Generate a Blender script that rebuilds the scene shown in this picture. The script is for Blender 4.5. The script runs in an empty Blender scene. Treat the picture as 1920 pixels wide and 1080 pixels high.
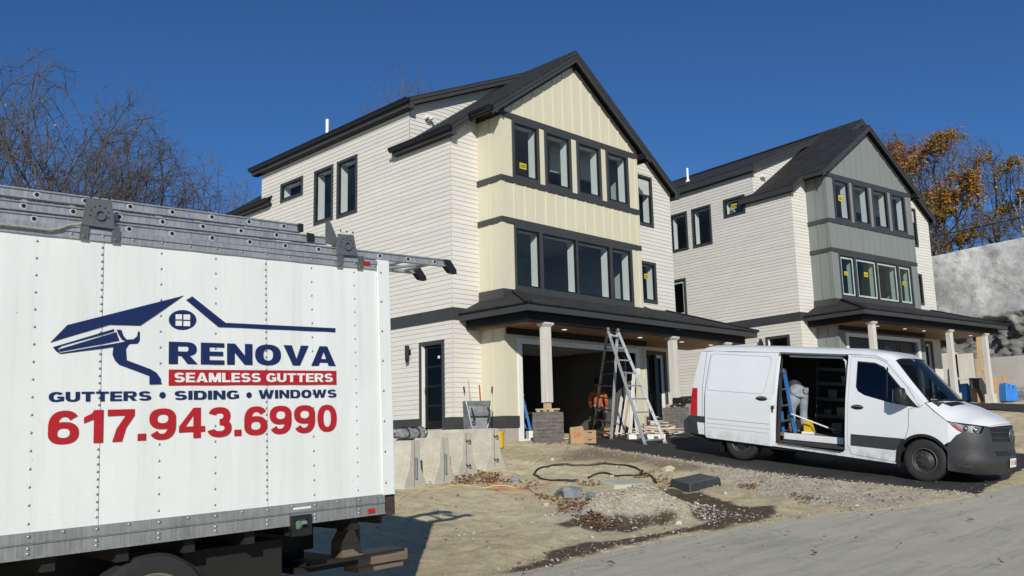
import bpy, bmesh, math, random
import numpy as np
from mathutils import Vector, Matrix, geometry as mgeo

S = bpy.context.scene
COL = S.collection
rad = math.radians
random.seed(7)

# ------------------------------------------------------------------ camera
F_PX = 1701.2
CAM = np.array([-15.40334, -17.747876, 0.0])     # eye height is z = 0
def _camrot(yaw, pitch, roll):
    cy, sy = math.cos(yaw), math.sin(yaw)
    fwd = np.array([sy*math.cos(pitch), cy*math.cos(pitch), math.sin(pitch)])
    right = np.array([cy, -sy, 0.0]); up = np.cross(right, fwd)
    c, s = math.cos(roll), math.sin(roll)
    return c*right + s*up, -s*right + c*up, fwd
R_, U_, FW_ = _camrot(rad(44.756), rad(9.689), rad(-1.3133))
cd = bpy.data.cameras.new("Camera"); cam = bpy.data.objects.new("Camera", cd); COL.objects.link(cam)
m = Matrix.Identity(4)
for i in range(3):
    m[i][0] = R_[i]; m[i][1] = U_[i]; m[i][2] = -FW_[i]; m[i][3] = CAM[i]
cam.matrix_world = m
cd.sensor_width = 36.0; cd.lens = F_PX/1920*36; cd.clip_start = 0.05; cd.clip_end = 3000
S.camera = cam

# ------------------------------------------------------------------ light
SUN_DIR = Vector((0.94, 1.0, -0.63)).normalized()     # direction the light travels
w = bpy.data.worlds.new("World"); S.world = w; w.use_nodes = True
nt = w.node_tree; nt.nodes.clear()
sky = nt.nodes.new("ShaderNodeTexSky"); sky.sky_type = 'NISHITA'; sky.sun_disc = False
sun_el = math.asin(-SUN_DIR.z); sun_az = math.atan2(-SUN_DIR.x, -SUN_DIR.y)
sky.sun_elevation = sun_el; sky.sun_rotation = sun_az
sky.altitude = 2500; sky.air_density = 1.0; sky.dust_density = 0.0; sky.ozone_density = 8.0
bg = nt.nodes.new("ShaderNodeBackground"); bg.inputs[1].default_value = 0.088
wo = nt.nodes.new("ShaderNodeOutputWorld")
hs = nt.nodes.new('ShaderNodeHueSaturation'); hs.inputs['Saturation'].default_value = 1.05; hs.inputs['Hue'].default_value = 0.5
nt.links.new(sky.outputs[0], hs.inputs['Color']); nt.links.new(hs.outputs[0], bg.inputs[0]); nt.links.new(bg.outputs[0], wo.inputs[0])
sd = bpy.data.lights.new("Sun", 'SUN'); sd.energy = 4.4; sd.angle = rad(0.5); sd.color = (1.0, 0.95, 0.86)
sun = bpy.data.objects.new("Sun", sd); COL.objects.link(sun)
sun.rotation_euler = SUN_DIR.to_track_quat('-Z', 'Y').to_euler(); sun.location = (-20, -25, 20)
S.view_settings.view_transform = 'Standard'; S.view_settings.look = 'None'
S.view_settings.exposure = 0.0; S.view_settings.gamma = 1.0
S.cycles.max_bounces = 6; S.cycles.transparent_max_bounces = 16

# ------------------------------------------------------------------ picture to place (used for real positions on ground and walls)
def ray(px, py):
    return R_*((px-960)/F_PX) - U_*((py-540)/F_PX) + FW_
def at_Y(px, py, Y):
    d = ray(px, py); return CAM + d*((Y-CAM[1])/d[1])
def at_X(px, py, X):
    d = ray(px, py); return CAM + d*((X-CAM[0])/d[0])

# ------------------------------------------------------------------ materials
def newmat(name):
    mt = bpy.data.materials.new(name); mt.use_nodes = True
    n = mt.node_tree; n.nodes.clear()
    o = n.nodes.new("ShaderNodeOutputMaterial"); b = n.nodes.new("ShaderNodeBsdfPrincipled")
    n.links.new(b.outputs[0], o.inputs[0])
    return mt, n, b
def N(n, t, **kw):
    x = n.nodes.new(t)
    for k, v in kw.items():
        if k.startswith('i_'):
            key = k[2:]; x.inputs[int(key) if key.isdigit() else key].default_value = v
        else: setattr(x, k, v)
    return x
def ramp(n, fac, stops):
    r = n.nodes.new("ShaderNodeValToRGB"); n.links.new(fac, r.inputs[0])
    e = r.color_ramp.elements
    while len(e) < len(stops): e.new(0.5)
    for el, (p, c) in zip(e, stops):
        el.position = p; el.color = (*c, 1) if len(c) == 3 else c
    return r
def mix(n, fac, a, b, mode='MIX'):
    x = n.nodes.new("ShaderNodeMix"); x.data_type = 'RGBA'; x.blend_type = mode
    for sock, v in ((x.inputs[0], fac), (x.inputs[6], a), (x.inputs[7], b)):
        if hasattr(v, 'links'): n.links.new(v, sock)
        elif isinstance(v, (int, float)): sock.default_value = v
        else: sock.default_value = (*v, 1)
    return x.outputs[2]
def tco(n, scale=(1, 1, 1), which='Object'):
    t = n.nodes.new("ShaderNodeTexCoord"); mp = n.nodes.new("ShaderNodeMapping")
    mp.inputs['Scale'].default_value = scale
    n.links.new(t.outputs[which], mp.inputs[0]); return mp.outputs[0]
def noise(n, vec, scale, detail=5, rough=0.55):
    x = N(n, "ShaderNodeTexNoise"); x.inputs['Scale'].default_value = scale
    x.inputs['Detail'].default_value = detail; x.inputs['Roughness'].default_value = rough
    n.links.new(vec, x.inputs['Vector']); return x.outputs['Fac']
def bump(n, b, h, strength=0.3, dist=0.02):
    x = N(n, "ShaderNodeBump"); x.inputs['Strength'].default_value = strength; x.inputs['Distance'].default_value = dist
    n.links.new(h, x.inputs['Height']); n.links.new(x.outputs[0], b.inputs['Normal'])
def simple(name, c, rough=0.6, metal=0.0, var=0.12, vs=3.0, bs=0.0, bscale=60, spec=0.5, stretch=(1, 1, 1)):
    """base colour with a soft large and fine variation, and optional grain"""
    mt, n, b = newmat(name)
    v = tco(n, stretch)
    f1 = noise(n, v, vs, 6, 0.6); f2 = noise(n, v, vs*14, 4, 0.6)
    mm = N(n, "ShaderNodeMath", operation='MULTIPLY_ADD'); n.links.new(f2, mm.inputs[0]); mm.inputs[1].default_value = 0.4
    n.links.new(f1, mm.inputs[2])
    lo = tuple(x*(1-var) for x in c); hi = tuple(min(1, x*(1+var)) for x in c)
    r = ramp(n, mm.outputs[0], [(0.45, lo), (0.95, hi)])
    n.links.new(r.outputs[0], b.inputs['Base Color'])
    b.inputs['Roughness'].default_value = rough; b.inputs['Metallic'].default_value = metal
    b.inputs['Specular IOR Level'].default_value = spec
    if bs: bump(n, b, noise(n, v, bscale, 4, 0.6), bs, 0.01)
    return mt
M = {}
def sidingmat():
    mt, n, b = newmat('siding_paint')
    v = tco(n); sx = N(n, "ShaderNodeSeparateXYZ"); n.links.new(v, sx.inputs[0])
    def mth(op, *a):
        x = N(n, "ShaderNodeMath", operation=op)
        for i, q in enumerate(a):
            if hasattr(q, 'links'): n.links.new(q, x.inputs[i])
            else: x.inputs[i].default_value = q
        return x.outputs[0]
    row = mth('FLOOR', mth('DIVIDE', mth('SUBTRACT', sx.outputs['Z'], 0.055), 0.127))       # each board course, and board lengths within it
    wn = N(n, "ShaderNodeTexWhiteNoise", noise_dimensions='1D'); n.links.new(row, wn.inputs['W'])
    al = mth('ADD', mth('ADD', sx.outputs['X'], sx.outputs['Y']), mth('MULTIPLY', wn.outputs['Value'], 3.66))
    seg = mth('DIVIDE', al, 3.66); fl = mth('FLOOR', seg)
    w2 = N(n, "ShaderNodeTexWhiteNoise", noise_dimensions='2D'); cb = N(n, "ShaderNodeCombineXYZ"); n.links.new(row, cb.inputs[0]); n.links.new(fl, cb.inputs[1]); n.links.new(cb.outputs[0], w2.inputs['Vector'])
    jt = mth('LESS_THAN', mth('FRACT', seg), 0.0016)
    c = ramp(n, noise(n, tco(n, (1, 1, 5)), 0.8, 6, 0.65), [(0.3, (0.625, 0.605, 0.55)), (0.7, (0.675, 0.655, 0.60))])
    tone = ramp(n, w2.outputs['Value'], [(0.0, (0.955, 0.955, 0.955)), (1.0, (1.02, 1.02, 1.02))])
    c2 = mix(n, 1.0, c.outputs[0], tone.outputs[0], 'MULTIPLY')
    n.links.new(mix(n, jt, c2, (0.40, 0.39, 0.36)), b.inputs['Base Color']); b.inputs['Roughness'].default_value = 0.6; b.inputs['Specular IOR Level'].default_value = 0.3
    bump(n, b, noise(n, tco(n, (1, 1, 6)), 60, 3, 0.6), 0.12, 0.01)
    return mt
M['siding'] = sidingmat()
M['cream'] = simple('cream_board', (0.60, 0.57, 0.425), 0.62, var=0.05, vs=0.8, bs=0.15, bscale=60, stretch=(6, 6, 1), spec=0.3)
M['greyboard'] = simple('grey_board', (0.205, 0.225, 0.215), 0.6, var=0.06, vs=0.8, bs=0.15, bscale=60, stretch=(6, 6, 1), spec=0.3)
M['trim'] = simple('charcoal_trim', (0.046, 0.047, 0.046), 0.5, var=0.12, vs=1.5, bs=0.05)
M['blacktrim'] = simple('black_paint', (0.010, 0.010, 0.010), 0.5, var=0.1, spec=0.2)
M['gutter'] = simple('black_gutter', (0.010, 0.010, 0.011), 0.22, var=0.1)
M['sash'] = simple('black_sash', (0.008, 0.009, 0.01), 0.3, var=0.1)
M['white'] = simple('white_trim', (0.74, 0.74, 0.72), 0.5, var=0.04)
M['plaster'] = simple('plaster', (0.42, 0.43, 0.42), 0.8, var=0.06)
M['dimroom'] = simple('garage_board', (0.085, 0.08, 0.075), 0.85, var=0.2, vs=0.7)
M['brownroom'] = simple('brown_cabinets', (0.05, 0.038, 0.03), 0.6, var=0.3, vs=1.5)
M['concrete_f'] = simple('foundation_concrete', (0.34, 0.32, 0.28), 0.85, var=0.2, vs=1.2, bs=0.3, bscale=30)
M['wood_soffit'] = None
def woodmat(name, c1, c2, axis=1, scale=1.0, planks=0.0, rough=0.55):
    mt, n, b = newmat(name)
    st = [14, 14, 14]; st[axis] = 0.8
    v = tco(n, tuple(s*scale for s in st))
    f = noise(n, v, 1.5, 6, 0.65)
    r = ramp(n, f, [(0.3, c1), (0.7, c2)])
    n.links.new(r.outputs[0], b.inputs['Base Color']); b.inputs['Roughness'].default_value = rough
    bump(n, b, f, 0.15, 0.01)
    return mt
M['wood_soffit'] = woodmat('cedar_soffit', (0.16, 0.075, 0.028), (0.30, 0.155, 0.062), axis=0)
M['lumber'] = woodmat('pine_lumber', (0.42, 0.29, 0.15), (0.60, 0.45, 0.27), axis=2)
M['lumber_x'] = woodmat('pine_scrap', (0.46, 0.33, 0.19), (0.66, 0.53, 0.36), axis=0)
M['osb'] = simple('strand_board', (0.40, 0.27, 0.13), 0.8, var=0.35, vs=20)
M['column'] = woodmat('primed_post', (0.52, 0.50, 0.44), (0.66, 0.64, 0.58), axis=2)
M['brownwood'] = woodmat('weathered_timber', (0.09, 0.065, 0.045), (0.20, 0.15, 0.11), axis=0)

def lampmat():
    mt, n, b = newmat('lit_downlight'); b.inputs['Base Color'].default_value = (0.8, 0.8, 0.78, 1); b.inputs['Emission Color'].default_value = (1, 0.95, 0.85, 1); b.inputs['Emission Strength'].default_value = 1.2; return mt
M['downlight'] = lampmat()
def shinglemat():
    mt, n, b = newmat('asphalt_shingles')
    a = N(n, "ShaderNodeAttribute", attribute_name='uvs')
    br = N(n, "ShaderNodeTexBrick"); br.offset = 0.5
    br.inputs['Scale'].default_value = 1.0; br.inputs['Mortar Size'].default_value = 0.006
    br.inputs['Brick Width'].default_value = 0.30; br.inputs['Row Height'].default_value = 0.145
    br.inputs['Color1'].default_value = (0.010, 0.010, 0.011, 1); br.inputs['Color2'].default_value = (0.028, 0.027, 0.028, 1)
    br.inputs['Mortar'].default_value = (0.006, 0.006, 0.007, 1); br.inputs['Bias'].default_value = -0.1
    n.links.new(a.outputs['Vector'], br.inputs['Vector'])
    f = noise(n, a.outputs['Vector'], 120, 3, 0.7)
    r = ramp(n, f, [(0.3, (0.55, 0.55, 0.55)), (0.7, (1.5, 1.5, 1.5))])
    n.links.new(mix(n, 1.0, br.outputs[0], r.outputs[0], 'MULTIPLY'), b.inputs['Base Color'])
    b.inputs['Roughness'].default_value = 0.85
    bump(n, b, br.outputs['Fac'], -0.6, 0.01)
    return mt
M['shingle'] = shinglemat()

def glassmat(name, tint=(1, 1, 1), refl=1.0, film=0.0):
    mt = bpy.data.materials.new(name); mt.use_nodes = True
    n = mt.node_tree; n.nodes.clear()
    o = n.nodes.new("ShaderNodeOutputMaterial")
    tr = N(n, "ShaderNodeBsdfTransparent"); tr.inputs[0].default_value = (*tint, 1)
    gl = N(n, "ShaderNodeBsdfGlossy"); gl.inputs['Roughness'].default_value = 0.01; gl.inputs[0].default_value = (1, 1, 1, 1)
    ge = N(n, "ShaderNodeNewGeometry"); dt = N(n, "ShaderNodeVectorMath", operation='DOT_PRODUCT')
    n.links.new(ge.outputs['Incoming'], dt.inputs[0]); n.links.new(ge.outputs['Normal'], dt.inputs[1])
    ab = N(n, "ShaderNodeMath", operation='ABSOLUTE'); n.links.new(dt.outputs['Value'], ab.inputs[0])
    om = N(n, "ShaderNodeMath", operation='SUBTRACT'); om.inputs[0].default_value = 1.0; n.links.new(ab.outputs[0], om.inputs[1])
    pw = N(n, "ShaderNodeMath", operation='POWER'); n.links.new(om.outputs[0], pw.inputs[0]); pw.inputs[1].default_value = 5.0
    fr = N(n, "ShaderNodeMath", operation='MULTIPLY_ADD'); n.links.new(pw.outputs[0], fr.inputs[0]); fr.inputs[1].default_value = 0.75; fr.inputs[2].default_value = 0.045*refl
    v = tco(n); bm_ = N(n, "ShaderNodeBump"); bm_.inputs['Strength'].default_value = 0.05; bm_.inputs['Distance'].default_value = 0.02
    n.links.new(noise(n, v, 1.2, 1, 0.4), bm_.inputs['Height']); n.links.new(bm_.outputs[0], gl.inputs['Normal'])
    mx = N(n, "ShaderNodeMixShader"); n.links.new(fr.outputs[0], mx.inputs[0])
    n.links.new(tr.outputs[0], mx.inputs[1]); n.links.new(gl.outputs[0], mx.inputs[2])
    out = mx.outputs[0]
    n.links.new(out, o.inputs[0]); return mt
M['glass'] = glassmat('window_glass', (0.80, 0.86, 0.86))
M['darkglass'] = glassmat('tinted_glass', (0.10, 0.12, 0.14))
M['doorglass'] = glassmat('door_glass', (0.25, 0.27, 0.27), 0.5)
M['wsglass'] = glassmat('windscreen_glass', (0.55, 0.62, 0.62))
M['filmglass'] = glassmat('filmed_glass', (0.60, 0.72, 0.68))
M['yellow'] = simple('yellow_sticker', (0.58, 0.48, 0.02), 0.6, var=0.05)
M['film'] = simple('protective_film', (0.42, 0.50, 0.47), 0.7, var=0.25, vs=4)

# ------------------------------------------------------------------ mesh building
class MB:
    def __init__(self): self.v = []; self.f = []; self.uv = None; self.mi = []
    def add(self, vs, fs, mi=0):
        o = len(self.v); self.v += [tuple(float(c) for c in p) for p in vs]
        for f in fs: self.f.append(tuple(i+o for i in f)); self.mi.append(mi)
        return self
    def quad(self, a, b, c, d, mi=0): return self.add([a, b, c, d], [(0, 1, 2, 3)], mi)
    def poly(self, pts, mi=0): return self.add(pts, [tuple(range(len(pts)))], mi)
    def box(self, x0, x1, y0, y1, z0, z1, mi=0):
        v = [(x0, y0, z0), (x1, y0, z0), (x1, y1, z0), (x0, y1, z0), (x0, y0, z1), (x1, y0, z1), (x1, y1, z1), (x0, y1, z1)]
        return self.add(v, [(0, 3, 2, 1), (4, 5, 6, 7), (0, 1, 5, 4), (1, 2, 6, 5), (2, 3, 7, 6), (3, 0, 4, 7)], mi)
    def bar(self, p, q, w, h, up=(0, 0, 1), mi=0):
        """a rectangular bar from p to q, w across and h along up"""
        p, q = Vector(p), Vector(q); d = (q-p).normalized(); u = Vector(up)
        s = d.cross(u)
        if s.length < 1e-4: s = d.cross(Vector((0, 1, 0)))
        s.normalize(); u = s.cross(d).normalized()
        a, b = s*(w/2), u*(h/2)
        vs = [p-a-b, p+a-b, p+a+b, p-a+b, q-a-b, q+a-b, q+a+b, q-a+b]
        return self.add(vs, [(0, 3, 2, 1), (4, 5, 6, 7), (0, 1, 5, 4), (1, 2, 6, 5), (2, 3, 7, 6), (3, 0, 4, 7)], mi)
    def tube(self, pts, r, n=8, cap=True, mi=0, flat=1.0):
        pts = [Vector(p) for p in pts]; rs = r if isinstance(r, (list, tuple)) else [r]*len(pts)
        t0 = (pts[1]-pts[0]).normalized()
        a = t0.orthogonal().normalized(); rings = []
        for i, p in enumerate(pts):
            t = (pts[min(i+1, len(pts)-1)]-pts[max(i-1, 0)])
            t = t.normalized() if t.length > 1e-9 else t0
            a = (a-t*a.dot(t)); a = a.normalized() if a.length > 1e-6 else t.orthogonal().normalized()
            b = t.cross(a)
            rings.append([p+(a*math.cos(2*math.pi*k/n)+b*math.sin(2*math.pi*k/n)*flat)*rs[i] for k in range(n)])
        vs = [p for rg in rings for p in rg]; fs = []
        for i in range(len(pts)-1):
            for k in range(n):
                k2 = (k+1) % n; fs.append((i*n+k, i*n+k2, (i+1)*n+k2, (i+1)*n+k))
        if cap: fs += [tuple(range(n-1, -1, -1)), tuple((len(pts)-1)*n+k for k in range(n))]
        return self.add(vs, fs, mi)
    def lathe(self, prof, c=(0, 0, 0), axis='z', n=24, mi=0, cap=True):
        """prof: (r, h) pairs turned about axis through c"""
        vs = []; c = Vector(c)
        for r, h in prof:
            for k in range(n):
                a = 2*math.pi*k/n; x, y = r*math.cos(a), r*math.sin(a)
                p = {'z': (x, y, h), 'x': (h, x, y), 'y': (y, h, x)}[axis]
                vs.append(c+Vector(p))
        fs = [(i*n+k, i*n+(k+1) % n, (i+1)*n+(k+1) % n, (i+1)*n+k) for i in range(len(prof)-1) for k in range(n)]
        if cap and prof[0][0] > 1e-6: fs.append(tuple(range(n-1, -1, -1)))
        if cap and prof[-1][0] > 1e-6: fs.append(tuple((len(prof)-1)*n+k for k in range(n)))
        return self.add(vs, fs, mi)
    def prism(self, poly, fn, d0, d1, mi=0):
        """2-D outline swept between depths d0 and d1; fn(u, v, d) gives the 3-D point"""
        n = len(poly); vs = [fn(u, v, d0) for u, v in poly]+[fn(u, v, d1) for u, v in poly]
        tri = mgeo.tessellate_polygon([[Vector((u, v, 0)) for u, v in poly]])
        fs = [tuple(t) for t in tri]+[tuple(i+n for i in reversed(t)) for t in tri]
        fs += [(i, (i+1) % n, n+(i+1) % n, n+i) for i in range(n)]
        return self.add(vs, fs, mi)
    def sphere(self, c, r, nu=12, nv=8, sc=(1, 1, 1), mi=0):
        prof = [(max(1e-7, math.sin(math.pi*i/nv))*r, -math.cos(math.pi*i/nv)*r) for i in range(nv+1)]
        o = len(self.v); self.lathe(prof, (0, 0, 0), 'z', nu, mi)
        for i in range(o, len(self.v)):
            x, y, z = self.v[i]; self.v[i] = (c[0]+x*sc[0], c[1]+y*sc[1], c[2]+z*sc[2])
        return self
    def build(self, name, mats, parent=None, smooth=None, fix=True, bevel=0.0):
        me = bpy.data.meshes.new(name); me.from_pydata(self.v, [], self.f)
        mats = mats if isinstance(mats, (list, tuple)) else [mats]
        for mm in mats: me.materials.append(M[mm] if isinstance(mm, str) else mm)
        if len(mats) > 1: me.polygons.foreach_set('material_index', self.mi)
        if fix:
            bm = bmesh.new(); bm.from_mesh(me); bmesh.ops.recalc_face_normals(bm, faces=bm.faces); bm.to_mesh(me); bm.free()
        if smooth is not None:
            me.polygons.foreach_set('use_smooth', [True]*len(me.polygons)); me.set_sharp_from_angle(angle=rad(smooth))
        if self.uv is not None:
            at = me.attributes.new('uvs', 'FLOAT_VECTOR', 'CORNER')
            flat = [c for t in self.uv for c in t]; at.data.foreach_set('vector', flat)
        o = bpy.data.objects.new(name, me); COL.objects.link(o)
        if parent is not None: o.parent = parent
        if bevel:
            bv = o.modifiers.new('b', 'BEVEL'); bv.width = bevel; bv.segments = 2; bv.limit_method = 'ANGLE'; bv.angle_limit = rad(40)
        return o

def tag(o, label=None, cat=None, group=None, kind=None):
    if label: o['label'] = label
    if cat: o['category'] = cat
    if group: o['group'] = group
    if kind: o['kind'] = kind
    return o
def thing(name, label, cat, loc=(0, 0, 0), rz=0.0, group=None):
    o = bpy.data.objects.new(name, None); COL.objects.link(o); o.empty_display_size = 0.2
    o.location = loc; o.rotation_euler = (0, 0, rz)
    return tag(o, label, cat, group)
def copy_tree(o, parent=None):
    c = o.copy(); COL.objects.link(c)
    if parent is not None: c.parent = parent
    for ch in list(o.children): copy_tree(ch, c)
    return c
# ------------------------------------------------------------------ houses
def clip_poly(poly, hp):
    a, b, c = hp; out = []
    n = len(poly)
    for i in range(n):
        p, q = poly[i], poly[(i+1) % n]
        dp, dq = a*p[0]+b*p[1]-c, a*q[0]+b*q[1]-c
        if dp <= 0: out.append(p)
        if (dp < 0 < dq) or (dq < 0 < dp):
            t = dp/(dp-dq); out.append((p[0]+t*(q[0]-p[0]), p[1]+t*(q[1]-p[1])))
    return out
def cut_intervals(u0, u1, z, ops):
    iv = [(u0, u1)]
    for (a, b, c, d) in ops:
        if c-1e-6 <= z <= d+1e-6:
            nx = []
            for (s, e) in iv:
                if b <= s or a >= e: nx.append((s, e)); continue
                if a > s: nx.append((s, a))
                if b < e: nx.append((b, e))
            iv = nx
    return iv
def lap_siding(mb, P, u0, u1, z0, z1, ops=(), clips=(), e=0.127):
    """overlapping boards: the bottom of each stands prouder than its top"""
    zs = z0
    k = 0
    while zs < z1-0.01:
        ze = min(zs+e, z1)
        cuts = sorted({zs, ze, *[v for o in ops for v in o[2:4] if zs < v < ze]})
        for za, zb in zip(cuts[:-1], cuts[1:]):
            for (a, b) in cut_intervals(u0, u1, (za+zb)/2, ops):
                poly = [(a, za), (b, za), (b, zb), (a, zb)]
                for hp in clips: poly = clip_poly(poly, hp) if poly else poly
                if len(poly) < 3: continue
                D = lambda z: 0.023-0.014*(z-zs)/e
                mb.add([P(u, z, D(z)) for u, z in poly], [tuple(range(len(poly)))])
                if abs(za-zs) < 1e-6:
                    bot = [p for p in poly if abs(p[1]-za) < 1e-5]
                    if len(bot) >= 2:
                        ua, ub = min(p[0] for p in bot), max(p[0] for p in bot)
                        mb.quad(P(ua, za, 0.023), P(ub, za, 0.023), P(ub, za, 0.004), P(ua, za, 0.004))
        zs += e; k += 1
def core_wall(mb, P, u0, u1, z0, z1, ops=(), t=0.14, mo=0):
    us = sorted({u0, u1, *[max(u0, min(u1, v)) for o in ops for v in o[0:2]]})
    zs = sorted({z0, z1, *[max(z0, min(z1, v)) for o in ops for v in o[2:4]]})
    for a, b in zip(us[:-1], us[1:]):
        for c, d in zip(zs[:-1], zs[1:]):
            mu, mz = (a+b)/2, (c+d)/2
            if any(o[0] < mu < o[1] and o[2] < mz < o[3] for o in ops): continue
            mb.quad(P(a, c, 0), P(b, c, 0), P(b, d, 0), P(a, d, 0), mo)
            mb.quad(P(a, c, -t), P(b, c, -t), P(b, d, -t), P(a, d, -t), 1)
    for (a, b, c, d) in ops:
        for (p, q) in (((a, c), (b, c)), ((b, c), (b, d)), ((b, d), (a, d)), ((a, d), (a, c))):
            mb.quad(P(*p, 0), P(*q, 0), P(*q, -t), P(*p, -t), 1)
def rect_bar(mb, P, a, b, c, d, d0, d1, mi=0):
    v = [P(a, c, d0), P(b, c, d0), P(b, d, d0), P(a, d, d0), P(a, c, d1), P(b, c, d1), P(b, d, d1), P(a, d, d1)]
    mb.add(v, [(0, 1, 2, 3), (4, 5, 6, 7), (0, 1, 5, 4), (1, 2, 6, 5), (2, 3, 7, 6), (3, 0, 4, 7)], mi)
def ring(mb, P, o, i, d0, d1, mi=0):
    (a, b, c, d), (e, f, g, h) = o, i
    rect_bar(mb, P, a, e, c, d, d0, d1, mi); rect_bar(mb, P, f, b, c, d, d0, d1, mi)
    rect_bar(mb, P, e, f, c, g, d0, d1, mi); rect_bar(mb, P, e, f, h, d, d0, d1, mi)
def window(par, P, outer, inner, sticker=None, film=False, label=None):
    a, b, c, d = inner; s = 0.042
    f = MB(); ring(f, P, outer, inner, 0.0, 0.05, 0)
    ring(f, P, inner, (a+s, b-s, c+s, d-s), -0.03, 0.03, 1)
    w_ = f.build('window', ['trim', 'sash'], par)
    if label: w_['label'] = label
    j = MB(); q = (a+s*0.3, b-s*0.3, c+s*0.3, d-s*0.3)
    for (p1, p2) in (((q[0], q[2]), (q[1], q[2])), ((q[1], q[2]), (q[1], q[3])), ((q[1], q[3]), (q[0], q[3])), ((q[0], q[3]), (q[0], q[2]))):
        j.quad(P(*p1, -0.031), P(*p2, -0.031), P(*p2, -0.30), P(*p1, -0.30))
    j.build('jamb', 'white', w_)
    g = MB(); g.quad(P(a+s-0.004, c+s-0.004, 0), P(b-s+0.004, c+s-0.004, 0), P(b-s+0.004, d-s+0.004, 0), P(a+s-0.004, d-s+0.004, 0))
    g.build('pane', 'filmglass' if film else 'glass', w_)
    if film:
        k = MB(); t = 0.07
        ring(k, P, (a+s, b-s, c+s, d-s), (a+s+t, b-s-t, c+s+t, d-s-t), 0.002, 0.004)
        k.build('protective_film', 'film', w_)
    if sticker:
        su, sz, sw, sh = sticker; sw *= 0.82; sh *= 0.82
        k = MB(); rect_bar(k, P, su-sw/2, su+sw/2, sz-sh/2, sz+sh/2, 0.003, 0.006, 0)
        for q_ in range(2):
            zz = sz+sh*(0.12-0.3*q_); rect_bar(k, P, su-sw*0.38, su+sw*0.38, zz-sh*0.07, zz+sh*0.07, 0.0062, 0.0072, 1)
        k.build('sticker', ['yellow', 'sash'], w_)
    return w_
def slab(mb, pts, t):
    """planar polygon extruded straight down, with shingle coordinates"""
    pts = [Vector(p) for p in pts]; n = len(pts)
    nor = (pts[1]-pts[0]).cross(pts[2]-pts[0]).normalized()
    if nor.z < 0: nor = -nor
    h = nor.cross(Vector((0, 0, 1)))
    h = h.normalized() if h.length > 1e-4 else Vector((1, 0, 0))
    s = nor.cross(h)
    if mb.uv is None: mb.uv = []
    vs = pts+[p-Vector((0, 0, t)) for p in pts]
    fs = [tuple(range(n)), tuple(range(2*n-1, n-1, -1))]+[(i, (i+1) % n, n+(i+1) % n, n+i) for i in range(n)]
    mb.add(vs, fs)
    for f in fs:
        for i in f: mb.uv.append((vs[i].dot(h), vs[i].dot(s), 0.0))
def rake(mb, x0, x1, zf, Y, drop=0.25, thick=0.035):
    """fascia board along a sloping roof edge at depth Y"""
    fn = lambda u, v, d: (u, d, v)
    mb.prism([(x0, zf(x0)-0.045), (x1, zf(x1)-0.045), (x1, zf(x1)-drop), (x0, zf(x0)-drop)], fn, Y, Y+thick)
    mb.prism([(x0, zf(x0)-0.046), (x1, zf(x1)-0.046), (x1, zf(x1)-0.12), (x0, zf(x0)-0.12)], fn, Y-0.022, Y-0.002)
def gutter(par, x, y0, y1, z, out=-1):
    """K-style gutter running along y, hung on the eave at x"""
    prof = [(0, 0), (0, -0.13), (0.075, -0.13), (0.085, -0.10), (0.115, -0.06), (0.12, 0.0), (0.108, 0.0), (0.10, -0.055), (0.07, -0.115), (0.012, -0.115), (0.012, 0)]
    g = MB(); g.prism(prof, lambda u, v, d: (x+out*u, d, z+v), y0, y1)
    return g.build('gutter', 'gutter', par)

D_ = 12.0; W_ = 9.96; BX0, BX1, BY = 0.96, 6.90, -0.93
zL = lambda x: 8.42+0.705*(x+0.2)
RZ = zL(5.0)
zR = lambda x: RZ-0.705*(x-5.0)
AX = 3.926; AZ = zL(AX)
zB = lambda x: AZ-0.705*(x-AX)
zD = lambda x: 9.71+0.437*(x+0.22)

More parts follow.
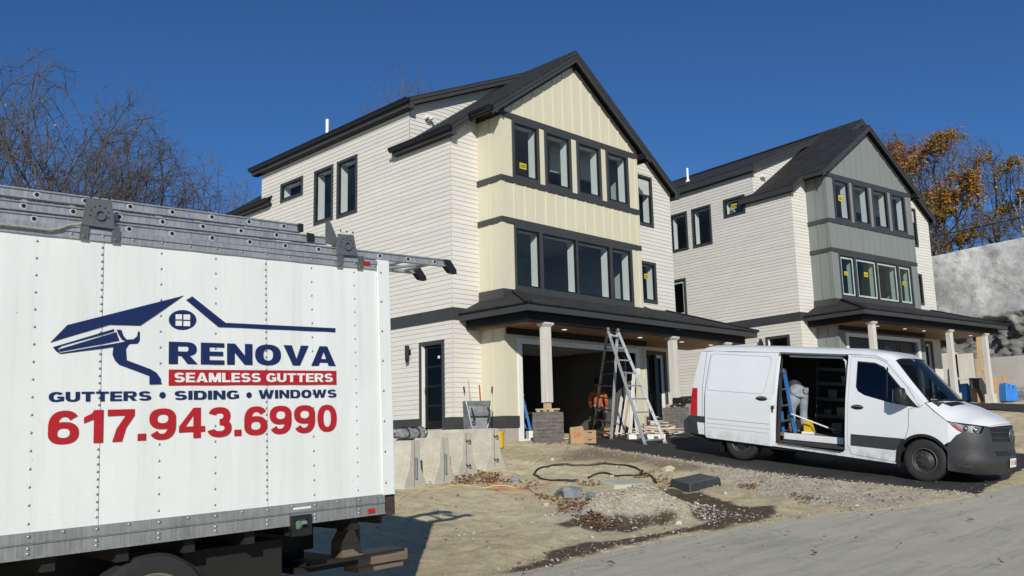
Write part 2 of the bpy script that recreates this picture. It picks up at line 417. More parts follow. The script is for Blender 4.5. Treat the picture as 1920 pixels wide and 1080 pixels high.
def house(name, label, loc, rz, board, second=False):
    H = thing(name, label, 'house', loc, rz)
    PL = lambda u, z, d: (-d, u, z)
    PF = lambda u, z, d: (u, -d, z)
    PB = lambda u, z, d: (u, BY-d, z)
    PBL = lambda u, z, d: (BX0-d, u, z)
    PBR = lambda u, z, d: (BX1+d, u, z)
    PR = lambda u, z, d: (W_+d, u, z)
    PK = lambda u, z, d: (u, D_+d, z)
    PD = lambda u, z, d: (u, 1.77-d, z)
    CW = 0.085
    inn = lambda o: (o[0]+CW, o[1]-CW, o[2]+CW, o[3]-CW)
    # ---- openings
    if not second:
        left = [(7.36, 8.75, 8.14, 8.79), (5.60, 6.67, 6.97, 8.76), (4.30, 5.38, 6.95, 8.76)]
        ldoor = (0.33, 1.36, 0.40, 2.72)
    else:
        left = [(2.16, 3.26, 7.85, 8.63), (3.95, 5.01, 6.92, 8.62), (5.28, 6.28, 6.93, 8.62), (5.56, 6.62, 4.06, 5.73)]
        ldoor = (0.50, 1.60, 0.40, 2.74)
    up = [(1.38, 2.44), (2.67, 3.79), (4.04, 5.14), (5.39, 6.46)]
    up = [(a, b, 7.10, 8.76) for a, b in up]
    rib = [((1.38, 2.41), (1.44, 2.35)), ((2.41, 3.90), (2.47, 3.87)), ((3.90, 5.44), (3.93, 5.38)), ((5.44, 6.46), (5.50, 6.38))]
    rib_o = (1.38, 6.46, 4.00, 5.80)
    wr = [(7.86, 8.93, 7.01, 8.75), (7.86, 8.93, 4.42, 5.80)]
    gar = (1.55, 6.42, 0.10, 2.58)
    entry = (7.62, 9.14, 0.22, 2.72)
    # ---- structural walls (plaster inside)
    c = MB()
    lops = [inn(o) for o in left]+[(ldoor[0]+0.09, ldoor[1]-0.09, ldoor[2], ldoor[3]-0.09)]
    core_wall(c, PL, 0, 1.77, -0.3, 8.25, [o for o in lops if o[0] < 1.77 and o[3] < 5])
    core_wall(c, PL, 1.77, 10.05, -0.3, 9.5, [o for o in lops if not (o[0] < 1.77 and o[3] < 5)])
    core_wall(c, PL, 10.05, D_, -0.3, 8.25)
    core_wall(c, PF, 0, BX0, -0.3, 8.3)
    core_wall(c, PF, BX1, W_, -0.3, 8.2, [inn(o) for o in wr]+[entry])
    c.prism([(AX, 8.0), (W_, 8.15), (W_, zR(W_)-0.2), (5.0, RZ-0.2), (AX, zL(AX)-0.2)], lambda u, v, d: (u, d, v), 0.0, 0.12)
    core_wall(c, PB, BX0, BX1, -0.3, 8.76, [inn(o) for o in up]+[(i[0], i[1], 4.13, 5.70) for o, i in rib]+[gar])
    c.prism([(BX0, 8.7), (BX1, 8.7), (BX1, zB(BX1)-0.22), (AX, AZ-0.22), (BX0, zL(BX0)-0.22)], lambda u, v, d: (u, d, v), BY, BY+0.1)
    core_wall(c, PBL, BY, 0, -0.3, 8.95); core_wall(c, PBR, BY, 0, -0.3, 8.95)
    core_wall(c, PR, 0, D_, -0.3, 8.25)
    core_wall(c, PK, 0, W_, -0.3, 8.3)
    c.prism([(0, 8.2), (W_, 8.2), (W_, zR(W_)-0.2), (5.0, RZ-0.2), (0, zL(0)-0.2)], lambda u, v, d: (u, d, v), D_-0.1, D_)
    c.prism([(0, 8.2), (4.9, 8.2), (4.9, zD(4.9)-0.25), (0, zD(0)-0.25)], lambda u, v, d: (u, d, v), 1.78, 1.9)
    c.prism([(0, 8.2), (4.9, 8.2), (4.9, zD(4.9)-0.25), (0, zD(0)-0.25)], lambda u, v, d: (u, d, v), 9.93, 10.05)
    c.build('wall', ['siding', 'plaster'], H)
    # ---- floors, ceilings, inner walls
    f = MB()
    for z0, z1 in ((-0.3, 0.10), (3.0, 3.32), (6.25, 6.42)):
        f.box(0.15, W_-0.15, 0.01, D_-0.12, z0, z1); f.box(BX0+0.15, BX1-0.15, BY+0.15, 0.0, z0, z1)
    f.box(0.95, 9.3, 0.15, 11.8, 8.86, 8.92); f.box(BX0+0.15, BX1-0.15, BY+0.15, 0.149, 8.80, 8.92)
    f.build('floor', 'plaster', H)
    f = MB()
    f.box(0.2, 9.8, 3.55, 3.65, 3.33, 6.24); f.box(0.2, 9.8, 3.0, 3.1, 6.43, 8.85)
    f.box(2.9, 3.0, 3.66, 11.8, 3.33, 8.85); f.box(7.1, 7.2, 0.0, 3.5, 3.33, 8.85)
    f.build('inner_wall', 'plaster', H)
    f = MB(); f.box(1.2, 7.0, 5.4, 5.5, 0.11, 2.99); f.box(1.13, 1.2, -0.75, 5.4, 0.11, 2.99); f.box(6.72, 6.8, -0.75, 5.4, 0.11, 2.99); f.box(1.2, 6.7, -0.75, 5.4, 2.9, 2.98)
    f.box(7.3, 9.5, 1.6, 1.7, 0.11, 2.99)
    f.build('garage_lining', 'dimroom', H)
    f = MB(); f.box(1.7, 3.9, 3.1, 3.5, 3.33, 5.2); f.box(3.95, 4.75, 2.6, 3.5, 3.33, 6.2); f.box(2.0, 3.7, 1.4, 2.2, 3.33, 4.25)
    f.build('cabinet', 'brownroom', H)
    # ---- siding
    s = MB()
    e = 0.127
    sl = [ldoor]+left
    lap_siding(s, PL, 0.0, D_, 0.69, 3.21, sl)
    lap_siding(s, PL, 0.0, 1.77, 3.53, 8.24, sl)
    lap_siding(s, PL, 1.77, 10.05, 3.53, 9.44, sl)
    lap_siding(s, PL, 10.05, D_, 3.53, 8.24, sl)
    lap_siding(s, PF, 0.0, BX0-0.001, 0.69, 3.21); lap_siding(s, PF, 0.0, BX0-0.001, 3.53, 8.9, (), [(-0.705, 1, zL(0)-0.24)])
    eo = (entry[0]-0.11, entry[1]+0.11, entry[2], entry[3]+0.12)
    lap_siding(s, PF, BX1, W_, 0.69, 10.6, wr+[eo], [(0.705, 1, RZ+0.705*5-0.26)])
    lap_siding(s, PF, AX, BX1, 8.6, 12.2, (), [(0.705, 1, RZ+0.705*5-0.26), (-0.705, 1, zL(0)-0.26)])
    lap_siding(s, PD, 0.0, 4.8, 8.4, 11.8, (), [(-0.437, 1, zD(0)-0.26), (0.705, -1, -(zL(0)-0.08))])
    lap_siding(s, PR, 0.0, D_, 0.5, 8.24)
    s.build('siding', 'siding', H)
    # ---- boards and battens of the bay
    b = MB()
    for (z0, z1) in ((0.69, 6.94), (7.10, 8.76)):
        ops = up+[rib_o]+[(gar[0]-0.15, gar[1]+0.15, 0.0, gar[3]+0.14)]
        us = sorted({BX0, BX1, *[v for o in ops for v in o[:2]]}); zs = sorted({z0, z1, *[v for o in ops for v in o[2:] if z0 < v < z1]})
        for a, d in zip(us[:-1], us[1:]):
            for p, q in zip(zs[:-1], zs[1:]):
                if any(o[0] < (a+d)/2 < o[1] and o[2] < (p+q)/2 < o[3] for o in ops): continue
                b.quad(PB(a, p, 0.012), PB(d, p, 0.012), PB(d, q, 0.012), PB(a, q, 0.012))
    gpoly = [(BX0, 8.9), (BX1, 8.9), (BX1, zB(BX1)-0.24), (AX, AZ-0.24), (BX0, zL(BX0)-0.24)]
    b.poly([PB(u, z, 0.012) for u, z in gpoly])
    for P in (PBL, PBR):
        b.quad(P(BY-0.012, 0.69, 0.012), P(0, 0.69, 0.012), P(0, 8.95, 0.012), P(BY-0.012, 8.95, 0.012))
    for P in (PBL, PBR):
        for u in (-0.47,):
            for z0, z1 in ((0.69, 5.80), (5.95, 6.94), (7.10, 8.9)): rect_bar(b, P, u-0.03, u+0.03, z0, z1, 0.012, 0.032)
        rect_bar(b, P, BY+0.0, BY+0.10, 0.69, 8.9, 0.012, 0.034)
    rect_bar(b, PB, BX0-0.034, BX0+0.09, 0.69, 8.76, 0.012, 0.034); rect_bar(b, PB, BX1-0.09, BX1+0.034, 0.69, 8.76, 0.012, 0.034)
    k = 0; u = 1.43
    while u < 6.85:
        rect_bar(b, PB, u-0.028, u+0.028, 5.95, 6.94, 0.012, 0.034)
        ztop = min(zL(u), zB(u))-0.25
        if ztop > 8.95: rect_bar(b, PB, u-0.028, u+0.028, 8.91, ztop, 0.012, 0.034)
        rect_bar(b, PB, u-0.028, u+0.028, 2.74, 3.0, 0.012, 0.034)
        u += 0.42
    for a, d in zip(up[:-1], up[1:]):
        pass
    b.build('board_and_batten', board, H)
    # ---- dark trim
    t = MB()
    rect_bar(t, PL, -0.045, D_, 3.21, 3.53, 0.0, 0.045); rect_bar(t, PF, 0.0, BX0-0.036, 3.21, 3.53, 0.0, 0.045); t.build('belly_band', 'trim', H)
    t = MB(); rect_bar(t, PL, ldoor[1], D_, 0.40, 0.69, 0.0, 0.045); t.build('base_board', 'trim', H)
    t = MB(); rect_bar(t, PL, -0.045, ldoor[0], 0.40, 0.69, 0.0, 0.045); rect_bar(t, PF, 0.0, BX0-0.05, 0.40, 0.69, 0.0, 0.045)
    rect_bar(t, PBL, BY-0.052, -0.0, 0.40, 0.69, 0.0, 0.052); rect_bar(t, PB, BX0, gar[0]-0.15, 0.40, 0.69, 0.0, 0.052); t.build('base_board', 'trim', H)
    t = MB(); rect_bar(t, PB, gar[1]+0.15, BX1, 0.40, 0.69, 0.0, 0.052); rect_bar(t, PBR, BY-0.052, 0.0, 0.40, 0.69, 0.0, 0.052); rect_bar(t, PF, BX1+0.05, eo[0], 0.40, 0.69, 0.0, 0.045); t.build('base_board', 'trim', H)
    t = MB(); rect_bar(t, PF, eo[1], W_, 0.40, 0.69, 0.0, 0.045); t.build('base_board', 'trim', H)
    for z0, z1 in ((5.80, 5.95), (6.94, 7.10), (8.76, 8.91)):
        t = MB(); rect_bar(t, PBL, BY-0.052, -0.0, z0, z1, 0.0, 0.052); rect_bar(t, PBR, BY-0.052, 0.0, z0, z1, 0.0, 0.052); rect_bar(t, PB, BX0, BX1, z0, z1, 0.0, 0.052); t.build('trim_band', 'trim', H)
    t = MB(); rect_bar(t, PB, BX0, BX1, 3.45, 4.00, 0.0, 0.05)
    rect_bar(t, PBL, BY-0.05, 0.0, 3.55, 4.0, 0.0, 0.05); rect_bar(t, PBR, BY-0.05, 0.0, 3.55, 4.0, 0.0, 0.05)
    t.prism([(BX1+0.05, 4.0), (8.2, 4.28), (8.75, 4.18), (8.9, 4.06), (BX1+0.05, 3.9)], lambda u, v, d: (u, d, v), -0.05, -0.031); t.build('flashing', 'trim', H)
    fn = lambda u, v, d: (u, d, v)
    for x0, x1, zf, Y in ((BX0, AX, zL, BY), (AX, BX1, zB, BY), (6.9, W_, zR, 0.0)):
        t = MB(); t.prism([(x0, zf(x0)-0.20), (x1, zf(x1)-0.20), (x1, zf(x1)-0.36), (x0, zf(x0)-0.36)], fn, Y-0.05, Y-0.002); t.build('frieze_board', 'trim', H)
    t = MB(); t.box(-0.006, gar[0]-0.01, -0.006, 0.3, -0.3, 0.40); t.box(-0.0055, 0.3, 0.301, D_, -0.3, 0.40); t.box(BX0-0.006, gar[0]-0.01, BY-0.006, -0.0065, -0.3, 0.4); t.build('foundation', 'concrete_f', H)
    t = MB(); t.box(gar[1]+0.01, BX1+0.006, BY-0.006, 0.19, -0.3, 0.4); t.box(BX1+0.0065, W_+0.01, -0.007, 0.2, -0.3, 0.21); t.box(W_-0.2, W_+0.008, 0.201, D_, -0.3, 0.5); t.build('foundation', 'concrete_f', H)
    # ---- windows
    for i, o in enumerate(left):
        st = None
        if second and i == 0: st = (2.72, 8.25, 0.36, 0.24)
        window(H, PL, o, inn(o), st, film=second and i == 3)
    for i, o in enumerate(up):
        st = (1.80, 7.50, 0.32, 0.20) if (i == 0 and not second) else ((1.86, 8.0, 0.34, 0.28) if i == 0 else None)
        window(H, PB, o, inn(o), st)
    for i, (o, q) in enumerate(rib):
        st = None
        if second: st = [(1.80, 5.02, 0.3, 0.18), (3.15, 5.10, 0.32, 0.22), None, (5.86, 4.98, 0.3, 0.18)][i]
        window(H, PB, (o[0], o[1], 4.0, 5.80), (q[0], q[1], 4.13, 5.70), st, film=second)
    for i, o in enumerate(wr):
        window(H, PF, o, inn(o), (8.42, 5.30, 0.26, 0.2) if (i == 1 and not second) else None)
    # ---- side door
    a, b_, z0, z1 = ldoor
    d = MB(); rect_bar(d, PL, a, a+0.09, z0, z1, 0.0, 0.05); rect_bar(d, PL, b_-0.09, b_, z0, z1, 0.0, 0.05); rect_bar(d, PL, a+0.09, b_-0.09, z1-0.09, z1, 0.0, 0.05)
    dr = d.build('door_frame', 'trim', H)
    d = MB(); rect_bar(d, PL, b_-0.11, b_-0.092, z0, z1-0.09, -0.13, 0.03); rect_bar(d, PL, a+0.092, a+0.11, z0, z1-0.09, -0.13, 0.03)
    d.build('door_jamb', 'white', dr)
    d = MB(); a1, b1, t1 = a+0.112, b_-0.112, z1-0.1
    rect_bar(d, PL, a1, a1+0.12, z0+0.02, t1, -0.11, -0.07); rect_bar(d, PL, b1-0.12, b1, z0+0.02, t1, -0.11, -0.07)
    hh = (t1-z0-0.16)/4
    for k in range(5):
        zz = z0+0.02+(0.2 if k == 0 else 0.08+k*hh); 
        rect_bar(d, PL, a1+0.12, b1-0.12, (z0+0.02 if k == 0 else zz-0.03), zz+(0.0 if k == 0 else 0.03), -0.11, -0.07)
    dd = d.build('door', 'blacktrim', H)
    d = MB(); rect_bar(d, PL, a1+0.1, b1-0.1, z0+0.1, t1-0.05, -0.095, -0.088); d.build('glass_panel', 'doorglass', dd)
    d = MB(); rect_bar(d, PL, a1+0.2, a1+0.28, z0+1.85, z0+1.92, -0.085, -0.08); d.build('sticker', 'white', dd)
    hy = b1-0.06
    d = MB(); d.lathe([(0.028, -0.0), (0.028, 0.02)], (0.055, hy, z0+1.05), 'x'); d.tube([(0.07, hy, z0+0.9), (0.03, hy, z0+0.92), (0.02, hy, z0+1.0), (0.03, hy, z0+1.12)], 0.012)
    d.build('handle', 'sash', dd)
    # ---- front door, in the shade of the porch
    a, b_, z0, z1 = entry
    d = MB(); ring(d, PF, (a-0.11, b_+0.11, z0-0.02, z1+0.12), (a, b_, z0, z1), 0.0, 0.05); rect_bar(d, PF, 8.62, 8.72, z0, z1, -0.1, 0.03)
    fr_ = d.build('door_frame', 'trim', H)
    d = MB(); ring(d, PF, (8.72, b_, z0, z1), (8.80, b_-0.08, z0+0.2, z1-0.08), -0.1, -0.04); d.build('sidelight', 'white', fr_)
    d = MB(); ring(d, PF, (a, 8.62, z0, z1), (a+0.13, 8.49, z0+0.22, z1-0.13), -0.1, -0.05)
    for k in range(3): zz = z0+0.8+k*0.5; rect_bar(d, PF, a+0.13, 8.49, zz, zz+0.07, -0.1, -0.05)
    dd = d.build('door', 'blacktrim', H, )
    d = MB(); rect_bar(d, PF, a+0.1, 8.52, z0+0.2, z1-0.1, -0.085, -0.08); rect_bar(d, PF, 8.78, b_-0.06, z0+0.18, z1-0.06, -0.085, -0.08); d.build('glass_panel', 'darkglass', dd)
    d = MB(); d.tube([PF(8.53, z0+0.85, -0.04), PF(8.53, z0+0.87, 0.02), PF(8.53, z0+1.25, 0.02), PF(8.53, z0+1.27, -0.04)], 0.013); d.build('handle', 'sash', dd)
    # ---- garage opening
    g = MB(); a, b_, z1 = gar[0], gar[1], gar[3]
    rect_bar(g, PB, a-0.15, a, 0.02, z1+0.14, -0.14, 0.05); rect_bar(g, PB, b_, b_+0.15, 0.02, z1+0.14, -0.14, 0.05); rect_bar(g, PB, a, b_, z1, z1+0.14, -0.14, 0.05)
    gf = g.build('garage_door_frame', 'white', H)
    if second:
        g = MB()
        for k in range(5):
            z0_ = 0.12+k*0.494; rect_bar(g, PB, a+0.005, b_-0.005, z0_, z0_+0.48, -0.16, -0.12)
            for q in range(4): u0 = a+0.14+q*1.19; ring(g, PB, (u0, u0+1.02, z0_+0.07, z0_+0.41), (u0+0.05, u0+0.97, z0_+0.12, z0_+0.36), -0.12, -0.105)
        g.build('garage_door', simple('dark_garage_door', (0.055, 0.05, 0.045), 0.5), H)
    else:
        g = MB()
        for xx in (1.75, 6.2):
            g.tube([(xx, -0.72, 0.2), (xx, -0.72, 2.45), (xx, -0.5, 2.72), (xx, 2.8, 2.78)], 0.028, 6)
        for k in range(4): g.box(1.85, 6.1, -0.25+k*0.6, 0.32+k*0.6, 2.70, 2.75)
        g.build('garage_door', simple('raised_garage_door', (0.22, 0.22, 0.21), 0.5), H)
    # ---- roofs
    r = MB(); T = 0.05
    slab(r, [(-0.2, -0.27, zL(-0.2)), (5.0, -0.27, RZ), (5.0, 1.77, RZ), (-0.2, 1.77, zL(-0.2))], T)
    slab(r, [(-0.2, 1.771, zL(-0.2)), (-0.03, 1.771, zL(-0.03)), (-0.03, 2.35, zL(-0.03)), (-0.2, 2.35, zL(-0.2))], T)
    slab(r, [(-0.2, 10.05, zL(-0.2)), (5.0, 10.05, RZ), (5.0, 12.27, RZ), (-0.2, 12.27, zL(-0.2))], T)
    slab(r, [(-0.2, 9.3, zL(-0.2)), (-0.03, 9.3, zL(-0.03)), (-0.03, 10.049, zL(-0.03)), (-0.2, 10.049, zL(-0.2))], T)
    slab(r, [(5.0, -0.27, RZ), (10.17, -0.27, zR(10.17)), (10.17, 12.27, zR(10.17)), (5.0, 12.27, RZ)], T)
    slab(r, [(0.45, -1.2, zL(0.45)), (AX, -1.2, AZ), (AX, -0.271, AZ), (0.45, -0.271, zL(0.45))], T)
    slab(r, [(AX, -1.2, AZ), (7.34, -1.2, zB(7.34)), (7.34, 0.0, zB(7.34)), (AX, 0.0, AZ)], T)
    slab(r, [(-0.24, 1.48, zD(-0.24)), (5.25, 1.48, zD(5.25)), (5.25, 10.4, zD(5.25)), (-0.24, 10.4, zD(-0.24))], T)
    r.build('roof', 'shingle', H, fix=False)
    r = MB()
    t2 = 0.05
    def sof(pts): slab(r, [(p[0], p[1], p[2]-t2) for p in pts], 0.13)
    sof([(-0.17, -0.235, zL(-0.17)), (5.0, -0.235, RZ), (5.0, 1.77, RZ), (-0.17, 1.77, zL(-0.17))])
    sof([(-0.17, 10.05, zL(-0.17)), (5.0, 10.05, RZ), (5.0, 12.23, RZ), (-0.17, 12.23, zL(-0.17))])
    sof([(5.0, -0.235, RZ), (10.14, -0.235, zR(10.14)), (10.14, 12.23, zR(10.14)), (5.0, 12.23, RZ)])
    sof([(0.48, -1.165, zL(0.48)), (AX, -1.165, AZ), (AX, -0.236, AZ), (0.48, -0.236, zL(0.48))])
    sof([(AX, -1.165, AZ), (7.31, -1.165, zB(7.31)), (7.31, 0.0, zB(7.31)), (AX, 0.0, AZ)])
    sof([(-0.21, 1.515, zD(-0.21)), (5.2, 1.515, zD(5.2)), (5.2, 10.37, zD(5.2)), (-0.21, 10.37, zD(-0.21))])
    r.uv = None
    r.box(-0.165, -0.031, -0.23, 2.33, 8.17, 8.27); r.box(-0.165, -0.031, 9.32, 12.22, 8.17, 8.27)
    r.box(-0.2, -0.031, 1.52, 10.35, 9.40, 9.52); r.box(0.5, BX0-0.06, -1.16, -0.24, 8.80, 8.92); r.box(BX1+0.06, 7.28, -1.16, -0.05, 8.80, 8.92)
    r.box(W_+0.035, 10.13, -0.23, 12.2, 8.15, 8.25)
    r.build('soffit', 'blacktrim', H)
    r = MB()
    rake(r, -0.2, 5.0, zL, -0.27); rake(r, 5.0, 10.17, zR, -0.27)
    rake(r, 0.45, AX, zL, -1.2); rake(r, AX, 7.34, zB, -1.2)
    rake(r, -0.24, 4.85, zD, 1.48); rake(r, -0.24, 4.85, zD, 10.365)
    rake(r, -0.2, 5.0, zL, 12.235); rake(r, 5.0, 10.17, zR, 12.235)
    for x0, x1, Y, z1, z0 in ((-0.2, -0.02, -0.268, 8.36, 8.16), (0.45, 0.64, -1.198, 8.80, 8.70), (7.14, 7.34, -1.198, 8.85, 8.76), (9.98, 10.17, -0.268, 8.36, 8.15), (-0.24, -0.05, 1.482, 9.55, 9.39)):
        r.box(x0, x1, Y, Y+0.032, z0, z1+0.1)
    # eave boards
    r.box(-0.2, -0.17, -0.234, 2.35, 8.18, 8.375); r.box(-0.2, -0.17, 9.3, 12.23, 8.18, 8.375); r.box(-0.24, -0.21, 1.516, 10.36, 9.42, 9.645)
    r.box(0.45, 0.478, -1.164, -0.24, 8.80, 8.83); r.box(10.14, 10.17, -0.234, 12.23, 8.16, 8.39); r.box(7.31, 7.34, -1.164, -0.03, 8.72, 8.9)
    r.box(0.45, 0.478, -1.164, -0.30, 8.70, 8.80)
    r.build('fascia', 'trim', H)
    if not second:
        gutter(H, -0.2, -0.29, 2.40, 8.40); gutter(H, -0.2, 9.25, 12.30, 8.40)
        gutter(H, -0.24, 1.46, 10.45, 9.68); gutter(H, 0.45, -1.22, -0.33, 8.86)
    # ridge of the roof: vent pipe
    p = MB(); py = 6.6
    vx, vy = (0.35, 6.55) if not second else (1.75, 6.7)
    p.lathe([(0.055, zD(vx)-0.1), (0.055, zD(vx)+0.62), (0.047, zD(vx)+0.62), (0.047, zD(vx)+0.2)], (vx, vy, 0), 'z', 16); p.lathe([(0.12, zD(vx)-0.05), (0.07, zD(vx)+0.08)], (vx, vy, 0), 'z', 16)
    p.build('vent_pipe', 'white', H, smooth=40)
    # ---- porch
    px0, px1, py0, ztop, zbot = 0.18, 10.75, -2.58, 3.34, 3.17
    t = MB()
    e0, ex0, ex1 = py0-0.05, px0-0.05, px1+0.05
    zr = 3.375; sl_ = 0.345
    hx = ex0+(BY-e0)*0.70
    hr = ex1-(0-e0)*0.55
    zb = zr+sl_*(BY-e0); zw = zr+sl_*(0-e0)-0.06
    slab(t, [(ex0, e0, zr), (ex1, e0, zr), (hr, -0.031, zw), (BX1+0.04, -0.031, zw), (BX1+0.04, BY-0.051, zb), (hx, BY-0.051, zb)], 0.035)
    zz = lambda x: zr+(zb-zr)*(x-ex0)/(hx-ex0)
    slab(t, [(ex0, e0, zr), (hx, BY-0.051, zb), (BX0-0.052, BY-0.051, zz(BX0-0.052)), (BX0-0.052, -0.046, zz(BX0-0.052)), (ex0, -0.046, zr)], 0.035)
    slab(t, [(ex1, e0, zr), (hr, -0.031, zw), (ex1, -0.031, zr)], 0.035)
    cap = [(ex0, e0, zr+0.015), (hx, BY-0.06, zb+0.03)]
    t.build('porch_roof', 'shingle', H, fix=False)
    for c0_, c1_ in ((cap[0], cap[1]), ((ex1, e0, zr+0.015), (hr, -0.05, zw+0.02))):
        t = MB(); t.bar(c0_, c1_, 0.2, 0.03); t.build('hip_cap', 'shingle', H)
    t = MB()
    t.box(px0, px1, py0, py0+0.03, zbot, zr-0.037); t.box(px0, px0+0.03, py0+0.03, -0.05, zbot, zr-0.037); t.box(px1-0.03, px1, py0+0.03, -0.05, zbot, zr-0.037)
    t.build('porch_fascia', 'trim', H)
    t = MB()
    bx0, bx1, by0 = px0+0.24, px1-0.32, py0+0.27
    t.box(px0+0.031, px1-0.031, py0+0.031, by0, zbot+0.01, zbot+0.03); t.box(px0+0.031, bx0, by0, -0.05, zbot+0.01, zbot+0.03)
    t.box(bx1, px1-0.031, by0, -0.05, zbot+0.01, zbot+0.03)
    t.box(bx0, bx1, by0, by0+0.24, 2.965, zbot+0.008); t.box(bx0, bx0+0.2, by0+0.24, -0.05, 2.965, zbot+0.008); t.box(bx1-0.2, bx1, by0+0.24, -0.05, 2.965, zbot+0.008)
    t.box(BX0+0.02, BX1, BY-0.10, BY-0.055, 2.80, 2.98)
    t.build('porch_beam', 'blacktrim', H)
    t = MB()
    y = by0+0.245
    while y < BY-0.02: t.box(bx0+0.205, bx1-0.205, y, min(y+0.128, BY-0.02), 2.962+0.002*(int(y*100) % 3), 3.01); y += 0.134
    y = BY+0.0
    while y < -0.06: t.box(bx0+0.205, BX0-0.04, y, min(y+0.128, -0.05), 2.962, 3.01); t.box(BX1+0.04, bx1-0.205, y, min(y+0.128, -0.05), 2.962, 3.01); y += 0.134
    t.build('porch_soffit', 'wood_soffit', H)
    for dx in (2.6, 4.5, 5.9, 8.0, 9.6):
        t = MB(); t.lathe([(0.0001, 2.955), (0.055, 2.955), (0.075, 2.960)], (dx, -1.55, 0), 'z', 16); t.build('downlight', 'downlight', H)
    base = [0.80, 0.98, 0.1] if not second else [0.1, 0.1, 0.1]
    for i, cx in enumerate((1.17, 6.60, 9.44)):
        cy = -2.19
        z0 = ([0.97, 1.12, 0.1] if not second else [0.1, 0.1, 0.1])[i]
        t = MB(); h0, h1 = 0.106, 0.102
        v = [(cx+sx*h, cy+sy*h, z) for z, h in ((z0, h0), (2.86, h1)) for sx, sy in ((-1, -1), (1, -1), (1, 1), (-1, 1))]
        t.add(v, [(0, 1, 2, 3), (4, 5, 6, 7), (0, 1, 5, 4), (1, 2, 6, 5), (2, 3, 7, 6), (3, 0, 4, 7)])
        cl = t.build('column', 'column', H, bevel=0.008)
        t = MB()
        for h, z0_, z1_ in ((0.112, 2.86, 2.88), (0.130, 2.88, 2.91), (0.155, 2.91, 2.962)): t.box(cx-h, cx+h, cy-h, cy+h, z0_, z1_)
        t.build('capital', 'column', cl)
        if second:
            t = MB(); t.box(cx-0.17, cx+0.17, cy-0.17, cy+0.17, 0.08, 0.46); t.build('plinth', 'column', cl, bevel=0.01)
        if not second and i < 2:
            zt = (0.73, 0.91)[i]; zb_ = (-0.05, 0.15)[i]
            t = MB(); t.box(cx-0.07, cx+0.07, cy-0.07, cy+0.07, zt, z0); t.build('wood_post', 'lumber', cl)
            t = MB(); rr = random.Random(i)
            row = 0; z = zb_; R0 = 0.265
            while z < zt-0.01:
                hgt = min(rr.choice((0.07, 0.085, 0.10)), zt-z)
                for side in range(4):
                    a = -R0
                    while a < R0-0.01:
                        L = min(rr.uniform(0.18, 0.5), R0-a); pr = rr.uniform(0.0, 0.022)
                        if R0-a-L < 0.15: L = R0-a
                        a0, a1 = a+0.002, a+L-0.002
                        q0, q1 = R0-0.08, R0+pr
                        bx = {0: (a0, a1, -q1, -q0), 1: (q0, q1, a0, a1), 2: (a0, a1, q0, q1), 3: (-q1, -q0, a0, a1)}[side]
                        t.box(cx+bx[0], cx+bx[1], cy+bx[2], cy+bx[3], z+0.002, z+hgt-0.003); a += L
                z += hgt
            t.box(cx-R0+0.03, cx+R0-0.03, cy-R0+0.03, cy+R0-0.03, zb_, zt-0.006)
            t.build('stone_pier', stonemat(), H)
            t = MB()
            for sx in (-1, 1): t.bar((cx-0.24, cy+sx*0.12, zt+0.03), (cx+0.24, cy+sx*0.13, zt+0.032), 0.07, 0.04)
            for sx in (-0.2, 0.17, 0.06): t.bar((cx+sx, cy-0.22, zt+0.07), (cx+sx+0.03, cy+0.22, zt+0.072), 0.07, 0.035)
            t.build('blocking', 'lumber_x', H)
    # lamps on the walls
    yl = 1.78
    t = MB(); rect_bar(t, PL, yl-0.05, yl+0.05, 2.43, 2.57, 0.03, 0.045); t.lathe([(0.06, 2.32), (0.06, 2.68), (0.045, 2.68), (0.045, 2.66)], (-0.12, yl, 0), 'z', 16); t.lathe([(0.045, 2.22), (0.058, 2.32)], (-0.12, yl, 0), 'z', 16)
    t.bar((-0.045, yl, 2.5), (-0.1, yl, 2.5), 0.04, 0.04)
    t.build('wall_lamp', 'sash', H, smooth=40)
    t = MB(); fx, fz = 0.60, 9.32
    t.lathe([(0.055, 0), (0.055, 0.03)], (fx, 1.70, fz+0.05), 'y', 14)
    for sx in (-0.09, 0.07): t.lathe([(0.03, -0.13), (0.05, -0.08), (0.062, 0.0), (0.052, 0.0)], (fx+sx, 1.66, fz), 'y', 14); t.tube([(fx+sx, 1.62, fz+0.02), (fx, 1.7, fz+0.05)], 0.014, 6)
    fl = t.build('flood_light', 'white', H, smooth=40)
    return H
def stonemat():
    if 'stone' in M: return M['stone']
    mt, n, b = newmat('dark_ledgestone')
    v = tco(n, (1, 1, 2))
    f = noise(n, v, 6, 6, 0.7); g = noise(n, v, 40, 5, 0.7)
    r = ramp(n, f, [(0.3, (0.10, 0.090, 0.082)), (0.55, (0.19, 0.172, 0.158)), (0.75, (0.27, 0.24, 0.215))])
    n.links.new(r.outputs[0], b.inputs['Base Color']); b.inputs['Roughness'].default_value = 0.85
    bump(n, b, g, 0.5, 0.02)
    M['stone'] = mt; return mt

house('cream_house', 'three-storey house with a cream board front bay, black gutters and an open garage', (0, 0, 0), 0.0, 'cream')
house('grey_house', 'three-storey house with a grey board front bay standing behind the white van', (16.12, -1.297, 1.088), -0.13883, 'greyboard', True)
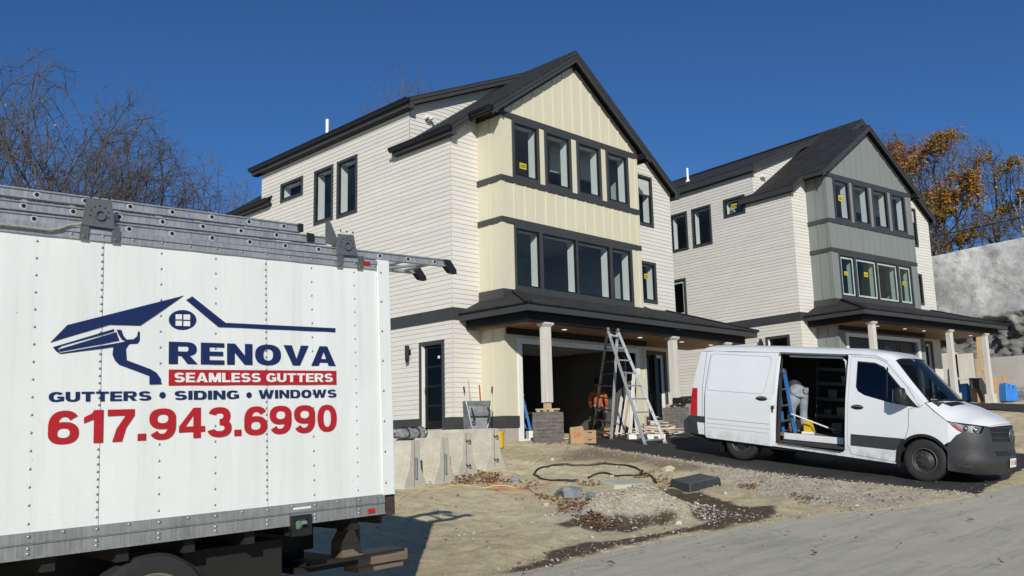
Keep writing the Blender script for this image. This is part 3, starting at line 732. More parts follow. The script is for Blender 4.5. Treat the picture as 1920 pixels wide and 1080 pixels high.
# ------------------------------------------------------------------ the ground
GP = np.array([
 (-15.4, -17.75, -1.60), (-20, -14, -1.66), (-12.4, -11.4, -1.42), (-10.5, -11.4, -1.38), (-9.0, -13.5, -1.36), (-6.5, -7.3, -1.13), (-8.5, -8.6, -1.25),
 (-5.8, -5.6, -0.76), (-8.5, -5.8, -0.95), (-2.7, -4.7, -0.61), (-4.2, -5.3, -0.70), (-3.0, -7.0, -0.86), (1.1, -2.7, -0.02), (0.5, -1.0, 0.02), (-0.3, 0.6, 0.05), (-1.8, -0.6, -0.08),
 (-2.5, 3, 0.0), (-1, 8, 0.1), (6.3, -2.7, 0.16), (4.0, -1.0, 0.07), (4.0, -3.0, 0.02), (9.0, -2.7, 0.32), (5, 5, 0.1), (5, 12, 0.3), (11, 2, 0.7), (12.5, -2.0, 0.72),
 (1.3, -11.1, -0.84), (3.3, -11.1, -0.80), (1.3, -7.45, -0.44), (3.3, -7.45, -0.38), (2.3, -5.2, -0.16), (0.3, -14.0, -1.06), (5.0, -14.5, -0.85), (-4, -16, -1.30), (-8, -18, -1.48),
 (16.3, -3.6, 1.12), (21, -4.6, 1.16), (26, -5.2, 1.15), (18, -9.0, 0.62), (24, -9.5, 0.70), (13, -11.0, 0.05), (10, -13.5, -0.38), (20, -14, 0.15), (31.5, -4.0, 1.56), (30, -9, 1.25),
 (20, 6, 1.2), (28, 8, 1.6), (0, -24, -1.5), (15, -24, -0.9), (-30, -24, -1.9), (-30, 0, -1.5), (-25, 20, -1.0), (0, 30, 0.6), (30, 25, 1.8), (40, -20, 0.9), (45, 0, 1.8)])
def _phi(r): return r*r*r
_n = len(GP)
_A = np.zeros((_n+3, _n+3)); _d = np.sqrt(((GP[:, None, :2]-GP[None, :, :2])**2).sum(-1))
_A[:_n, :_n] = _d+0*_d; _A[:_n, :_n] -= np.eye(_n)*0.12
_A[:_n, _n] = 1; _A[:_n, _n+1:] = GP[:, :2]; _A[_n, :_n] = 1; _A[_n+1:, :_n] = GP[:, :2].T
_w = np.linalg.solve(_A, np.concatenate([GP[:, 2], [0, 0, 0]]))
def gz(x, y):
    x = np.asarray(x, float); y = np.asarray(y, float)
    xc = np.clip(x, -35, 50); yc = np.clip(y, -30, 35)
    dd = np.sqrt((xc[..., None]-GP[:, 0])**2+(yc[..., None]-GP[:, 1])**2+0.35)
    return dd@_w[:_n]+_w[_n]+xc*_w[_n+1]+yc*_w[_n+2]
def on_ground(px, py, dz=0.0):
    d = ray(px, py); t = np.linspace(4, 60, 2400)
    P = CAM+d*t[:, None]; h = P[:, 2]-gz(P[:, 0], P[:, 1])-dz
    i = int(np.argmax(h < 0)) if (h < 0).any() else len(t)-1
    i = max(i, 1); a, b = h[i-1], h[i]; k = t[i-1]+(t[i]-t[i-1])*(a/(a-b) if a != b else 0)
    return CAM+d*k
def vnoise(x, y, seed=0):
    """smooth value noise"""
    x = np.asarray(x, float); y = np.asarray(y, float)
    xi = np.floor(x).astype(int); yi = np.floor(y).astype(int); fx = x-xi; fy = y-yi
    fx = fx*fx*(3-2*fx); fy = fy*fy*(3-2*fy)
    def h(i, j):
        n = (i*374761393+j*668265263+seed*982451653) & 0x7fffffff
        n = ((n ^ (n >> 13))*1274126177) & 0x7fffffff
        return ((n ^ (n >> 16)) & 0xffff)/65535.0
    return (h(xi, yi)*(1-fx)+h(xi+1, yi)*fx)*(1-fy)+(h(xi, yi+1)*(1-fx)+h(xi+1, yi+1)*fx)*fy
def fbm(x, y, seed=0, o=4):
    r = 0; a = 0.5
    for k in range(o): r = r+a*vnoise(x*2**k, y*2**k, seed+k*17); a *= 0.5
    return r
def in_poly(x, y, poly):
    x = np.asarray(x); y = np.asarray(y); ins = np.zeros(x.shape, bool); n = len(poly)
    for i in range(n):
        (x0, y0), (x1, y1) = poly[i], poly[(i+1) % n]
        c = ((y0 > y) != (y1 > y)) & (x < (x1-x0)*(y-y0)/(y1-y0+1e-12)+x0); ins ^= c
    return ins
def dist_poly(x, y, poly, closed=True):
    x = np.asarray(x, float); y = np.asarray(y, float); best = np.full(x.shape, 1e9); n = len(poly)
    for i in range(n if closed else n-1):
        ax, ay = poly[i][:2]; bx, by = poly[(i+1) % n][:2]; L = (bx-ax)**2+(by-ay)**2+1e-12
        t = np.clip(((x-ax)*(bx-ax)+(y-ay)*(by-ay))/L, 0, 1)
        best = np.minimum(best, np.hypot(x-ax-t*(bx-ax), y-ay-t*(by-ay)))
    return best
def sd(x, y, poly): return np.where(in_poly(x, y, poly), -1, 1)*dist_poly(x, y, poly)
G2 = lambda pts: [tuple(on_ground(px, py)[:2]) for px, py in pts]
ROAD_EDGE = G2([(880, 1095), (915, 1079), (1031, 1055), (1100, 1036), (1171, 1022), (1240, 1005), (1300, 997), (1445, 973), (1594, 957), (1700, 948), (1800, 930), (1900, 905)])
road_poly = [(-40, -21.5), (-16, -19.5)]+ROAD_EDGE+[(16, -12.3), (45, -11.5), (45, -30), (-40, -30)]
drive_edge = G2([(1060, 826), (1101, 836), (1180, 848), (1240, 858), (1300, 867), (1374, 878), (1440, 888), (1520, 897), (1620, 906), (1700, 915), (1775, 923), (1830, 927)])
drive_poly = [(1.6, -0.95)]+drive_edge+[(6.6, -11.6), (7.2, -9), (7.6, -6), (8.6, -3.4), (9.2, -0.5), (6.6, -0.9)]
drive2_poly = [(17.6, -3.2), (17.3, -5.2), (16.2, -9), (15.2, -12.4), (23.5, -13.2), (24, -9), (24.4, -6.2), (25.2, -5.0)]
def poly_px(pts): return G2(pts)
WET = [poly_px(p) for p in (
    [(1028, 1050), (1022, 1035), (1030, 1028), (1060, 1022), (1100, 1015), (1150, 1012), (1200, 1008), (1250, 1000), (1300, 985), (1370, 972), (1440, 962), (1445, 972), (1370, 985), (1300, 996), (1240, 1004), (1171, 1021), (1100, 1040), (1050, 1050)],
    [(915, 1078), (980, 1062), (1060, 1040), (1090, 1040), (1040, 1056), (960, 1074)],
    [(1225, 925), (1260, 918), (1300, 925), (1340, 935), (1390, 950), (1440, 952), (1450, 965), (1380, 975), (1300, 985), (1290, 960), (1250, 945)],
    [(1040, 985), (1100, 990), (1180, 992), (1260, 985), (1270, 978), (1180, 982), (1080, 978)])]
GRAVEL = [poly_px([(1300, 872), (1374, 882), (1500, 898), (1620, 910), (1730, 925), (1690, 945), (1560, 948), (1440, 935), (1380, 905), (1320, 890)]),
          poly_px([(1040, 960), (1120, 930), (1180, 922), (1230, 945), (1290, 965), (1280, 985), (1150, 990), (1060, 985)])]
BROWN = [poly_px([(1105, 838), (1180, 850), (1300, 869), (1330, 880), (1250, 884), (1200, 866), (1120, 860), (1060, 862), (1060, 845)])]
PILE_C = on_ground(1178, 965); PILE_C2 = on_ground(1230, 972)
def relief(x, y):
    rut = 0
    for k_, (y0, a_) in enumerate(((-12.6, 0.05), (-10.9, 0.045), (-11.6, 0.035), (-9.3, 0.04))):
        rut = rut-a_*np.exp(-((y-y0-0.16*(x+4)-0.5*np.sin(x*0.5+k_))/0.16)**2)+a_*0.6*np.exp(-((y-y0-0.32-0.16*(x+4)-0.5*np.sin(x*0.5+k_))/0.14)**2)
    rut = rut*np.clip((x+9.5)/1.5, 0, 1)*(0.4+0.9*fbm(x*0.8, y*0.8, 66))
    z = rut+(fbm(x*0.55, y*0.55, 3)-0.5)*0.16+(fbm(x*2.2, y*2.2, 11)-0.5)*0.085+(fbm(x*6.5, y*6.5, 23, 3)-0.5)*0.05*(0.4+1.2*fbm(x*0.7, y*0.7, 29))
    far = np.clip((np.hypot(x-CAM[0], y-CAM[1])-1.0)/4, 0.3, 1)
    return z*far
def paved_mask(x, y):
    m = np.minimum(np.minimum(sd(x, y, road_poly), sd(x, y, drive_poly)), sd(x, y, drive2_poly))
    return m
def ground_z(x, y):
    m = paved_mask(x, y)
    k = np.clip((m-0.02)/0.8, 0, 1); k = k*k*(3-2*k); q = np.clip((m+0.30)/0.22, 0, 1)
    z = gz(x, y)+relief(x, y)*k-0.05*(1-q)
    for c, hgt, sx, sy in ((PILE_C, 0.34, 0.75, 0.5), (PILE_C2, 0.20, 0.75, 0.5)):
        dx, dy = x-c[0], y-c[1]; u = dx*0.711-dy*0.704; v = dx*0.704+dy*0.711
        z = z+hgt*np.exp(-(u/sx)**2-(v/sy)**2)*(0.75+0.5*fbm(x*3, y*3, 5))
    return z
def grid(name, xs, ys, zf, mat, keep=None, attrs=None):
    X, Y = np.meshgrid(xs, ys); Z = zf(X, Y); nx, ny = len(xs), len(ys)
    v = np.stack([X, Y, Z], -1).reshape(-1, 3)
    i = np.arange(nx*ny).reshape(ny, nx); q = np.stack([i[:-1, :-1], i[:-1, 1:], i[1:, 1:], i[1:, :-1]], -1).reshape(-1, 4)
    if keep is not None:
        kk = keep(X, Y).reshape(-1); q = q[kk[q].all(1)]
    used = np.zeros(len(v), bool); used[q.reshape(-1)] = True
    remap = np.cumsum(used)-1; q = remap[q]; v = v[used]
    me = bpy.data.meshes.new(name); me.vertices.add(len(v)); me.vertices.foreach_set('co', v.reshape(-1))
    me.loops.add(q.size); me.loops.foreach_set('vertex_index', q.reshape(-1).astype(np.int32))
    me.polygons.add(len(q)); me.polygons.foreach_set('loop_start', np.arange(0, q.size, 4, dtype=np.int32))
    me.polygons.foreach_set('use_smooth', np.ones(len(q), bool)); me.update(); me.validate()
    for an, af in (attrs or {}).items():
        a = me.attributes.new(an, 'FLOAT', 'POINT'); a.data.foreach_set('value', af(X, Y).reshape(-1)[used].astype(np.float32))
    me.materials.append(mat); o = bpy.data.objects.new(name, me); COL.objects.link(o); return o
def soft(x, y, polys, wdt=0.10, wob=0.25, seed=40):
    m = np.full(np.shape(x), 9.0)
    for p in polys: m = np.minimum(m, sd(x, y, p))
    m = m+(fbm(x*2.5, y*2.5, seed)-0.5)*wob
    return np.clip(0.5-m/(2*wdt), 0, 1)
def dirtmat():
    mt, n, b = newmat('sandy_dirt')
    v = tco(n)
    f1 = noise(n, v, 0.55, 6, 0.6); f2 = noise(n, v, 5, 8, 0.7); f3 = noise(n, v, 55, 4, 0.7)
    base = ramp(n, f1, [(0.3, (0.53, 0.445, 0.27)), (0.55, (0.63, 0.55, 0.35)), (0.75, (0.66, 0.59, 0.40))])
    sp = ramp(n, f2, [(0.3, (0.62, 0.60, 0.57)), (0.5, (1, 1, 1)), (0.72, (1.22, 1.22, 1.22))])
    c = mix(n, 0.8, base.outputs[0], sp.outputs[0], 'MULTIPLY')
    sp2 = ramp(n, f3, [(0.32, (0.6, 0.58, 0.55)), (0.5, (1, 1, 1)), (0.70, (1.25, 1.26, 1.28))])
    c = mix(n, 0.7, c, sp2.outputs[0], 'MULTIPLY')
    gv = N(n, "ShaderNodeAttribute", attribute_name='gravel'); vo = N(n, "ShaderNodeTexVoronoi"); vo.inputs['Scale'].default_value = 38; n.links.new(v, vo.inputs['Vector'])
    gr = ramp(n, vo.outputs['Color'], [(0.1, (0.22, 0.21, 0.19)), (0.5, (0.42, 0.40, 0.36)), (0.9, (0.60, 0.58, 0.53))])
    c = mix(n, gv.outputs['Fac'], c, gr.outputs[0])
    bw = N(n, "ShaderNodeAttribute", attribute_name='brown')
    c = mix(n, bw.outputs['Fac'], c, mix(n, 1.0, (0.26, 0.20, 0.14), sp2.outputs[0], 'MULTIPLY'))
    wt = N(n, "ShaderNodeAttribute", attribute_name='wet')
    c = mix(n, wt.outputs['Fac'], c, mix(n, 1.0, (0.105, 0.082, 0.054), sp.outputs[0], 'MULTIPLY'))
    n.links.new(c, b.inputs['Base Color'])
    b.inputs['Roughness'].default_value = 0.92; b.inputs['Specular IOR Level'].default_value = 0.25
    ad = N(n, "ShaderNodeMath", operation='MULTIPLY_ADD'); n.links.new(f2, ad.inputs[0]); ad.inputs[1].default_value = 1.6; n.links.new(f3, ad.inputs[2])
    bump(n, b, ad.outputs[0], 0.75, 0.035)
    return mt
def asphaltmat(name, lo, hi, dust, dustfac=0.5, rough=0.85):
    mt, n, b = newmat(name)
    v = tco(n); vs = tco(n, (0.25, 2.2, 1))
    f1 = noise(n, v, 0.5, 6, 0.65); f2 = noise(n, v, 70, 4, 0.75); f3 = noise(n, vs, 1.6, 7, 0.65)
    base = ramp(n, f2, [(0.3, lo), (0.7, hi)])
    ad = N(n, "ShaderNodeMath", operation='ADD'); n.links.new(f1, ad.inputs[0]); n.links.new(f3, ad.inputs[1])
    dm = ramp(n, ad.outputs[0], [(0.70, (0, 0, 0)), (1.25, (1, 1, 1))])
    dl = N(n, "ShaderNodeMath", operation='MULTIPLY'); n.links.new(dm.outputs[0], dl.inputs[0]); dl.inputs[1].default_value = dustfac
    vst = tco(n, (0.5, 5.5, 1)); stf = noise(n, vst, 1.3, 8, 0.7); vor = N(n, "ShaderNodeTexVoronoi", feature='DISTANCE_TO_EDGE'); vor.inputs['Scale'].default_value = 0.55; wv = N(n, "ShaderNodeVectorMath", operation='MULTIPLY_ADD'); nn = N(n, "ShaderNodeTexNoise"); nn.inputs['Scale'].default_value = 2.2; nn.inputs['Detail'].default_value = 6; n.links.new(v, nn.inputs['Vector']); n.links.new(nn.outputs['Color'], wv.inputs[0]); wv.inputs[1].default_value = (0.9, 0.9, 0.9); n.links.new(v, wv.inputs[2]); n.links.new(wv.outputs[0], vor.inputs['Vector'])
    crk = ramp(n, vor.outputs['Distance'], [(0.0, (0.55, 0.55, 0.55)), (0.010, (1, 1, 1))]); stk = ramp(n, stf, [(0.32, (0.80, 0.80, 0.80)), (0.5, (1, 1, 1)), (0.68, (1.15, 1.14, 1.10))])
    at = N(n, "ShaderNodeAttribute", attribute_name='dust')
    mx = N(n, "ShaderNodeMath", operation='MAXIMUM'); n.links.new(dl.outputs[0], mx.inputs[0]); n.links.new(at.outputs['Fac'], mx.inputs[1])
    c = mix(n, mx.outputs[0], base.outputs[0], mix(n, 0.6, dust, ramp(n, f2, [(0.3, (0.7, 0.7, 0.7)), (0.7, (1.25, 1.25, 1.25))]).outputs[0], 'MULTIPLY'))
    c = mix(n, 0.8, c, stk.outputs[0], 'MULTIPLY'); c = mix(n, 0.5, c, crk.outputs[0], 'MULTIPLY')
    n.links.new(c, b.inputs['Base Color']); b.inputs['Roughness'].default_value = rough; b.inputs['Specular IOR Level'].default_value = 0.3
    bump(n, b, f2, 0.55, 0.012)
    return mt
gattr = {'wet': lambda x, y: soft(x, y, WET, 0.035, 0.45), 'gravel': lambda x, y: soft(x, y, GRAVEL, 0.30, 0.8, 51)*0.6, 'brown': lambda x, y: soft(x, y, BROWN, 0.25, 0.4, 61)*0.9}
M['dirt'] = dirtmat()
near_x = np.concatenate([np.arange(-60, -14, 1.5), np.arange(-14, 4.0, 0.075), np.arange(4.0, 14, 0.3), np.arange(14, 50, 1.2), [55, 70, 100, 200, 400]])
near_y = np.concatenate([[-300, -120, -60], np.arange(-40, -15.5, 1.2), np.arange(-15.5, -1.5, 0.075), np.arange(-1.5, 4, 0.4), np.arange(4, 40, 1.5), [50, 70, 110, 200, 400]])
tag(grid('ground', near_x, near_y, ground_z, M['dirt'], attrs=gattr), kind='structure')
M['road'] = asphaltmat('dusty_asphalt', (0.28, 0.275, 0.228), (0.42, 0.415, 0.345), (0.52, 0.485, 0.385), 0.75)
M['drive'] = asphaltmat('fresh_asphalt', (0.014, 0.014, 0.015), (0.042, 0.041, 0.041), (0.11, 0.10, 0.085), 0.22, 0.8)
def ragged(poly, seed, amp): return lambda x, y: (sd(x, y, poly)+(fbm(x*1.8, y*1.8, seed)-0.5)*amp+(fbm(x*9, y*9, seed+5, 2)-0.5)*amp*0.5) < 0.0
rx = np.concatenate([np.arange(-40, -16, 1.0), np.arange(-16, 10, 0.06), np.arange(10, 45, 0.5)]); ry = np.concatenate([np.arange(-30, -19, 0.6), np.arange(-19, -9.5, 0.06)])
tag(grid('road', rx, ry, lambda x, y: gz(x, y)-0.010+(fbm(x*0.7, y*0.7, 9)-0.5)*0.02, M['road'], keep=ragged(road_poly, 70, 0.22), attrs={'dust': lambda x, y: np.clip(1-np.abs(dist_poly(x, y, ROAD_EDGE, False))/(0.5+1.2*fbm(x*0.6, y*0.6, 77)), 0, 1)*0.8}), kind='structure')
dx_ = np.arange(-6, 10, 0.06); dy_ = np.arange(-12.6, -0.5, 0.06)
tag(grid('driveway', dx_, dy_, lambda x, y: gz(x, y)+0.003+(fbm(x*0.8, y*0.8, 19)-0.5)*0.02, M['drive'], keep=ragged(drive_poly, 80, 0.16), attrs={'dust': lambda x, y: np.clip(1-dist_poly(x, y, drive_edge, False)/(0.1+0.5*fbm(x*1.2, y*1.2, 87)), 0, 1)*0.6}), kind='structure')
tag(grid('neighbour_driveway', np.arange(13, 27, 0.2), np.arange(-14, -2, 0.2), lambda x, y: gz(x, y)+0.014, M['drive'], keep=lambda x, y: sd(x, y, drive2_poly) < 0), kind='structure')
# ------------------------------------------------------------------ box truck
YT = CAM[1]+6.2
TAU = math.atan(0.032)
_K = at_Y(738, 490, YT)
TO = Vector((_K[0], YT, float(at_Y(735, 961, YT)[2])))          # rear lower corner of the box side
_tu = Vector((math.cos(TAU), 0, math.sin(TAU))); _tv = Vector((-math.sin(TAU), 0, math.cos(TAU)))
def tk(px, py, off=0.0):
    p = Vector(at_Y(px, py, YT-off))-TO
    return (p.dot(_tu), p.dot(_tv))
M['truckwhite'] = None
def truckwhite():
    mt, n, b = newmat('white_panel_paint')
    v = tco(n); vs = tco(n, (9, 9, 0.5))
    f = noise(n, v, 1.1, 5, 0.6); g = noise(n, vs, 2.0, 6, 0.7)
    c = ramp(n, f, [(0.3, (0.69, 0.715, 0.69)), (0.7, (0.735, 0.76, 0.735))])
    st = ramp(n, g, [(0.52, (1, 1, 1)), (0.78, (0.80, 0.79, 0.76))])
    sp = ramp(n, noise(n, v, 26, 2, 0.5), [(0.755, (1, 1, 1)), (0.80, (0.45, 0.43, 0.40))])
    c1 = mix(n, 0.55, c.outputs[0], st.outputs[0], 'MULTIPLY')
    n.links.new(mix(n, 0.6, c1, sp.outputs[0], 'MULTIPLY'), b.inputs['Base Color']); b.inputs['Roughness'].default_value = 0.36
    bump(n, b, noise(n, v, 1.3, 3, 0.5), 0.22, 0.06); return mt
M['truckwhite'] = truckwhite()
def alumat(name, c, rough=0.45, dirt=0.35):
    mt, n, b = newmat(name)
    v = tco(n, (22, 22, 1.2)); f = noise(n, v, 2.0, 6, 0.7); f2 = noise(n, tco(n), 3, 6, 0.65)
    ad = N(n, "ShaderNodeMath", operation='MULTIPLY_ADD'); n.links.new(f2, ad.inputs[0]); ad.inputs[1].default_value = 0.8; n.links.new(f, ad.inputs[2])
    r = ramp(n, ad.outputs[0], [(0.55, tuple(x*(1-dirt) for x in c)), (1.05, tuple(min(1, x*(1+dirt)) for x in c))])
    n.links.new(r.outputs[0], b.inputs['Base Color']); b.inputs['Metallic'].default_value = 0.55; b.inputs['Roughness'].default_value = rough
    bump(n, b, f, 0.1, 0.005); return mt
M['alu'] = alumat('weathered_aluminium', (0.36, 0.365, 0.365))
M['alurail'] = alumat('dull_rail_aluminium', (0.27, 0.275, 0.27), 0.6)
M['rungalu'] = simple('rung_aluminium', (0.55, 0.55, 0.54), 0.4, 0.3)
M['steel'] = simple('bracket_steel', (0.14, 0.15, 0.155), 0.5, 0.4, var=0.2, vs=6)
M['rivet'] = simple('rivet_metal', (0.25, 0.255, 0.26), 0.4, 0.5)
M['rubber'] = simple('tyre_rubber', (0.018, 0.018, 0.018), 0.8, var=0.25, vs=8, bs=0.2, bscale=40)
M['black'] = simple('black_plastic', (0.012, 0.012, 0.013), 0.5, var=0.2)
M['chassis'] = simple('dirty_chassis', (0.009, 0.0085, 0.008), 0.8, var=0.4, vs=4)
M['navy'] = simple('navy_vinyl', (0.008, 0.019, 0.085), 0.4, var=0.05)
M['redvinyl'] = simple('red_vinyl', (0.40, 0.012, 0.016), 0.4, var=0.05)
M['redlens'] = simple('red_lens', (0.45, 0.008, 0.008), 0.2, var=0.2, vs=10)
M['greenlens'] = simple('green_cap', (0.10, 0.23, 0.14), 0.5, var=0.2)
M['rust'] = simple('rusty_steel', (0.045, 0.032, 0.026), 0.85, var=0.6, vs=9, bs=0.4, bscale=30)
M['rimsteel'] = simple('rim_steel', (0.33, 0.31, 0.27), 0.4, 0.5, var=0.2)

T_ = thing('box_truck', 'white box truck with navy house logo and red telephone number on its side', 'truck', tuple(TO))
T_.rotation_euler = (0, -TAU, 0)
PT = lambda u, v, d=0.0: (u, -d, v)
LEN = 5.2; WID = 2.35
tp = lambda pts: [tk(60+x/3.177, 530+y/3.177) for x, y in pts]
v_top = tk(700, 489)[1]; v_wt = tk(660, 502)[1]; v_wb = tk(700, 928)[1]; v_rb = 0.0
v_split = tk(360, 986)[1]
post_u0 = tk(709, 700)[0]
b = MB()
b.box(-LEN, -0.012, 0.001, WID, tk(735, 927)[1], v_top-0.02, 0)
b.build('cargo_box', ['truckwhite'], T_)
b = MB(); r_ = random.Random(3)
seams = [tk(x, 700)[0] for x in (186, 498)]; sp_ = (seams[1]-seams[0])/3
us = [seams[0]+k*sp_ for k in range(-9, 6)]
us = [u for u in us if -LEN+0.1 < u < post_u0-0.03]
edges = sorted([-LEN]+[u+0.012 for u in us if abs(round((u-seams[0])/sp_)) % 3 == 0 or True and round((u-seams[0])/sp_) % 3 == 0]+[post_u0])
for a, c in zip(edges[:-1], edges[1:]):
    n_ = 10                                          # sheets bow very slightly between the posts
    for k in range(n_):
        u0, u1 = a+0.0025+(c-a-0.005)*k/n_, a+0.0025+(c-a-0.005)*(k+1)/n_
        bow = lambda u: 0.006+0.004*math.sin(math.pi*(u-a)/(c-a)*3)**2
        b.quad(PT(u0, v_wb, bow(u0)), PT(u1, v_wb, bow(u1)), PT(u1, v_wt, bow(u1)), PT(u0, v_wt, bow(u0)))
b.build('side_panel', 'truckwhite', T_, smooth=20)
b = MB()
def dome(mb, u, v, d, r, h=0.5, n=7):
    vs = [PT(u+r*math.cos(2*math.pi*k/n), v+r*math.sin(2*math.pi*k/n), d) for k in range(n)]+[PT(u+0.6*r*math.cos(2*math.pi*k/n), v+0.6*r*math.sin(2*math.pi*k/n), d+r*h*0.8) for k in range(n)]+[PT(u, v, d+r*h)]
    mb.add(vs, [(k, (k+1) % n, n+(k+1) % n, n+k) for k in range(n)]+[(n+k, n+(k+1) % n, 2*n) for k in range(n)])
for u in us:
    seam = round((u-seams[0])/sp_) % 3 == 0
    n_ = 38 if seam else 17
    for k in range(n_):
        v = v_wb+0.05+(v_wt-v_wb-0.09)*k/(n_-1); dome(b, u, v, 0.008, 0.009)
    for dv in (0.0,): dome(b, u, (v_wb+v_split)/2+0.012, 0.024, 0.012)
    dome(b, u, v_split*0.72, 0.020, 0.013); dome(b, u, v_split*0.36, 0.020, 0.013)
    dome(b, u, v_wt+0.035, 0.024, 0.010); dome(b, u+sp_/2, v_wt+0.03, 0.024, 0.010); dome(b, u+sp_/2, (v_wb+v_split)/2+0.02, 0.024, 0.011)
for k in range(8): dome(b, post_u0+0.03, 0.25+(v_top-0.35)*k/7, 0.03, 0.010)
tag(b.build('rivet', 'rivet', T_, smooth=60), kind='stuff')
b = MB()
b.box(-LEN, post_u0-0.004, -0.022, 0.0, v_wt, v_top); b.box(-LEN, post_u0-0.004, -0.032, -0.0225, v_top-0.035, v_top-0.003); b.box(-LEN, post_u0-0.004, -0.028, -0.0225, v_wt+0.055, v_wt+0.068)
b.build('top_rail', 'alu', T_)
b = MB()
b.box(-LEN, post_u0+0.02, -0.022, 0.0, v_split+0.003, v_wb); b.box(-LEN, post_u0+0.02, -0.020, 0.0, 0.0, v_split-0.001)
b.box(-LEN, post_u0+0.02, -0.028, -0.0205, 0.0, 0.014); b.box(-LEN, post_u0+0.02, -0.028, -0.0225, v_split+0.012, v_split+0.02)
b.build('bottom_rail', 'alurail', T_)
b = MB(); b.box(post_u0, 0.0, -0.026, 0.06, tk(740, 926)[1], v_top+0.01); b.build('corner_post', 'truckwhite', T_, bevel=0.006)
b = MB(); b.box(-0.012, 0.01, 0.06, WID, 0.05, v_top-0.02); b.box(0.0, 0.03, 0.1, WID-0.1, 0.1, v_top-0.15); b.build('rear_door', 'truckwhite', T_)
# roof marker lamp by the second bracket
b = MB(); u0, v0 = tk(677, 490); u1, v1 = tk(690, 494); b.box(u0, u1, -0.034, -0.023, v_top-0.05, v_top-0.02); b.build('marker_lamp', 'redlens', T_)
b = MB(); u0, v0 = tk(686, 962); u1, v1 = tk(699, 952.5); b.box(u0, u1, -0.034, -0.029, v0, v1); b.build('marker_lamp', 'redlens', T_, bevel=0.004)
b = MB(); u0, v0 = tk(547, 958); u1, v1 = tk(580, 947); b.box(u0, u1, -0.026, -0.0225, v0+0.008, v1-0.006); lb = b.build('reflective_label', 'white', T_)
# fuel filler in its black housing
b = MB(); u0, v0 = tk(541, 1006); u1, v1 = tk(578, 963)
ring(b, lambda u, v, d: PT(u, v, d), (u0, u1, v0, v1), (u0+0.028, u1-0.028, v0+0.05, v1-0.028), 0.012, 0.05); b.box(u0+0.01, u1-0.01, 0.06, 0.08, v0, v1)
b.quad(PT(u0+0.028, v0+0.05, 0.012), PT(u1-0.028, v0+0.05, 0.012), PT(u1-0.04, v0+0.07, -0.06), PT(u0+0.04, v0+0.07, -0.06))
fh = b.build('filler_housing', 'black', T_)
b = MB(); uc, vc = tk(555.5, 983.5); b.lathe([(0.048, 0), (0.048, -0.06), (0.03, -0.07), (0.0001, -0.07)], (uc, 0.045, vc), 'y', 18); b.box(uc-0.008, uc+0.008, -0.036, -0.02, vc-0.03, vc+0.03)
b.build('filler_cap', 'greenlens', fh)
# the emblem and lettering
D0, D1 = 0.0115, 0.0135
def decal(mb, poly, mi=0, d0=D0, d1=D1): mb.prism(poly, lambda u, v, d: PT(u, v, d), d0, d1, mi)
b = MB()
decal(b, tp([(105, 357), (207, 253), (900, 78), (640, 258), (455, 252)]))
decal(b, tp([(913, 105), (950, 83), (1148, 240), (1802, 272), (1802, 296), (1105, 265)]))
cx, cy = 892, 223
decal(b, tp([(cx+82*math.cos(t*math.pi/18), cy+59*math.sin(t*math.pi/18)) for t in range(36)]))
decal(b, tp([(120, 385), (483, 277), (484, 291), (172, 379), (150, 393), (160, 414), (163, 426), (138, 408)]))
decal(b, tp([(155, 398), (497, 295), (516, 346), (162, 413)]))
decal(b, tp([(165, 426), (480, 384), (475, 430), (490, 465), (515, 490), (695, 557), (695, 607), (768, 605), (757, 565), (737, 537), (700, 515), (560, 463), (555, 395), (575, 367), (625, 364), (637, 345), (638, 297), (632, 290), (626, 294), (622, 320), (600, 338), (560, 340), (540, 318), (528, 283), (500, 280), (510, 308), (530, 340), (552, 351), (500, 361), (165, 418)]))
for (a, c, d, e) in ((850, 888, 190, 220), (897, 936, 191, 222), (850, 888, 228, 258), (897, 936, 230, 260)):
    decal(b, tp([(a, d), (c, d), (c, e), (a, e)]), 1, D1+0.0005, D1+0.002)
b.build('logo', ['navy', 'truckwhite'], T_)
def _se(cx, cy, rx, ry, t):
    c, q = math.cos(t), math.sin(t); n = 2/2.35
    return (cx+rx*math.copysign(abs(c)**n, c), cy+ry*math.copysign(abs(q)**n, q))
def _band(cx, cy, rx, ry, a0, a1, th=0.26, tv=0.2, k=22):
    o = [_se(cx, cy, rx, ry, rad(a0+(a1-a0)*i/k)) for i in range(k+1)]
    return [o+[_se(cx, cy, rx-th, ry-tv, rad(a1-(a1-a0)*i/k)) for i in range(k+1)]]
def _ring(cx, cy, rx, ry, th=0.26, tv=0.2):
    return _band(cx, cy, rx, ry, -90, 90, th, tv)+_band(cx, cy, rx, ry, 90, 270, th, tv)
_rc = lambda a, b, c, d: [[(a, c), (b, c), (b, d), (a, d)]]
_six = _ring(.42, .33, .42, .33, .25, .19)+_band(.44, .5, .44, .5, 38, 190, .26, .19)
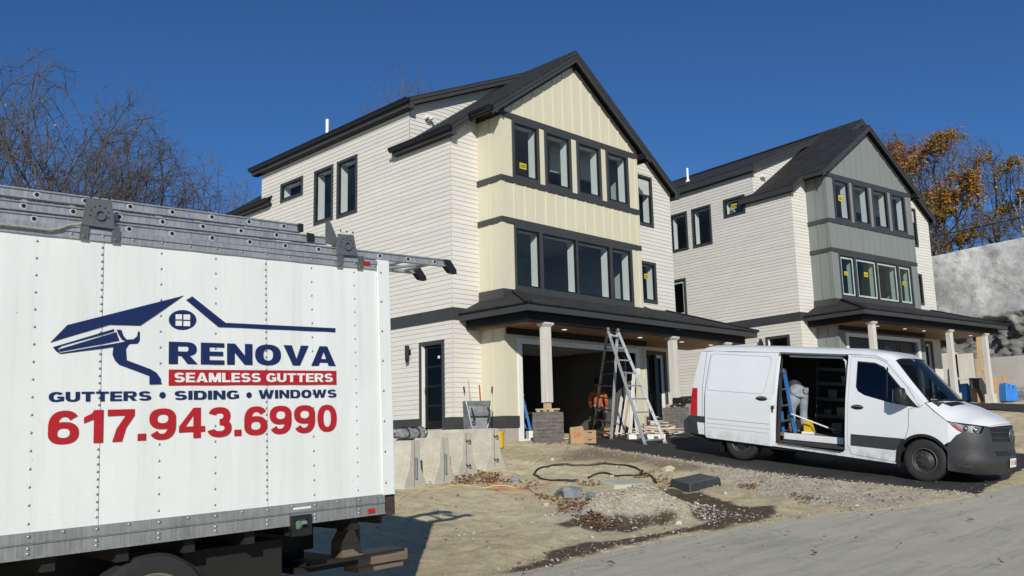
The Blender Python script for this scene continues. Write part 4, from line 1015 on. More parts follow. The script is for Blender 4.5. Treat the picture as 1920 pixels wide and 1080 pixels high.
GLYPH = {   # width, outlines
 'O': (.92, _ring(.46, .5, .46, .5, .29, .22)), '0': (.80, _ring(.40, .5, .40, .5, .25, .19)),
 '6': (.84, _six), '9': (.84, [[(.84-x, 1-y) for x, y in p] for p in _six]),
 '3': (.82, _band(.40, .70, .38, .30, -90, 165, .25, .2)+_band(.40, .30, .42, .30, -168, 90, .25, .2)),
 'S': (.84, _band(.42, .70, .40, .30, 22, 270, .27, .2)+_band(.42, .30, .42, .30, -160, 90, .27, .2)),
 '1': (.62, _rc(.32, .59, 0, 1)+[[(.32, 1), (.27, .90), (.04, .78), (.04, .60), (.32, .72)]]),
 '7': (.80, _rc(0, .80, .80, 1)+[[(.52, .80), (.80, .80), (.55, .42), (.43, 0), (.14, 0), (.26, .40)]]),
 '4': (.86, _rc(.47, .72, 0, 1)+_rc(0, .86, .20, .39)+[[(0, .39), (.22, .39), (.47, .74), (.47, 1)]]),
 '.': (.26, _rc(0, .26, 0, .22)),
 'R': (.90, _rc(0, .28, 0, 1)+_rc(.28, .54, .80, 1)+_rc(.28, .54, .37, .57)+_band(.54, .685, .32, .315, -90, 90, .26, .2)+[[(.36, .40), (.62, .42), (.90, 0), (.58, 0)]]),
 'E': (.76, _rc(0, .28, 0, 1)+_rc(.28, .76, .80, 1)+_rc(.28, .72, .40, .60)+_rc(.28, .76, 0, .20)),
 'N': (.86, _rc(0, .26, 0, 1)+_rc(.60, .86, 0, 1)+[[(.0, 1), (.27, 1), (.86, 0), (.59, 0)]]),
 'V': (.94, [[(0, 1), (.31, 1), (.48, .34), (.65, 1), (.94, 1), (.60, 0), (.34, 0)]]),
 'A': (.96, [[(0, 0), (.33, 1), (.48, 1), (.48, .70), (.29, 0)], [(.96, 0), (.63, 1), (.48, 1), (.48, .70), (.67, 0)]]+_rc(.30, .66, .16, .35)),
 'M': (1.04, _rc(0, .25, 0, 1)+_rc(.79, 1.04, 0, 1)+[[(0, 1), (.33, 1), (.52, .42), (.71, 1), (1.04, 1), (.62, 0), (.42, 0)]]),
 'L': (.72, _rc(0, .28, 0, 1)+_rc(.28, .72, 0, .21)),
 'G': (.90, _band(.46, .5, .46, .5, 36, 318, .28, .21)+_rc(.50, .90, .36, .54)+_rc(.66, .90, .08, .36)),
 'U': (.86, _rc(0, .27, .40, 1)+_rc(.59, .86, .40, 1)+_band(.43, .40, .43, .40, 180, 360, .27, .2)),
 'T': (.80, _rc(0, .80, .79, 1)+_rc(.26, .54, 0, .79)), 'I': (.28, _rc(0, .28, 0, 1)),
 'D': (.88, _rc(0, .28, 0, 1)+_rc(.28, .46, .79, 1)+_rc(.28, .46, 0, .21)+_band(.46, .5, .42, .5, -90, 90, .28, .21)),
 'W': (1.30, [[(0, 1), (.29, 1), (.40, .40), (.52, 1), (.78, 1), (.90, .40), (1.01, 1), (1.30, 1), (1.06, 0), (.77, 0), (.65, .56), (.53, 0), (.24, 0)]]), ' ': (.30, [])}
def lettering(name, s, box, mat, parent, fn, d, bold=0.0, gap=0.09):
    """flat heavy letters fitted in the box u0, u1, v0, v1"""
    tot = sum(GLYPH[c][0]+gap for c in s)-gap; u0, u1, v0, v1 = box; k = (u1-u0)/tot; x = 0.0; g = MB()
    for c in s:
        w_, pl = GLYPH[c]
        for i, p in enumerate(pl):
            q = [(u0+(x+a)*k, v0+b*(v1-v0)) for a, b in p]
            tri = mgeo.tessellate_polygon([[Vector((a, b, 0)) for a, b in q]])
            g.add([fn(a, b, d+0.0004*(i % 4)) for a, b in q], [tuple(t) for t in tri])
        x += w_+gap
    return g.build(name, mat, parent)
def zbox(x0, y0, x1, y1):
    (a, t), (c, bt) = tk(60+x0/3.177, 530+y0/3.177), tk(60+x1/3.177, 530+y1/3.177); return (a, c, bt, t)
v1_ = tk(60+810/3.177, 530+352/3.177)[1]; v0_ = tk(60+810/3.177, 530+485/3.177)[1]
lettering('company_name', 'RENOVA', (tk(315, 640)[0], tk(627.5, 660)[0], v0_, v1_), 'navy', T_, lambda u, v, d: PT(u, v, d), D1, 0.035)
b = MB(); vt_, vb_ = tk(315, 693)[1], tk(315, 723)[1]; ua, ub = tk(315, 700)[0], tk(629, 700)[0]
decal(b, [(ua, vb_), (ub, vb_), (ub, vt_), (ua, vt_)]); bn = b.build('banner', 'redvinyl', T_)
for s, x0, x1 in (('SEAMLESS', 842, 1356), ('GUTTERS', 1390, 1785)):
    lettering('banner_lettering', s, (tk(60+x0/3.177, 700)[0], tk(60+x1/3.177, 700)[0], vb_+0.022, vt_-0.022), 'truckwhite', bn, lambda u, v, d: PT(u, v, d), D1+0.002)
v1_, v0_ = tk(90, 530+652/3.177)[1], tk(90, 530+712/3.177)[1]
for s, x0, x1 in (('GUTTERS', 95, 705), ('SIDING', 843, 1228), ('WINDOWS', 1343, 1808)):
    lettering('service_lettering', s, (tk(60+x0/3.177, 740)[0], tk(60+x1/3.177, 740)[0], v0_, v1_), 'navy', T_, lambda u, v, d: PT(u, v, d), D1, 0.03)
b = MB()
for xx in (773, 1288):
    u, v = tk(60+xx/3.177, 741); decal(b, [(u+0.022*math.cos(k*math.pi/8), v+0.022*math.sin(k*math.pi/8)) for k in range(16)])
b.build('bullet_dots', 'navy', T_)
v1_, v0_ = tk(88, 530+765/3.177)[1], tk(88, 530+968/3.177)[1]
lettering('phone_number', '617.943.6990', (tk(88.5, 800)[0], tk(630, 800)[0], v0_, v1_), 'redvinyl', T_, lambda u, v, d: PT(u, v, d), D1, 0.035)
# ladder-rack brackets with their cross tubes
def bracket(pts, hole, feet):
    g = MB(); P = [tk(*p, 0.05) for p in pts]
    g.prism(P, lambda u, v, d: PT(u, v, d), 0.05, 0.06)
    for (fx, fy) in feet:
        u, v = tk(fx, fy, 0.03); g.bar(PT(u, v+0.10, 0.052), PT(u, v-0.005, 0.030), 0.052, 0.009, up=(0, -1, 0)); dome(g, u, v+0.015, 0.037, 0.016)
    u, v = tk(*hole, 0.05)
    o = g.build('rack_bracket', 'steel', T_)
    g = MB(); g.lathe([(0.036, -0.075), (0.036, 2.3), (0.026, 2.3), (0.026, -0.075), (0.036, -0.075)], (u, -0.0, v), 'y', 18, cap=False); g.build('cross_tube', 'steel', o, smooth=40)
    g = MB(); g.lathe([(0.026, -0.05), (0.0001, -0.05)], (u, 0, v), 'y', 16)
    for k in range(7):
        a = math.radians(-10+k*33); dome(g, u+0.062*math.cos(a), v+0.062*math.sin(a), 0.0602, 0.007, 0.1)
    for k in (-1, 0, 1): dome(g, u+k*0.06, v+0.12, 0.0602, 0.009, 0.1)
    g.build('bracket_holes', 'black', o)
bracket([(162, 372), (209, 378), (214, 430), (152, 421)], (186, 404), [(156.5, 447), (215.5, 453.5)])
bracket([(633, 439), (662, 441), (669, 480), (630, 477)], (649.5, 461.5), [(636.5, 499), (674.5, 503)])
# chassis, wheels, rear step
b = MB(); zg = -TO.z-1.40
b.box(-LEN, -0.3, 0.75, 0.85, -0.30, -0.05); b.box(-LEN, -0.3, WID-0.85, WID-0.75, -0.30, -0.05)
for k in range(11): b.box(-LEN+0.2+k*0.46, -LEN+0.28+k*0.46, 0.05, WID-0.05, -0.10, 0.019)
b.box(-1.7, -0.9, 0.25, 0.72, -0.52, -0.12); b.box(-1.15, -0.3, 0.9, 1.4, -0.45, -0.12)
b.build('chassis', 'chassis', T_)
wu = tk(296, 1064)[0]; wv = tk(296, 1064)[1]-0.31
def truck_wheel(u, y0, sgn):
    g = MB(); R = 0.40
    g.lathe([(0.27, 0.0), (0.31, -0.01), (0.375, 0.0), (R-0.005, 0.025), (R, 0.06), (R, 0.19), (R-0.01, 0.225), (0.36, 0.24), (0.27, 0.235)], (0, 0, 0), 'y', 40, cap=False)
    o = g.build('wheel', 'rubber', T_, smooth=40); o.location = (u, y0, wv)
    if sgn < 0: o.rotation_euler = (0, 0, math.pi)
    g = MB(); g.lathe([(0.275, 0.01), (0.262, 0.0), (0.25, 0.012), (0.245, 0.09), (0.15, 0.12), (0.11, 0.10), (0.0001, 0.10)], (0, 0, 0), 'y', 32, cap=False)
    g.build('rim', 'rimsteel', o, smooth=40)
for u in (wu, wu-3.6):
    truck_wheel(u, 0.06, 1); truck_wheel(u, WID-0.06, -1)
b = MB(); b.lathe([(0.07, 0.3), (0.07, WID-0.3)], (wu, 0, wv), 'y', 12); b.sphere((wu, WID/2, wv), 0.18); 
for yy in (0.75, WID-0.75): b.box(wu-0.6, wu+0.6, yy-0.04, yy+0.04, wv+0.08, wv+0.16)
b.build('axle', 'chassis', T_)
# battered steel at the tail, tread step and the timber block on the hitch
b = MB(); b.box(post_u0+0.022, 0.02, 0.004, WID, -0.02, tk(735, 927)[1]); b.box(0.0, 0.03, 0.2, WID-0.2, -0.1, 0.02); b.build('rear_sill', 'rust', T_, bevel=0.008)
b = MB(); b.box(-0.55, 0.04, 0.42, 0.75, -0.40, -0.37); b.box(-0.6, 0.02, 0.55, WID-0.5, -0.46, -0.41); b.box(-0.16, -0.08, 0.5, 0.6, -0.4, -0.1); b.build('hitch_step', 'chassis', T_)
b = MB(); b.lathe([(0.055, -0.36), (0.055, -0.13), (0.045, -0.13), (0.045, -0.2)], (0.03, 0.62, 0), 'z', 16); b.build('hitch_socket', 'black', T_)
b = MB(); b.prism([(-0.22, -0.37), (0.0, -0.37), (-0.06, -0.22), (-0.10, -0.13), (-0.14, -0.13), (-0.22, -0.25)], lambda u, v, d: (u, d, v), 0.44, 0.60); b.build('mud_flap_bracket', 'brownwood', T_)
b = MB(); b.box(0.05, 0.62, 0.62, 0.92, -0.50, -0.40); b.box(0.1, 0.6, 0.66, 0.9, -0.56, -0.505); b.build('timber_step', 'brownwood', T_, bevel=0.01)
# the cab, out of the picture on the left
b = MB(); fn = lambda u, v, d: (u, d, v)
b.prism([(-LEN-0.05, -0.35), (-LEN-0.05, 1.30), (-LEN-0.9, 1.30), (-LEN-1.35, 0.55), (-LEN-2.2, 0.35), (-LEN-2.3, -0.05), (-LEN-2.3, -0.4)], fn, 0.22, WID-0.22)
cb = b.build('cab', 'truckwhite', T_, bevel=0.05)
b = MB(); b.prism([(-LEN-0.25, 0.5), (-LEN-0.25, 1.15), (-LEN-0.85, 1.15), (-LEN-1.2, 0.5)], fn, 0.205, 0.215); b.build('cab_window', 'darkglass', cb)

# ------------------------------------------------------------------ ladders lying on the truck roof
def rail_points(p0, p1, off):
    a = Vector(at_Y(*p0, YT-off)); c = Vector(at_Y(*p1, YT-off)); return a, c
def roof_ladder(label, p0, p1, off, rail_h, width, extra=0.9, endcap=None):
    a, c = rail_points(p0, p1, off); d = (c-a).normalized(); a = a-d*extra
    up = Vector((-d.z, 0, d.x)).normalized()
    L = thing('ladder', label, 'ladder', tuple(c), group='ladders strapped on the truck roof')
    A, Z = a-c, Vector((0, 0, 0))
    for k, y in enumerate((0.0, width)):
        s = Vector((0, y, 0)); g = MB(); g.bar(A+s, s, 0.028, rail_h*0.72, up=up)
        g.bar(A+s+up*rail_h*0.42, s+up*rail_h*0.42, 0.05, rail_h*0.14, up=up); g.bar(A+s-up*rail_h*0.42, s-up*rail_h*0.42, 0.05, rail_h*0.14, up=up)
        g.build('rail', 'alu', L)
    q = 0.16; length = A.length
    while q < length:
        p = -d*q; g = MB()
        g.tube([p+Vector((0, -0.018, 0)), p+Vector((0, width+0.018, 0))], 0.0235, 12, mi=0)
        g.tube([p+Vector((0, -0.0190, 0)), p+Vector((0, -0.0182, 0))], 0.0145, 10, mi=1)
        g.build('rung', ['rungalu', 'black'], L, smooth=40)
        q += 0.305
    return L, d, up
lt = 0.0
rh = abs(tk(100, 348)[1]-tk(100, 371)[1])
l1, d1, u1 = roof_ladder('topmost aluminium ladder on the truck roof, ending short of the others', (0, 357.5), (563, 429), -0.10, rh*0.80, 0.40)
b = MB(); b.bar((-0.04, -0.03, 0), (0.005, -0.03, 0), 0.02, rh*0.8, up=u1); b.build('end_cap', 'black', l1)
l2, d2, u2 = roof_ladder('middle aluminium ladder section on the truck roof with a locking hook at its end', (0, 382), (611, 452), -0.06, rh*0.78, 0.40)
b = MB(); b.prism([(-0.02, -0.02), (0.13, -0.05), (0.02, 0.16), (-0.02, 0.16)], lambda u, v, d: (u, d, v), -0.035, -0.02); b.build('locking_hook', 'steel', l2)
b = MB(); b.bar((-0.20, -0.035, 0), (-0.14, -0.035, 0), 0.02, rh*0.8, up=u2); b.build('end_cap', 'black', l2)
l3, d3, u3 = roof_ladder('lowest and longest aluminium ladder, sticking out past the back of the truck', (0, 404.5), (838, 494), -0.02, rh*0.80, 0.44)
for y in (0.0, 0.44):
    b = MB(); b.prism([(-0.06, 0.03), (0.02, 0.03), (0.09, -0.05), (0.10, -0.09), (0.02, -0.085), (-0.04, -0.03)], lambda u, v, d: (u, d, v), y-0.03, y+0.03); b.build('ladder_foot', 'black', l3, bevel=0.006)
b = MB(); b.tube([(-0.34, 0.44, -0.02), (-0.12, 0.0, 0.0)], 0.014, 8); b.build('brace', 'alu', l3)
# a rope tied along the roof edge
b = MB(); pts = [Vector(at_Y(x, y, YT-0.045)) for x, y in ((-20, 420), (0, 420.5), (30, 423.5), (60, 427), (90, 431), (110, 429), (130, 422), (152, 420))]
b.tube(pts, 0.009, 7); tag(b.build('rope', simple('grey_rope', (0.30, 0.29, 0.26), 0.9, var=0.3, vs=40), smooth=60), 'frayed grey rope tied along the truck roof edge to the first bracket', 'rope')
# ------------------------------------------------------------------ white van
def carpaint():
    mt, n, b = newmat('white_car_paint')
    v = tco(n); f = noise(n, v, 1.3, 5, 0.6)
    sx = N(n, "ShaderNodeSeparateXYZ"); n.links.new(v, sx.inputs[0])
    lowd = ramp(n, sx.outputs['Z'], [(0.30, (1, 1, 1)), (0.62, (0, 0, 0))])          # road grime thrown up along the sills
    dn = ramp(n, noise(n, v, 5, 6, 0.7), [(0.42, (0, 0, 0)), (0.68, (1, 1, 1))])
    dm = N(n, "ShaderNodeMath", operation='MULTIPLY'); n.links.new(lowd.outputs[0], dm.inputs[0]); n.links.new(dn.outputs[0], dm.inputs[1])
    c = ramp(n, f, [(0.3, (0.66, 0.69, 0.70)), (0.7, (0.70, 0.725, 0.735))])
    n.links.new(mix(n, dm.outputs[0], c.outputs[0], (0.34, 0.32, 0.28)), b.inputs['Base Color'])
    b.inputs['Roughness'].default_value = 0.28; b.inputs['Coat Weight'].default_value = 0.5; b.inputs['Coat Roughness'].default_value = 0.06
    bump(n, b, noise(n, v, 2.2, 2, 0.5), 0.10, 0.03)
    return mt
M['vanwhite'] = carpaint()
M['vanblack'] = simple('grey_bumper_plastic', (0.035, 0.036, 0.038), 0.55, var=0.2, vs=3, bs=0.1, bscale=120)
M['seam'] = simple('door_gap', (0.02, 0.02, 0.02), 0.8)
M['liner'] = simple('van_lining', (0.030, 0.029, 0.028), 0.9, var=0.3, vs=3)
M['lampglass'] = glassmat('lamp_lens', (0.85, 0.87, 0.9))
M['chrome'] = simple('lamp_reflector', (0.75, 0.76, 0.78), 0.12, 1.0, var=0.05)
M['amber'] = simple('amber_lens', (0.55, 0.12, 0.015), 0.25)
M['vanrim'] = simple('dark_steel_wheel', (0.045, 0.043, 0.041), 0.5, 0.3, var=0.25)
M['hubgrey'] = simple('worn_wheel_rim', (0.17, 0.165, 0.16), 0.45, 0.5, var=0.3, vs=12)
M['floorwood'] = simple('worn_plywood', (0.22, 0.18, 0.13), 0.8, var=0.35, vs=6)
VAN = thing('van', 'white cargo van with its side door slid open, parked on the black driveway', 'van', (2.29597, -11.1228, -0.83869))
_yw, _pt, _rl = rad(-89.0589), rad(-6.2209), rad(0.8032)
_X = Vector((math.cos(_yw)*math.cos(_pt), math.sin(_yw)*math.cos(_pt), math.sin(_pt))); _Y = Vector((-math.sin(_yw), math.cos(_yw), 0)); _Z = _X.cross(_Y)
_Y, _Z = math.cos(_rl)*_Y+math.sin(_rl)*_Z, -math.sin(_rl)*_Y+math.cos(_rl)*_Z
_m = Matrix.Identity(4)
for i in range(3): _m[i][0], _m[i][1], _m[i][2], _m[i][3] = _X[i], _Y[i], _Z[i], VAN.location[i]
VAN.matrix_world = _m
VM = _m.copy()
def van_w(x, z):
    w_ = 0.962+0.018*min(1, max(0, (z-0.3)/0.5)) if z < 1.3 else 0.98-0.118*((z-1.3)/0.9)**1.25
    if x > 0.30: w_ -= 0.42*(x-0.30)**2
    if x < -4.6: w_ -= 0.30*(-4.6-x)**2
    return w_
def tri_surface(mb, outline, holes, fn, step=0.16, mi=0, mirror=False):
    """outline with holes in 2-D, triangulated with inner points and mapped by fn"""
    def dens(p):
        out = []
        for i in range(len(p)):
            a, b = Vector(p[i]), Vector(p[(i+1) % len(p)]); k = max(1, int((b-a).length/step))
            out += [tuple(a+(b-a)*j/k) for j in range(k)]
        return out
    loops = [dens(outline)]+[dens(h) for h in holes]
    pts = []; edges = []
    for lp in loops:
        o = len(pts); pts += [Vector(p) for p in lp]; edges += [(o+i, o+(i+1) % len(lp)) for i in range(len(lp))]
    xs = [p[0] for p in loops[0]]; ys = [p[1] for p in loops[0]]
    X, Y = np.meshgrid(np.arange(min(xs)+step/2, max(xs), step), np.arange(min(ys)+step/2, max(ys), step))
    ok = in_poly(X, Y, loops[0]) & (dist_poly(X, Y, loops[0]) > step*0.3)
    for h in loops[1:]: ok &= ~in_poly(X, Y, h) & (dist_poly(X, Y, h) > step*0.3)
    pts += [Vector((float(a), float(b))) for a, b in zip(X[ok], Y[ok])]
    v, e, f, *_ = mgeo.delaunay_2d_cdt(pts, edges, [], 0, 1e-5)
    keep = []
    for t in f:
        c = sum((v[i] for i in t), Vector((0, 0)))/len(t)
        cx_, cy_ = np.array([c.x]), np.array([c.y])
        if in_poly(cx_, cy_, loops[0])[0] and not any(in_poly(cx_, cy_, h)[0] for h in loops[1:]): keep.append(tuple(t))
    mb.add([fn(p.x, p.y) for p in v], keep, mi)
def arc(cx, cz, r, a0, a1, k=14): return [(cx+r*math.cos(rad(a0+(a1-a0)*i/k)), cz+r*math.sin(rad(a0+(a1-a0)*i/k))) for i in range(k+1)]
def rounded(x0, x1, z0, z1, r, k=4):
    return arc(x1-r, z1-r, r, 0, 90, k)+arc(x0+r, z1-r, r, 90, 180, k)+arc(x0+r, z0+r, r, 180, 270, k)+arc(x1-r, z0+r, r, 270, 360, k)
def SR(off=0.0): return lambda x, z: (x, -van_w(x, z)-off, z)
def SLf(off=0.0): return lambda x, z: (x, van_w(x, z)+off, z)
DOOR = [(-1.405, 2.20), (-0.93, 2.185), (-0.72, 2.10), (-0.30, 1.66), (-0.06, 1.30), (-0.27, 1.27), (-0.27, 0.95), (-0.32, 0.76), (-0.46, 0.60), (-0.50, 0.30), (-1.33, 0.355), (-1.405, 0.52)]
WIN = [(-1.27, 2.11), (-0.93, 2.09), (-0.76, 2.02), (-0.11, 1.31), (-0.27, 1.325), (-0.66, 1.375), (-1.10, 1.475), (-1.22, 1.54), (-1.265, 1.62)]
OPEN = [(-2.885, 0.42), (-1.50, 0.375), (-1.455, 0.42), (-1.455, 2.20), (-1.50, 2.245), (-2.86, 2.255)]
OUT = ([(-4.93, 0.83), (-4.885, 1.45), (-4.78, 2.12), (-4.74, 2.235), (-1.20, 2.235), (-0.88, 2.21), (-0.66, 2.10), (-0.28, 1.70), (0.0, 1.40), (0.16, 1.265), (0.38, 1.105), (0.40, 1.09), (0.40, 0.735)]
       + arc(-0.01, 0.375, 0.445, 42, 178, 16)+[(-0.50, 0.27), (-3.19, 0.365)]+arc(-3.665, 0.385, 0.42, 10, 178, 16)+[(-4.10, 0.40), (-4.49, 0.40), (-4.49, 0.83)])
b = MB(); tri_surface(b, OUT, [OPEN, DOOR], SR()); 
OUTL = OUT
tri_surface(b, OUTL, [WIN], SLf())
# roof
def blend(cn, sd_, nv, nu, pw):
    rows = []
    def lerp(pl, t):
        L = [0]
        for p, q in zip(pl[:-1], pl[1:]): L.append(L[-1]+(Vector(q)-Vector(p)).length)
        t *= L[-1]
        for i in range(len(pl)-1):
            if t <= L[i+1]+1e-9: k = (t-L[i])/(L[i+1]-L[i]); return Vector(pl[i]).lerp(Vector(pl[i+1]), k)
        return Vector(pl[-1])
    for j in range(nv+1):
        C_, S_ = lerp(cn, j/nv), lerp(sd_, j/nv); row = []
        for i in range(-nu, nu+1):
            u = i/nu; a = abs(u)
            row.append((C_.x+(S_.x-C_.x)*a**2, u*S_.y, C_.z+(S_.z-C_.z)*a**pw))
        rows.append(row)
    return rows
def add_rows(mb, rows, mi=0):
    n = len(rows[0]); mb.add([p for r in rows for p in r], [(j*n+i, j*n+i+1, (j+1)*n+i+1, (j+1)*n+i) for j in range(len(rows)-1) for i in range(n-1)], mi)
WS_C = [(0.27, 0, 1.455), (-0.10, 0, 1.83), (-0.50, 0, 2.20)]; WS_S = [(0.02, 0.825, 1.425), (-0.32, 0.775, 1.80), (-0.62, 0.715, 2.15)]
RF_C = [(-0.50, 0, 2.20), (-0.72, 0, 2.30), (-1.2, 0, 2.365), (-3.0, 0, 2.385), (-4.6, 0, 2.37), (-4.76, 0, 2.32), (-4.80, 0, 2.24)]
RF_S = [(-0.62, 0.715, 2.15), (-0.85, 0.845, 2.205), (-1.2, 0.866, 2.235), (-3.0, 0.866, 2.235), (-4.6, 0.866, 2.235), (-4.74, 0.845, 2.235), (-4.78, 0.80, 2.20)]
add_rows(b, blend(RF_C, RF_S, 40, 12, 7))
HD_C = [(0.27, 0, 1.45), (0.55, 0, 1.375), (0.90, 0, 1.23), (1.05, 0, 1.14), (1.10, 0, 1.075)]
HD_S = [(0.0, 0.92, 1.40), (0.16, 0.93, 1.265), (0.39, 0.955, 1.10), (0.74, 0.87, 1.075), (0.985, 0.60, 1.045)]
add_rows(b, blend(HD_C, HD_S, 16, 10, 2.6))
# pillars beside the windscreen, cowl corners
for s in (-1, 1):
    A = [(0.0, s*van_w(0, 1.40), 1.40), (-0.28, s*van_w(-0.28, 1.70), 1.70), (-0.66, s*van_w(-0.66, 2.10), 2.10), (-0.88, s*van_w(-0.88, 2.21), 2.21)]
    B = [(0.02, s*0.825, 1.425), (-0.30, s*0.778, 1.78), (-0.62, s*0.715, 2.15), (-0.86, s*0.845, 2.206)]
    b.add(A+B, [(i, i+1, 5+i, 4+i) for i in range(3)])
# fender wrap round to the headlamp
PLAN = [(0.40, 0.9758), (0.55, 0.953), (0.70, 0.913), (0.82, 0.852), (0.92, 0.762), (1.0, 0.63), (1.06, 0.46), (1.10, 0.25), (1.115, 0.0)]
SL_ = [0.0]
for p, q in zip(PLAN[:-1], PLAN[1:]): SL_.append(SL_[-1]+math.hypot(q[0]-p[0], q[1]-p[1]))
SMAX = SL_[-1]
def s_of_x(x): return float(np.interp(x, [p[0] for p in PLAN], SL_))
def WR(side, off=0.0):
    def f(s, z):
        x = float(np.interp(s, SL_, [p[0] for p in PLAN])); y = float(np.interp(s, SL_, [p[1] for p in PLAN]))
        k = s/SMAX
        ins = (0.07*max(0, (z-0.75)/0.35)**1.5 if z > 0.75 else 0)+(0.10*((0.42-z)/0.2)**2 if z < 0.42 else 0)-0.025*math.exp(-((z-0.45)/0.1)**2)-off
        return (x-ins*min(1, k*2.2)-0.0, side*(y-ins*max(0, 1-k*1.6)*min(1, k*5)), z)
    return f
sx_ = s_of_x
FEND = [(0.0, 1.09), (0.0, 0.735), (sx_(0.44), 0.75), (sx_(0.53), 0.87), (sx_(0.62), 0.925), (sx_(0.56), 0.955), (sx_(0.47), 1.02)]
for s in (-1, 1): tri_surface(b, FEND, [], WR(s), 0.06)
# rear doors
add_rows(b, [[(-4.93-0.02*(1-(y/0.9)**2), y, 0.83) for y in np.linspace(-0.93, 0.93, 9)], [(-4.885-0.03*(1-(y/0.9)**2), y*0.995, 1.45) for y in np.linspace(-0.93, 0.93, 9)], [(-4.78-0.02, y*0.93, 2.12) for y in np.linspace(-0.93, 0.93, 9)], [(-4.78, y*0.9, 2.22) for y in np.linspace(-0.93, 0.93, 9)]])
b.build('body', 'vanwhite', VAN, smooth=32)
# seams
def strip(mb, pts, fn, w_=0.008, mi=0):
    for p, q in zip(pts[:-1], pts[1:]):
        a, c = Vector(p), Vector(q); d = (c-a)
        k = max(1, int(d.length/0.15))
        n_ = Vector((-d.y, d.x)).normalized()*(w_/2)
        for j in range(k):
            u, v = a+d*j/k, a+d*(j+1)/k
            mb.quad(fn(u.x-n_.x, u.y-n_.y), fn(v.x-n_.x, v.y-n_.y), fn(v.x+n_.x, v.y+n_.y), fn(u.x+n_.x, u.y+n_.y), mi)
b = MB()
f_ = SR(0.003)
strip(b, [(-4.60, 2.20), (-4.62, 1.45), (-4.60, 0.84)], f_); strip(b, [(-4.74, 2.215), (-2.9, 2.235), (-0.95, 2.225), (-0.70, 2.12)], f_, 0.006)
strip(b, [(-0.27, 1.27), (-0.02, 1.36)], f_, 0.006)
hf = lambda s: [(Vector(p)+Vector((0, s*0.004, 0.006))) for p in [(0.0, s*0.92, 1.40), (0.16, s*0.93, 1.268), (0.39, s*0.957, 1.104)]]
b.build('panel_gap', 'seam', VAN)
# front door
ins = lambda poly, d: [tuple(Vector(p)+(Vector((-0.83, 1.25))-Vector(p)).normalized()*d) for p in poly]
b = MB(); tri_surface(b, ins(DOOR, 0.008), [WIN], SR(0.0015)); fd = b.build('door', 'vanwhite', VAN, smooth=32)
b = MB(); tri_surface(b, ins(WIN, 0.012), [], SR(0.0)); b.build('window', 'darkglass', fd, smooth=40)
b = MB(); tri_surface(b, WIN, [ins(WIN, 0.03)], SR(0.004), 0.08); strip(b, [(-0.695, 2.01), (-0.665, 1.38)], SR(0.005), 0.03)
tri_surface(b, [(-0.42, 1.63), (-0.09, 1.305), (-0.30, 1.328), (-0.46, 1.345)], [], SR(0.005), 0.08)
b.build('window_seal', 'black', fd)
b = MB(); tri_surface(b, WIN, [], SLf(0.002)); b.build('window', 'darkglass', VAN, smooth=40)
def handle(par, x0, x1, z, off):
    g = MB(); y = -van_w((x0+x1)/2, z)-off
    g.sphere(((x0+x1)/2, y, z), 0.5, 16, 8, (x1-x0, 0.05, 0.095)); g.build('handle', 'black', par, smooth=60)
    g = MB(); g.tube([(x0+0.02, y-0.02, z+0.012), ((x0+x1)/2, y-0.045, z+0.018), (x1-0.02, y-0.02, z+0.014)], [0.014, 0.017, 0.012], 8, flat=0.8); g.build('handle_grip', 'hubgrey', par, smooth=60)
handle(fd, -1.34, -1.10, 1.245, 0.0)
# dark rubbing strip and the grey arch
b = MB(); tri_surface(b, [(-1.335, 0.735), (-0.42, 0.735), (-0.40, 0.70), (-0.50, 0.515), (-1.335, 0.525)], [], SR(0.012), 0.1); b.build('rubbing_strip', 'vanblack', VAN, smooth=30)
b = MB(); tri_surface(b, arc(-0.01, 0.375, 0.475, 40, 200, 18)+list(reversed(arc(-0.01, 0.375, 0.425, 40, 200, 18))), [], SR(0.010), 0.1); tri_surface(b, [(-0.46, 0.735), (-0.33, 0.735), (-0.43, 0.55), (-0.47, 0.30), (-0.50, 0.30), (-0.485, 0.52)], [], SR(0.011), 0.1)
tri_surface(b, arc(-0.01, 0.375, 0.475, 40, 200, 18)+list(reversed(arc(-0.01, 0.375, 0.425, 40, 200, 18))), [], SLf(0.010), 0.1)
b.build('arch_trim', 'black', VAN, smooth=30)
# the sliding door, run back along the side
SD = [(-4.445, 2.20), (-4.40, 2.225), (-2.95, 2.195), (-2.905, 2.14), (-2.93, 1.42), (-3.00, 1.25), (-2.965, 0.9), (-2.945, 0.355), (-4.44, 0.395), (-4.475, 0.43), (-4.50, 1.35)]
b = MB(); tri_surface(b, SD, [], SR(0.072), 0.10)
rim_ = [Vector(SR(0.072)(*p)) for p in SD]; inn_ = [Vector(SR(0.012)(*p)) for p in SD]
n_ = len(SD); b.add(rim_+inn_, [(i, (i+1) % n_, n_+(i+1) % n_, n_+i) for i in range(n_)])
sdoor = b.build('sliding_door', 'vanwhite', VAN, smooth=32)
b = MB()
pan = [(-4.42, 2.13), (-4.36, 2.17), (-3.08, 2.145), (-3.02, 2.09), (-3.06, 1.75), (-3.12, 1.44), (-3.17, 1.38), (-4.42, 1.395), (-4.46, 1.45), (-4.42, 2.13)]
strip(b, pan, SR(0.0755), 0.007); 
for z in (0.80, 0.70, 0.62): strip(b, [(-4.44, z), (-2.99, z-0.012)], SR(0.0755), 0.010 if z > 0.75 else 0.006)
b.build('pressed_line_shade', simple('panel_shadow_line', (0.30, 0.31, 0.32), 0.6), sdoor)  # shade of the pressed creases put into flat grey strips on the door
handle(sdoor, -3.30, -3.04, 1.29, 0.072)
